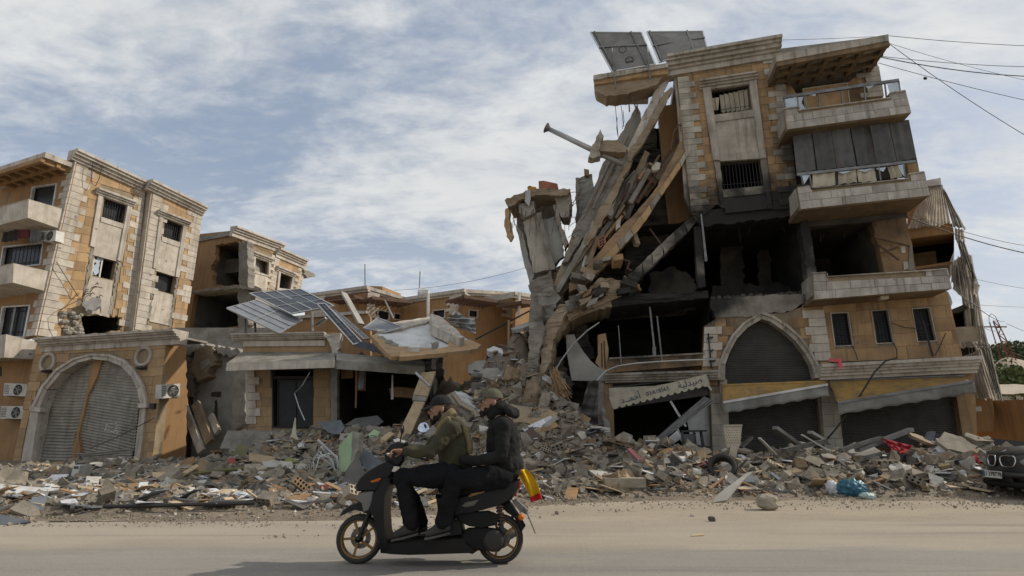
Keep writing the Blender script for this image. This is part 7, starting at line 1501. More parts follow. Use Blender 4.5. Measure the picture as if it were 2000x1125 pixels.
for a, b in (((1580, 325), (1800, 322)), ((1585, 330), (1600, 510)), ((1690, 335), (1710, 520)), ((1750, 330), (1780, 520)), ((1600, 440), (1830, 465)), ((1600, 510), (1760, 525))): MB().bar(atY(*R9(a)[0], Yc), atY(*R9(b)[0], Yc - .1), .07, .05).build('frame_bar', 'black_metal', CH2)
MB().prism([atY(*q, Yc - .05) for q in R9((1600, 350), (1690, 350), (1705, 500), (1615, 500))], (0, .05, 0)).build('seat_back', 'tarp_grey', CH2)
# tyre
p = hit(*R8((200, 485))[0]); TY = thing('car_tyre', 'worn black car tyre half buried before the pointed arch shop', 'tyre', p)
ax = V((-.35, -.75, .55)).normalized(); c = p + V((0, .05, .26)); prof = [(.21, -.09), (.28, -.105), (.31, -.08), (.325, 0), (.31, .08), (.28, .105), (.21, .09), (.24, 0)]
MB().lathe(c, ax, prof, 32, True).build('carcass', 'rubber', TY, smooth=True)
for k in range(26):
    a = 2 * pi * k / 26; x = ax.cross(V((0, 0, 1))).normalized(); y = ax.cross(x); d = x * cos(a) + y * sin(a); MB().box(c + d * .325, ax * .07, d * .008, d.cross(ax) * .014).build('tread_block', 'rubber', TY)
# chair back with dots
CK = thing('chair_back', 'cream padded chair back with brown dots left of the dark shutter', 'chair', hit(*R8((250, 272))[0]))
_pl = dpl(R8((195, 158), (305, 158), (295, 262), (212, 262)), 8, 0, .0, 15.6)
MB().prism([_pl.at(*q) for q in R8((193, 160), (305, 157), (304, 170), (294, 290), (214, 290), (196, 172))], -_pl.n * .07).build('pad', 'cloth_cream', CK)
MB().bar(_pl.at(*R8((193, 158))[0], .01), _pl.at(*R8((306, 156))[0], .01), .05, .05).build('top_rail', 'cloth_cream', CK)
mb = MB()
for i in range(7):
    for j in range(6): mb.lathe(_pl.at(*R8((210 + i * 14 + (j % 2) * 7, 185 + j * 15))[0], .003), _pl.n, [(.018, 0), (.001, 0)], 6)
mb.build('buttons', 'wood', CK, kind='stuff')
dp('open_book', R8((180, 268), (245, 240), (298, 270), (290, 285), (240, 285)), 'plastic_white', 'crumpled white papers before the cream chair back', 'paper', .05, 50, jag=1)
dp('board', R8((125, 620), (160, 570), (335, 440), (372, 432), (300, 500), (215, 605)), 'plaster_grey', 'long pale board leaning out of the rubble onto the road', 'board', .04, 55)
dp('plank', R8((105, 530), (190, 462), (202, 468), (120, 538)), 'wood', 'short orange plank under the tyre', 'plank', .05, 50); dp('plank', R8((165, 428), (180, 422), (246, 452), (240, 462)), 'wood', 'small orange wood piece leaning on the tyre', 'plank', .05, 45)
def boulder(nm, px, py, w, mat, label, seed, cat='boulder', sq=(1, .8, .75)):
    p = hit(px, py, 5); s = w * (p.y * CP) / F; bm = bmesh.new(); bmesh.ops.create_icosphere(bm, subdivisions=3, radius=.5)
    for v in bm.verts:
        v.co = V([math.copysign(abs(c) ** .65, c) * .62 for c in v.co]); n = noise.fractal(v.co * 2 + V((seed, 0, 0)), .9, 2, 4); v.co *= 1 + .22 * n; v.co = V((v.co.x * sq[0], v.co.y * sq[1], v.co.z * sq[2])) * s
    me = bpy.data.meshes.new(nm); bm.to_mesh(me); bm.free(); me.materials.append(MATS[mat]); o = link(nm, me, None, p + V((0, s * .3, s * sq[2] * .42))); return tag(o, label, cat)
boulder('boulder', 1508, 998, 48, 'rub_b', 'blocky beige boulder at the road edge in front of the right rubble', 4)
boulder('stone', 1393, 1020, 16, 'rub_d', 'dark small stone alone on the dusty road', 6, 'stone'); boulder('stone', 1353, 1010, 9, 'rub_e', 'tiny pale stone left of the dark small stone', 9, 'stone'); boulder('stone', 1088, 1005, 10, 'rub_a', 'small grey stone right of the scooter tail', 12, 'stone')
boulder('stone', 1290, 968, 12, 'rub_c', 'small brown stone near the middle of the road edge', 15, 'stone')
dp('cardboard', R8((0, 812), (75, 806), (74, 816), (0, 820)), 'wood_pale', 'flat piece of cardboard lying on the road', 'cardboard', .01, 86, lift=.02)
def bag(px, py, w, h, mat, label, seed):
    p = hit(px, py); k = p.y / F; bm = bmesh.new(); bmesh.ops.create_icosphere(bm, subdivisions=4, radius=.5)
    for v in bm.verts:
        n = noise.fractal(v.co * 4 + V((seed, 3, 0)), .6, 2, 4); v.co *= 1 + .45 * abs(n) - .1; v.co = V((v.co.x * w * k, v.co.y * w * k * .7, max(v.co.z, -.35) * h * k))
    me = bpy.data.meshes.new('plastic_bag'); bm.to_mesh(me); bm.free(); me.materials.append(MATS[mat]); o = link('plastic_bag', me, None, p + V((0, .1, h * k * .3))); tag(o, label, 'bag')
    for pl in me.polygons: pl.use_smooth = True
    return o
bag(1672, 970, 48, 36, 'plastic_blue', 'teal blue plastic bag at the foot of the right rubble', 3); bag(1634, 968, 24, 30, 'plastic_white', 'white plastic bag left of the teal blue one', 8); M('plastic_pale', (0.36, 0.46, 0.42), rough=.4); bag(1702, 976, 26, 14, 'plastic_pale', 'pale green plastic scrap right of the teal bag', 11)
bag(1862, 890, 50, 26, 'plastic_white', 'white and blue plastic bundle on top of the right rubble', 14); bag(1712, 935, 34, 26, 'soot_black', 'black plastic bag behind the teal one', 17); bag(1606, 943, 22, 12, 'red_cloth', 'small red rag in the right rubble', 21); bag(1855, 899, 16, 10, 'yellow_plastic', 'small yellow plastic scrap on the right rubble', 23)
bag(470, 975, 34, 14, 'plastic_white', 'white crumpled sheet in the front left rubble', 29); bag(505, 972, 24, 10, 'slate', 'grey crumpled sheet right of the white one', 31); bag(1148, 930, 26, 14, 'plastic_white', 'crumpled white paper right of the yellow flag', 33)
for k, (a, b, r_, m, lab) in enumerate(((R8((505, 188))[0], R8((650, 292))[0], .07, 'grey_metal', 'steel channel sticking up before the dark shutter'), (R8((715, 212))[0], R8((830, 280))[0], .06, 'grey_metal', 'shorter steel channel right of the sticking up one'), (R8((1000, 325))[0], R8((1325, 200))[0], .075, 'grey_metal', 'long steel channel rising right towards the red cloth'), (R8((560, 330))[0], R8((810, 268))[0], .08, 'rub_d', 'dark twisted bar in the middle of the right rubble'), (R8((900, 320))[0], R8((1145, 245))[0], .06, 'grey_metal', 'steel angle lying left of the red cloth'), (R8((410, 240))[0], R8((510, 340))[0], .03, 'pale_metal', 'thin pale bar beside the cream chair back'), (R8((300, 300))[0], R8((365, 238))[0], .04, 'black_metal', 'black bar behind the tyre'), (R8((665, 218))[0], R8((820, 310))[0], .02, 'pale_metal', 'thin pale rod crossing the channels'))):
    A = hit(*a) if k in (99,) else None; Yb = 14.0 - .1 * k
    dbar('steel_bar', a, b, m, lab, 'steel bar', r_, True, Yb, Yb + .3)
dp('steel_plate', R8((860, 325), (1250, 320), (1252, 372), (862, 372)), 'black_metal', 'dark steel sheet lying across the right rubble', 'metal sheet', .06, 30)
dtube('steel_rail', R8((735, 390), (850, 372), (950, 362), (1060, 364), (1178, 372)), 'pale_metal', 'pale curved rail lying over the right rubble', 'rail', .035)
dp('brown_board', R8((830, 300), (905, 252), (985, 272), (940, 310)), 'brown_hide', 'dark brown panel behind the steel bars', 'panel', .05, 45)
RC = MB().sheet(lambda u, v: dpl(R8((1140, 235), (1280, 325)), 40, 0, 0.1, 13.6).at(*qpt(R8((1142, 232), (1335, 280), (1275, 330), (1205, 300)), u, v), .08 * noise.noise(V((u * 6, v * 4, 2)))), 18, 10).build('red_blanket', 'red_cloth', smooth=True); tag(RC, 'dark red cloth draped over the steel bars', 'cloth')
dp('dark_beam', R8((1450, 202), (2100, 262), (2100, 318), (1460, 292)), 'black_metal', 'long black steel beam lying behind the car', 'beam', .3, 10, Y=14.5)
dp('beam_end', R8((1410, 262), (1440, 190), (1470, 192), (1450, 290)), 'slate', 'blue grey beam end at the tip of the long black beam', 'beam', .15, 10, Y=14.2)
o = dp('cardboard_box', R8((1128, 458), (1235, 450), (1232, 475), (1228, 512), (1195, 517), (1180, 480)), 'wood_pale', 'small open cardboard box below a hollow block', 'box', .2, 30)
p = hit(*R8((1190, 442))[0]); o = link('hollow_block', HM[0], None, p + V((0, .1, .15))); o.scale = (1.25, 1.1, 1.3); tag(o, 'big hollow block on top of the small cardboard box', 'block', 'hollow blocks in the rubble')
dp('red_white_piece', R8((1688, 338), (1712, 330), (1760, 378), (1730, 386)), 'red_cloth', 'red painted scrap beside the car front', 'scrap', .05, 35)
dp('dark_lump', R8((1290, 345), (1360, 350), (1355, 420), (1310, 425)), 'soot_black', 'black burnt cloth lump in the right rubble', 'cloth', .2, 30, jag=1.5)
# ================================================================ scooter with two riders
YC = 5.785
M('skin', (0.36, 0.20, 0.13), (0.30, 0.165, 0.11), scale=6, rough=.6, bump=.05, rnd=0); M('hair_dark', (0.022, 0.016, 0.012), (0.035, 0.026, 0.02), scale=30, rough=.85, bump=.4, rnd=0, bscale=90)
M('black_plastic', (0.010, 0.010, 0.011), (0.014, 0.014, 0.015), rough=.4, spec=.25, bump=.02, rnd=0, dirt_amt=.25, dirt=(.07, .06, .05)); M('black_matt', (0.013, 0.013, 0.013), (0.018, 0.017, 0.016), rough=.8, spec=.15, rnd=0, dirt_amt=.2, dirt=(.06, .052, .042))
M('grey_panel', (0.20, 0.19, 0.175), (0.15, 0.145, 0.135), rough=.4, bump=.02, rnd=0, dirt_amt=.3); M('gold_rim', (0.30, 0.185, 0.07), (0.24, 0.15, 0.06), rough=.4, metal=.6, bump=.02, rnd=0, dirt_amt=.3)
M('red_lens', (0.45, 0.012, 0.012), rough=.2, bump=0, rnd=0); M('amber_lens', (0.65, 0.16, 0.015), rough=.2, bump=0, rnd=0); M('chrome', (0.72, 0.72, 0.72), rough=.12, metal=.95, bump=0, rnd=0); M('mirror_glass', (0.85, 0.87, 0.9), rough=.04, metal=1.0, bump=0, rnd=0)
M('flag_yellow', (0.70, 0.42, 0.01), (0.60, 0.35, 0.01), rough=.8, bump=.1, rnd=0); M('flag_red', (0.55, 0.02, 0.02), rough=.8, bump=.1, rnd=0)
M('olive_jacket', (0.060, 0.055, 0.030), (0.045, 0.041, 0.024), rough=.9, bump=.15, rnd=0); M('tan_cloth', (0.21, 0.165, 0.085), (0.165, 0.13, 0.068), rough=.9, bump=.15, rnd=0); M('black_jacket', (0.017, 0.017, 0.017), (0.024, 0.023, 0.022), rough=.9, spec=.12, bump=.15, rnd=0)
M('dark_jeans', (0.010, 0.010, 0.011), (0.015, 0.015, 0.016), rough=.95, spec=.1, bump=.12, rnd=0); M('shoe', (0.05, 0.048, 0.046), (0.035, 0.033, 0.032), rough=.7, rnd=0); M('olive_cap', (0.105, 0.10, 0.068), (0.08, 0.076, 0.052), rough=.9, bump=.12, rnd=0); M('black_cap', (0.018, 0.018, 0.018), rough=.85, rnd=0, bump=.1)
def S(zx, zy, off=0.0): return atY(600 + zx / 2.778, 720 + zy / 2.778, YC + off)
SC_ = thing('scooter', 'black scooter with gold rims and a grey front panel carrying two riders', 'scooter', V((S(650, 1060).x, YC, 0)))
def spanel(nm, pts, w, mat, off=0.0, bev=None, parent=SC_, sm=0.86, smooth=True):
    P = [S(x, y, off) for x, y in pts]; c = sum(P, V((0, 0, 0))) / len(P); b = bev if bev is not None else w * .45; n = len(P); rings = []
    for yy, k in ((-w, sm), (-(w - b * .45), .965), (-(w - b), 1), (w - b, 1), (w - b * .45, .965), (w, sm)): rings.append([V((c.x + (p.x - c.x) * k, p.y + yy, c.z + (p.z - c.z) * k)) for p in P])
    mb = MB(); vs = [p for r in rings for p in r]; fs = [[i * n + j, i * n + (j + 1) % n, (i + 1) * n + (j + 1) % n, (i + 1) * n + j] for i in range(5) for j in range(n)]
    tri = geometry.tessellate_polygon([rings[0]]); fs += [list(t) for t in tri] + [[5 * n + i for i in t] for t in tri]
    mb.add(vs, fs); o = mb.build(nm, mat, parent, smooth=smooth, autosm=True); return o
WR = 0.224
def wheel(cx, nm):
    c = V((S(cx, 935).x, YC, WR)); ax = V((0, 1, 0)); w = .045
    ty = MB().lathe(c, ax, [(.176, -.040), (.196, -.048), (.214, -.038), (WR, -.012), (WR, .012), (.214, .038), (.196, .048), (.176, .040)], 40, True).build(nm, 'rubber', SC_, smooth=True)
    rim = MB().lathe(c, ax, [(.178, -.036), (.182, -.04), (.168, -.036), (.158, -.02), (.158, .02), (.168, .036), (.182, .04), (.178, .036)], 40, True).build('rim', 'gold_rim', ty, smooth=True)
    for k in range(5):
        a = 2 * pi * k / 5 + .5; d = V((cos(a), 0, sin(a))); d2 = V((cos(a + .16), 0, sin(a + .16))); MB().bar(c + d * .03, c + d2 * .162, .022, .018, ax).build('spoke', 'gold_rim', ty)
    MB().lathe(c, ax, [(.03, -.05), (.035, -.03), (.035, .03), (.03, .05), (.001, .05)], 16).build('hub', 'black_metal', ty, smooth=True)
    MB().lathe(c + V((0, .045, 0)), ax, [(.05, 0), (.10, 0), (.10, .004), (.05, .004)], 24, True).build('brake_disc', 'grey_metal', ty)
    return c
cf = wheel(283, 'front_wheel'); cr = wheel(1047, 'rear_wheel')
spanel('front_fender', [(178, 802), (196, 768), (240, 735), (300, 715), (345, 730), (365, 770), (350, 790), (320, 775), (270, 762), (220, 778)], .06, 'black_plastic')
for s in (-.06, .06): MB().tube([cf + V((0, s, 0)), V((S(345, 770).x, YC + s, S(345, 770).z)), S(420, 560, s * .5)], .018, 8).build('fork_leg', 'black_metal', SC_)
spanel('front_apron', [(272, 692), (300, 664), (345, 655), (392, 650), (378, 705), (352, 765), (322, 775), (312, 725)], .13, 'grey_panel')
spanel('front_cowl', [(280, 662), (274, 636), (298, 590), (345, 548), (405, 512), (450, 490), (500, 520), (480, 560), (450, 600), (430, 650), (400, 660)], .15, 'black_plastic')
spanel('leg_shield', [(375, 660), (440, 560), (470, 590), (440, 680), (436, 800), (445, 900), (470, 985), (418, 988), (398, 900), (380, 800), (355, 765)], .17, 'black_plastic', bev=.05)
spanel('floor_board', [(412, 985), (425, 940), (470, 925), (640, 915), (800, 905), (880, 900), (930, 940), (915, 985), (700, 992), (560, 996), (470, 992)], .16, 'black_matt', bev=.04)
spanel('seat', [(700, 615), (740, 585), (840, 612), (900, 640), (1000, 600), (1110, 548), (1150, 540), (1158, 565), (1090, 620), (1000, 660), (820, 690), (720, 670)], .14, 'black_matt')
spanel('tail_body', [(775, 705), (830, 688), (1000, 650), (1115, 605), (1155, 598), (1152, 640), (1110, 705), (1055, 735), (900, 775), (832, 808), (800, 830), (780, 780)], .13, 'black_plastic')
spanel('centre_tunnel', [(700, 680), (830, 690), (840, 800), (860, 900), (740, 915), (690, 900), (720, 800)], .11, 'black_plastic')
spanel('side_trim', [(835, 745), (860, 725), (935, 708), (905, 742), (860, 752)], .012, 'grey_panel', -.128, .004); spanel('side_trim', [(868, 700), (960, 672), (975, 655), (940, 655), (880, 680)], .012, 'gold_rim', -.124, .004); spanel('side_trim', [(800, 820), (825, 790), (842, 790), (820, 815)], .012, 'grey_panel', -.12, .004)
spanel('tail_lamp', [(1118, 618), (1150, 600), (1160, 620), (1152, 655), (1122, 652)], .10, 'red_lens')
spanel('tail_lamp', [(1118, 675), (1135, 668), (1138, 690), (1120, 692)], .05, 'red_lens')
spanel('air_box', [(800, 795), (860, 780), (985, 772), (1045, 795), (1030, 845), (950, 862), (880, 852), (830, 830)], .06, 'black_matt', -.10)
spanel('transmission_cover', [(840, 900), (870, 865), (960, 860), (1040, 870), (1075, 905), (1075, 955), (1040, 990), (960, 985), (880, 975), (845, 945)], .05, 'black_matt', -.11)
MB().lathe(S(1010, 935, -.16), V((0, -1, 0)), [(.10, -.02), (.095, .005), (.06, .012), (.001, .014)], 24).build('clutch_cover', 'black_metal', SC_, smooth=True)
spanel('engine', [(830, 880), (940, 860), (960, 960), (900, 1000), (840, 985)], .09, 'black_metal')
MB().tube([S(860, 950, .1), S(960, 985, .15), S(1000, 960, .17), S(1130, 880, .18)], [.02, .02, .045, .05], 12).build('exhaust', 'black_metal', SC_, smooth=True)
spanel('rear_mudguard', [(1040, 735), (1100, 715), (1150, 790), (1185, 850), (1165, 880), (1150, 850), (1120, 800), (1080, 775)], .05, 'black_matt')
MB().tube([S(1040, 715, -.09), S(1055, 870, -.09)], .025, 10).build('shock_absorber', 'black_metal', SC_); 
mb = MB(); A = S(1042, 730, -.09); B = S(1053, 850, -.09)
mb.tube([A.lerp(B, i / 60) + V((cos(i * .7) * .034, sin(i * .7) * .034, 0)) for i in range(61)], .007, 5); mb.build('shock_spring', 'rust', SC_)
spanel('plate_bracket', [(1112, 715), (1135, 705), (1200, 765), (1190, 790), (1150, 770)], .03, 'grey_panel', bev=.008)
MB().box(S(1208, 820), (S(1238, 885) - S(1182, 752)) / 2, V((0, .09, 0)), V((.004, 0, .002))).build('number_plate', 'grey_panel', SC_)
spanel('license_lamp', [(1118, 722), (1140, 715), (1145, 735), (1125, 745)], .02, 'chrome')
for s in (-.12, .12): MB().tube([S(1110, 803, s * .3), S(1150, 805, s)], .012, 6).build('indicator_stem', 'black_metal', SC_); MB().ell(S(1160, 805, s), (.032, .03, .03), 12, 8).build('indicator_lamp', 'amber_lens', SC_, smooth=True)
for s in (-1, 1): spanel('front_indicator', [(342, 610), (395, 592), (400, 600), (385, 612), (350, 618)], .01, 'amber_lens', s * .15, .003); spanel('position_lamp', [(438, 555), (470, 528), (505, 530), (515, 548), (480, 562)], .025, 'chrome', s * .12, .008)
spanel('handlebar_cover', [(425, 468), (432, 440), (462, 405), (500, 392), (545, 402), (548, 440), (530, 500), (495, 540), (450, 520), (428, 500)], .09, 'black_plastic')
spanel('dashboard', [(470, 385), (500, 378), (545, 395), (540, 408), (480, 400)], .07, 'chrome', bev=.02)
MB().tube([S(468, 455, -.33), S(500, 450, -.2), S(515, 450, 0), S(500, 450, .2), S(468, 455, .33)], .013, 8).build('handlebar', 'black_metal', SC_, smooth=True)
for s in (-1, 1):
    MB().tube([S(462, 458, s * .36), S(480, 455, s * .24)], .018, 10).build('grip', 'black_matt', SC_, smooth=True); MB().tube([S(440, 470, s * .34), S(430, 462, s * .26), S(470, 462, s * .2)], .008, 6).build('brake_lever', 'grey_metal', SC_)
    a = S(500, 430, s * .18); b = S(515, 350, s * .28) if s < 0 else S(605, 340, s * .30); MB().tube([a, a.lerp(b, .6) + V((0, 0, .03)), b], .007, 6).build('mirror_stem', 'black_metal', SC_)
mA = S(516, 330, -.28); MB().ell(mA, (.018, .055, .045), 14, 10).build('mirror', 'black_plastic', SC_, smooth=True)
mB = S(632, 326, .30); mo = MB().ell(mB, (.05, .02, .055), 16, 10, Matrix.Rotation(radians(-35), 3, 'Z')).build('mirror', 'black_plastic', SC_, smooth=True)
mn = V((.05, -.92, .40)).normalized(); MB().lathe(mB + mn * .026, mn, [(.06, 0), (.056, .006), (.001, .007)], 20).build('mirror_glass', 'mirror_glass', mo)
# flag tied at the tail
FG = thing('flag', 'yellow cloth flag with a red end tied to the scooter tail', 'flag', S(1150, 560))
def FPt(u, v):
    a = lerp2((1132, 552), (1190, 545), v); b = lerp2((1212, 722), (1272, 700), v); t = u; p = lerp2(a, b, t); wv = .03 * sin(v * 9 + u * 3); return S(p[0] + 10 * sin(u * 3), p[1] - 18 * sin(u * pi) * (v - .2), -.06 + wv + .02 * sin(u * 8))
MB().sheet(lambda u, v: FPt(u * .86, v), 16, 14, .003, V((0, -1, 0))).build('cloth', 'flag_yellow', FG, smooth=True); MB().sheet(lambda u, v: FPt(.86 + u * .17, v), 5, 14, .003, V((0, -1, 0))).build('red_end', 'flag_red', FG, smooth=True)
MB().ell(S(1148, 555, -.05), (.03, .03, .025), 10, 6).build('knot', 'flag_yellow', FG, smooth=True)
# ---------------------------------------------------------------- riders
def blob(nm, mb, mat, parent, voxel=.012, it=6, cat=None, label=None):
    me = mb.mesh(nm, MATS[mat], V((0, 0, 0))); o = bpy.data.objects.new(nm, me); COL.objects.link(o)
    m = o.modifiers.new('r', 'REMESH'); m.mode = 'VOXEL'; m.voxel_size = voxel; m2 = o.modifiers.new('s', 'SMOOTH'); m2.iterations = it; m2.factor = .5
    o.name = nm; o.parent = parent
    for v in me.vertices: v.co -= wloc(parent)
    m.use_smooth_shade = True
    return o
def limb(mb, pts, rs, n=12):
    mb.tube(pts, rs, n)
    for p, r in zip(pts, rs): mb.ell(p, (r, r, r), n, 8)
def wrinkle(o, amp, sc, seed):
    tx = bpy.data.textures.new('folds', 'CLOUDS'); tx.noise_scale = 1.0 / sc; tx.noise_depth = 2
    m = o.modifiers.new('folds', 'DISPLACE'); m.texture = tx; m.strength = amp * 2.2; m.mid_level = .5; m.texture_coords = 'GLOBAL'
def head(mb, c, yaw=0.0, pitch=0.0, s=1.06):
    """head looking towards -X (local), chin down; c = centre of the skull"""
    R_ = Matrix.Rotation(yaw, 3, 'Z') @ Matrix.Rotation(pitch, 3, 'Y')
    L = lambda x, y, z: V(c) + R_ @ (V((x, y, z)) * s)
    def e(p, r, n=12, m=9): mb.ell(L(*p), tuple(k * s for k in r), n, m, R_)
    e((.008, 0, .02), (.098, .077, .105)); e((-.035, 0, -.045), (.062, .060, .072)); e((-.062, 0, -.088), (.038, .042, .030))      # skull, face, jaw
    e((-.088, 0, .018), (.014, .052, .014)); e((-.098, 0, -.028), (.014, .012, .024)); mb.tube([L(-.092, 0, .012), L(-.118, 0, -.034), L(-.098, 0, -.042)], [.009 * s, .014 * s, .012 * s], 8)   # brow, nose
    for y in (-1, 1): e((-.060, y * .046, -.026), (.026, .018, .022)); e((.022, y * .079, -.012), (.019, .009, .032)); e((.022, y * .083, -.012), (.012, .009, .026))     # cheek, ear
    e((-.094, 0, -.062), (.012, .024, .007)); e((-.090, 0, -.074), (.012, .022, .007))
    return L, R_
def hand(mb, wrist, d, side, up=V((0, 0, 1)), grip=True, s=1.0):
    """palm plus five fingers; d = pointing direction, side = thumb direction"""
    d = d.normalized(); side = side.normalized(); nrm = d.cross(side).normalized()
    if nrm.dot(up) < 0: nrm = -nrm
    pc = wrist + d * .05 * s; M3 = Matrix((d, side, nrm)).transposed()
    mb.ell(pc, (.055 * s, .042 * s, .018 * s), 10, 8, M3)
    for k, (o_, L) in enumerate(((.03, .075), (.010, .085), (-.012, .078), (-.032, .062))):
        b = wrist + d * .09 * s + side * o_ * s; k1 = b + d * L * .42 * s - nrm * (.012 if grip else .002) * s; k2 = k1 + (d * .25 - nrm * (.95 if grip else .25)).normalized() * L * .36 * s; k3 = k2 + (-d * .8 - nrm * .5 if grip else d * .8 - nrm * .5).normalized() * L * .28 * s
        limb(mb, [b, k1, k2, k3], [.0105 * s, .0098 * s, .009 * s, .0078 * s], 8)
    b = wrist + d * .03 * s + side * .035 * s; k1 = b + (d * .5 + side * .8).normalized() * .035 * s - nrm * .008 * s; k2 = k1 + (d * .8 - nrm * .5).normalized() * .032 * s; limb(mb, [b, k1, k2], [.014 * s, .0115 * s, .0095 * s], 8)
def person(nm, label, cfg):
    t = thing('person', label, 'person', cfg['pelvis']); g = cfg; pel = g['pelvis']; sh = g['chest']; nk = g['neck']; hc = g['head']
    body = MB(); limb(body, [pel, pel.lerp(sh, .5), sh], [.125, .125, .13]); limb(body, [sh, nk], [.09, .062]); limb(body, [nk, hc + V((.02, 0, -.03))], [.060, .058])
    jk = MB(); limb(jk, [pel + V((-.02, 0, .03)), pel.lerp(sh, .33), pel.lerp(sh, .7), sh], [.165, .165, .172, .15], 16)
    tr = MB(); tr.ell(pel + V((-.03, 0, -.02)), (.17, .19, .13), 16, 10)
    for i, s in enumerate((-1, 1)):
        S_, E, Wr = g['shoulder'][i], g['elbow'][i], g['wrist'][i]; H_, K, A, T = g['hip'][i], g['knee'][i], g['ankle'][i], g['toe'][i]
        limb(body, [sh, S_, E, Wr], [.08, .052, .04, .028]); limb(body, [pel, H_, K, A], [.1, .085, .06, .04])
        hand(body, Wr, g['hdir'][i], g['thumb'][i], grip=g['grip'])
        limb(jk, [sh.lerp(S_, .4), S_, S_.lerp(E, .5), E, E.lerp(Wr, .55), Wr.lerp(E, .04)], [.125, .088, .076, .066, .058, .046], 14)
        if not g['grip']: limb(jk, [Wr, Wr + g['hdir'][i].normalized() * .14], [.05, .05], 12)
        limb(tr, [H_, H_.lerp(K, .5), K, K.lerp(A, .45), A + V((0, 0, .02))], [.122, .116, .098, .088, .076], 14)
        shoe = MB(); hl = A + (A - T).normalized() * .04 + V((0, 0, -.045)); d = (T - A); d.z = 0; d.normalize(); tz = V((T.x, T.y, T.z))
        limb(shoe, [hl, A.lerp(T, .45) + V((0, 0, -.01)), tz], [.043, .046, .034], 10); limb(shoe, [A, A.lerp(T, .3)], [.048, .045], 10); o = blob('shoe', shoe, 'shoe', t, .010, 4)
        sole = MB(); sd = d.cross(V((0, 0, 1))); a, b = hl + V((0, 0, -.04)), tz + V((0, 0, -.034)); sole.prism([a - d * .035 - sd * .03, a - d * .035 + sd * .03, a.lerp(b, .6) + sd * .044, b + d * .03 + sd * .025, b + d * .03 - sd * .025, a.lerp(b, .6) - sd * .044], (0, 0, -.018)).build('sole', 'rub_d' if 'rub_d' in MATS else 'shoe', o)
    body.ell(pel, (.1, .1, .1))
    hb = MB(); L, R_ = head(body, hc, g['yaw'], g['hpitch'])
    ob = blob('body', body, 'skin', t, .0065, 3)
    for y in (-1, 1):
        ey = MB().ell(L(-.084, y * .031, -.004), (.011, .012, .010), 10, 8).build('eye', 'white_paint', t, smooth=True); MB().ell(L(-.0925, y * .032, -.004), (.0045, .006, .006), 8, 6).build('iris', 'hair_dark', ey, smooth=True)
        MB().tube([L(-.094, y * .014, .020), L(-.097, y * .032, .026), L(-.086, y * .052, .020)], [.005, .006, .004], 6).build('eyebrow', 'hair_dark', t, smooth=True)
    bd = MB()                                              # beard
    for p, r in (((-.078, 0, -.112), (.036, .040, .034)), ((-.082, 0, -.130), (.026, .032, .028)), ((-.045, .046, -.088), (.036, .016, .034)), ((-.045, -.046, -.088), (.036, .016, .034)), ((-.008, .062, -.062), (.020, .010, .044)), ((-.008, -.062, -.062), (.020, .010, .044)), ((-.102, 0, -.052), (.008, .026, .006))): bd.ell(L(*p), r, 10, 8, R_)
    o = blob('beard', bd, 'hair_dark', t, .008, 3); wrinkle(o, .006, 60, 3)
    hr = MB(); hr.ell(L(.045, 0, -.01), (.068, .081, .07), 12, 9, R_); hr.ell(L(.05, 0, -.05), (.05, .066, .04), 12, 9, R_); o = blob('hair', hr, 'hair_dark', t, .009, 2)
    # cap: crown, visor, button
    cp = MB(); vs = []
    crown = MB(); crown.ell(L(.012, 0, .042), (.111, .092, .092), 20, 12, R_)
    crown.v = [v if (R_.inverted() @ (v - V(hc))).z > .028 else L(*(lambda q: (q.x * 1.02, q.y * 1.02, .028))(R_.inverted() @ (v - V(hc)))) for v in crown.v]
    oc = crown.build('cap', g['cap'], t, smooth=True)
    MB().sheet(lambda u, v: L(-.075 - .115 * v * (1 - .35 * (2 * u - 1) ** 2), (u - .5) * .15 * (1 - .18 * v), .040 - .030 * v - .018 * (2 * u - 1) ** 2), 12, 6, .006, R_ @ V((0, 0, 1))).build('visor', g['cap'], oc, smooth=True)
    MB().ell(L(.012, 0, .134), (.008, .008, .005), 8, 5).build('cap_button', g['cap'], oc)
    for k in range(6):
        a = k * pi / 3 + .5; MB().tube([L(.012 + .1115 * sin(q) * cos(a), .0925 * sin(q) * sin(a), .042 + .0925 * cos(q)) for q in (.1, .5, .9, 1.3)], .0016, 4).build('cap_seam', g['cap'], oc)
    g['extra'](t, L, R_, jk)
    oj = blob('jacket', jk, g['jacket'], t, .012, 5); wrinkle(oj, .016, 8, 5); wrinkle(oj, .009, 20, 2)
    ot = blob('trousers', tr, 'dark_jeans', t, .012, 5); wrinkle(ot, .016, 9, 9); wrinkle(ot, .008, 22, 9)
    return t
def drv_extra(t, L, R_, jk):
    cl = MB(); a = S(765, 240); limb(cl, [S(742, 264), S(772, 252)], [.072, .078], 14); o = blob('collar', cl, 'tan_cloth', t, .01, 3)
    st = MB()
    for y in (-.08, -.03, .03, .08): limb(st, [S(778, 268, y), S(822, 290, y), S(862, 340, y), S(880, 400, y), S(882, 455, y)], [.030, .034, .034, .034, .030], 10)
    limb(st, [S(765, 275, -.16), S(730, 300, -.15), S(712, 350, -.13), S(705, 400, -.1)], [.036, .036, .034, .03], 10); limb(st, [S(765, 275, .16), S(730, 300, .15), S(712, 350, .13)], [.045, .045, .04], 10)
    o = blob('jacket_yoke', st, 'tan_cloth', t, .011, 5); wrinkle(o, .006, 14, 3)
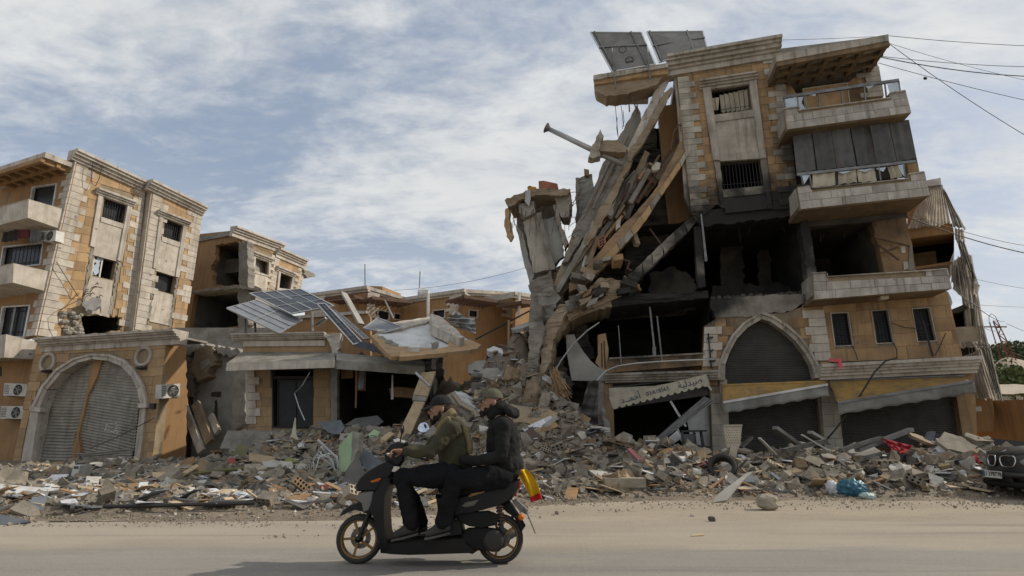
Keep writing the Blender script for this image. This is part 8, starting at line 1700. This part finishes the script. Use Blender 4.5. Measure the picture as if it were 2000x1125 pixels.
drv = dict(pelvis=S(815, 560), chest=S(785, 345), neck=S(757, 265), head=S(722, 215), yaw=radians(4), hpitch=radians(-6), cap='black_cap', jacket='olive_jacket', grip=True,
    shoulder=(S(785, 325, -.19), S(785, 325, .19)), elbow=(S(668, 452, -.27), S(650, 440, .27)), wrist=(S(525, 447, -.31), S(525, 440, .31)), hdir=(S(462, 448, -.32) - S(525, 447, -.31), S(462, 440, .32) - S(525, 440, .31)), thumb=(V((-.2, .8, -.4)), V((-.2, -.8, -.4))),
    hip=(S(790, 575, -.10), S(790, 575, .10)), knee=(S(520, 592, -.17), S(520, 592, .17)), ankle=(S(565, 850, -.13), S(615, 850, .13)), toe=(S(475, 905, -.14), S(530, 900, .14)), extra=drv_extra)
person('person', 'bearded driver in a black cap and olive jacket with tan shoulders gripping the handlebar', drv)
def pas_extra(t, L, R_, jk):
    hd = MB(); limb(hd, [S(1040, 205, -.07), S(1085, 215, -.05), S(1130, 235, 0), S(1085, 215, .05), S(1040, 205, .07)], [.036, .042, .046, .042, .036], 12); limb(hd, [S(1095, 235, -.1), S(1130, 250, 0), S(1095, 235, .1)], [.045, .045, .045], 12); o = blob('hood', hd, 'black_jacket', t, .011, 4); wrinkle(o, .008, 14, 2)
    cl = MB(); limb(cl, [S(1010, 240), S(1050, 215)], [.08, .085], 14); blob('collar', cl, 'black_jacket', t, .01, 3)
    jk.ell(S(1085, 520), (.17, .19, .14), 14, 9)
pas = dict(pelvis=S(1075, 555), chest=S(1055, 330), neck=S(1030, 245), head=S(998, 178), yaw=radians(10), hpitch=radians(2), cap='olive_cap', jacket='black_jacket', grip=False,
    shoulder=(S(1065, 315, -.2), S(1060, 315, .2)), elbow=(S(1055, 475, -.27), S(1050, 475, .27)), wrist=(S(925, 500, -.22), S(925, 500, .22)), hdir=(V((-1, .1, .05)), V((-1, -.1, .05))), thumb=(V((-.3, .3, .9)), V((-.3, -.3, .9))),
    hip=(S(1050, 585, -.11), S(1050, 585, .11)), knee=(S(800, 605, -.27), S(800, 605, .27)), ankle=(S(735, 845, -.24), S(775, 845, .24)), toe=(S(655, 895, -.26), S(700, 895, .26)), extra=pas_extra)
person('person', 'bearded passenger in an olive cap and black hooded jacket riding behind the driver', pas)
# ================================================================ parked dark car cut by the right edge
M('car_paint', (0.018, 0.019, 0.022), (0.03, 0.029, 0.028), scale=3, rough=.32, bump=.02, rnd=0, spec=.5, dirt_amt=.45, dirt=(.10, .085, .065)); M('plate_white', (0.60, 0.58, 0.53), (0.52, 0.5, 0.45), rough=.5, bump=.02, rnd=0); M('plate_blue', (0.05, 0.20, 0.38), rough=.5, bump=0, rnd=0); M('lamp_glass', (0.30, 0.31, 0.32), (0.2, 0.2, 0.21), rough=.12, bump=0, rnd=0)
hd_ = radians(-8); fw_ = V((-cos(hd_), -sin(hd_), 0)); lf_ = V((sin(hd_), -cos(hd_), 0)); NOSE = V((9.74, 11.45, 0))
def K(x, y, z): return NOSE + fw_ * x + lf_ * y + V((0, 0, z))
CAR = thing('parked_car', 'dark dusty car with twin chrome grilles parked at the right edge', 'car', K(-2.2, 0, 0))
st = [(0.02, .30, .30, .60, .78), (-.05, .52, .26, .62, .84), (-.16, .74, .22, .64, .885), (-.34, .86, .20, .66, .925), (-.62, .905, .20, .70, .965), (-1.0, .915, .20, .74, 1.0), (-1.38, .915, .20, .78, 1.045), (-2.4, .92, .20, .80, 1.06), (-3.5, .915, .20, .80, 1.06), (-4.1, .88, .22, .78, 1.04), (-4.45, .78, .28, .74, .98), (-4.55, .6, .34, .7, .9)]
vs = []; fs = []
for (x, w_, zb, zm, zt) in st:
    half = [(0, zb), (w_ * .7, zb), (w_ * .95, zb + .05), (w_, zb + .16), (w_ * 1.0, zm - .06), (w_ * .985, zm + .02), (w_ * .93, zt - .055), (w_ * .80, zt - .015), (w_ * .4, zt + .012), (0, zt + .02)]
    vs += [K(x, y, z) for y, z in half] + [K(x, -y, z) for y, z in half[-2:0:-1]]
n = 18
for i in range(len(st) - 1): fs += [[i * n + k, i * n + (k + 1) % n, (i + 1) * n + (k + 1) % n, (i + 1) * n + k] for k in range(n)]
fs += [list(range(n)), [(len(st) - 1) * n + k for k in range(n)][::-1]]
o = MB().add(vs, fs).build('body', 'car_paint', CAR, smooth=True); m = o.modifiers.new('s', 'SUBSURF'); m.levels = 2; m.render_levels = 2
def gh(x0, x1, w0, z): return [K(x0, w0, z), K(x0, -w0, z), K(x1, -w0, z), K(x1, w0, z)]
MB().hexa(gh(-1.32, -4.1, .80, 1.03), gh(-2.05, -3.65, .62, 1.44)).build('greenhouse', 'glass_dark', CAR); MB().hexa(gh(-2.02, -3.68, .635, 1.43), gh(-2.2, -3.5, .58, 1.48)).build('roof', 'car_paint', CAR)
for s in (-1, 1):
    for (a, b) in (((-1.32, .805, 1.03), (-2.05, .63, 1.44)), ((-2.75, .81, 1.04), (-2.8, .63, 1.44)), ((-4.1, .80, 1.03), (-3.65, .63, 1.44))): MB().bar(K(a[0], a[1] * s, a[2]), K(b[0], b[1] * s, b[2]), .07, .05).build('window_pillar', 'car_paint', CAR)
    MB().ell(K(-1.5, s * 1.0, 1.08), (.08, .1, .07), 10, 7).build('side_mirror', 'car_paint', CAR, smooth=True)
    for wx in (-.86, -3.62):
        c = K(wx, s * .80, .33); ax = lf_ * s
        wh = MB().lathe(c, ax, [(.2, -.1), (.29, -.1), (.325, -.07), (.33, 0), (.325, .08), (.29, .115), (.21, .11)], 32, True).build('wheel', 'rubber', CAR, smooth=True)
        MB().lathe(c, ax, [(.21, .11), (.2, .06), (.06, .08), (.001, .085)], 24).build('rim', 'grey_metal', wh, smooth=True)
        for k in range(5): a = 2 * pi * k / 5; d = fw_ * cos(a) + V((0, 0, sin(a))); MB().bar(c + ax * .1 + d * .03, c + ax * .105 + d * .2, .05, .02, ax).build('spoke', 'grey_metal', wh)
    # kidney grille on the angled nose
    a = V((fw_ * -.20 * 1 + lf_ * s)).normalized(); nrm = (fw_ + lf_ * s * .25).normalized(); upv = V((0, 0, 1)) - fw_ * .18
    c = K(-.018, s * .215, .70); hw, hh = .165, .105
    ring = []
    for k in range(24):
        t = 2 * pi * k / 24; q = .55; x = math.copysign(abs(cos(t)) ** q, cos(t)) * hw; y = math.copysign(abs(sin(t)) ** q, sin(t)) * hh; ring.append(c + a * x * (1 - .12 * (y < 0)) + upv * y + nrm * .03)
    kd = MB().tube(ring + ring[:2], .014, 8, caps=False).build('kidney_grille', 'chrome', CAR, smooth=True)
    MB().prism([p - nrm * .012 for p in ring], -nrm * .05).build('grille_back', 'soot_black', kd)
    for k in range(-4, 5): MB().bar(c + a * k * .034 - upv * hh * .9 + nrm * .024, c + a * k * .034 + upv * hh * .9 + nrm * .024, .008, .01, nrm).build('grille_slat', 'black_metal', kd)
    hl = MB().ell(K(-.16, s * .60, .69), (.10, .20, .085), 18, 10, Matrix.Rotation(hd_ + s * .5, 3, 'Z')).build('headlight', 'lamp_glass', CAR, smooth=True)
MB().tube([K(.01, -.62, .45), K(.10, -.3, .45), K(.12, 0, .45), K(.10, .3, .45), K(-.02, .66, .45), K(-.22, .86, .45)], .055, 10).build('bumper_bar', 'car_paint', CAR, smooth=True)
MB().tube([K(-.05, -.62, .28), K(.06, -.3, .27), K(.08, 0, .27), K(.06, .3, .27), K(-.06, .66, .27), K(-.25, .88, .27)], .06, 10).build('front_lip', 'black_matt', CAR, smooth=True)
MB().prism([K(.10, -.35, .40), K(.10, .35, .40), K(.09, .35, .30), K(.09, -.35, .30)], fw_ * -.03).build('air_intake', 'soot_black', CAR)
MB().sheet(lambda u, v: K(-.02 - .25 * u - .1 * v, .35 + .5 * u, .25 - .235 * v * (.25 + .75 * u)), 8, 6, .01, V((0, 0, 1))).build('dark_stand_in', 'rubber', CAR)  # dark sheet added to stand in for the dark shape under the bumper
PLT = MB().box(K(.195, 0, .445), lf_ * .26, V((0, 0, .065)) - fw_ * .012, fw_ * .006).build('number_plate', 'plate_white', CAR)
MB().box(K(.203, -.235, .445), lf_ * .024, V((0, 0, .062)) - fw_ * .012, fw_ * .002).build('plate_band', 'plate_blue', PLT)
text_obj('plate_text', 'U 378778', .125, K(.206, .025, .445), lf_, V((0, 0, 1)), 'ink_black', PLT, .002)
MB().lathe(K(-.10, 0, .885), (V((0, 0, 1)) + fw_ * .5), [(.045, 0), (.045, .012), (.038, .016), (.001, .016)], 20).build('hood_badge', 'chrome', CAR)
finish_texts()
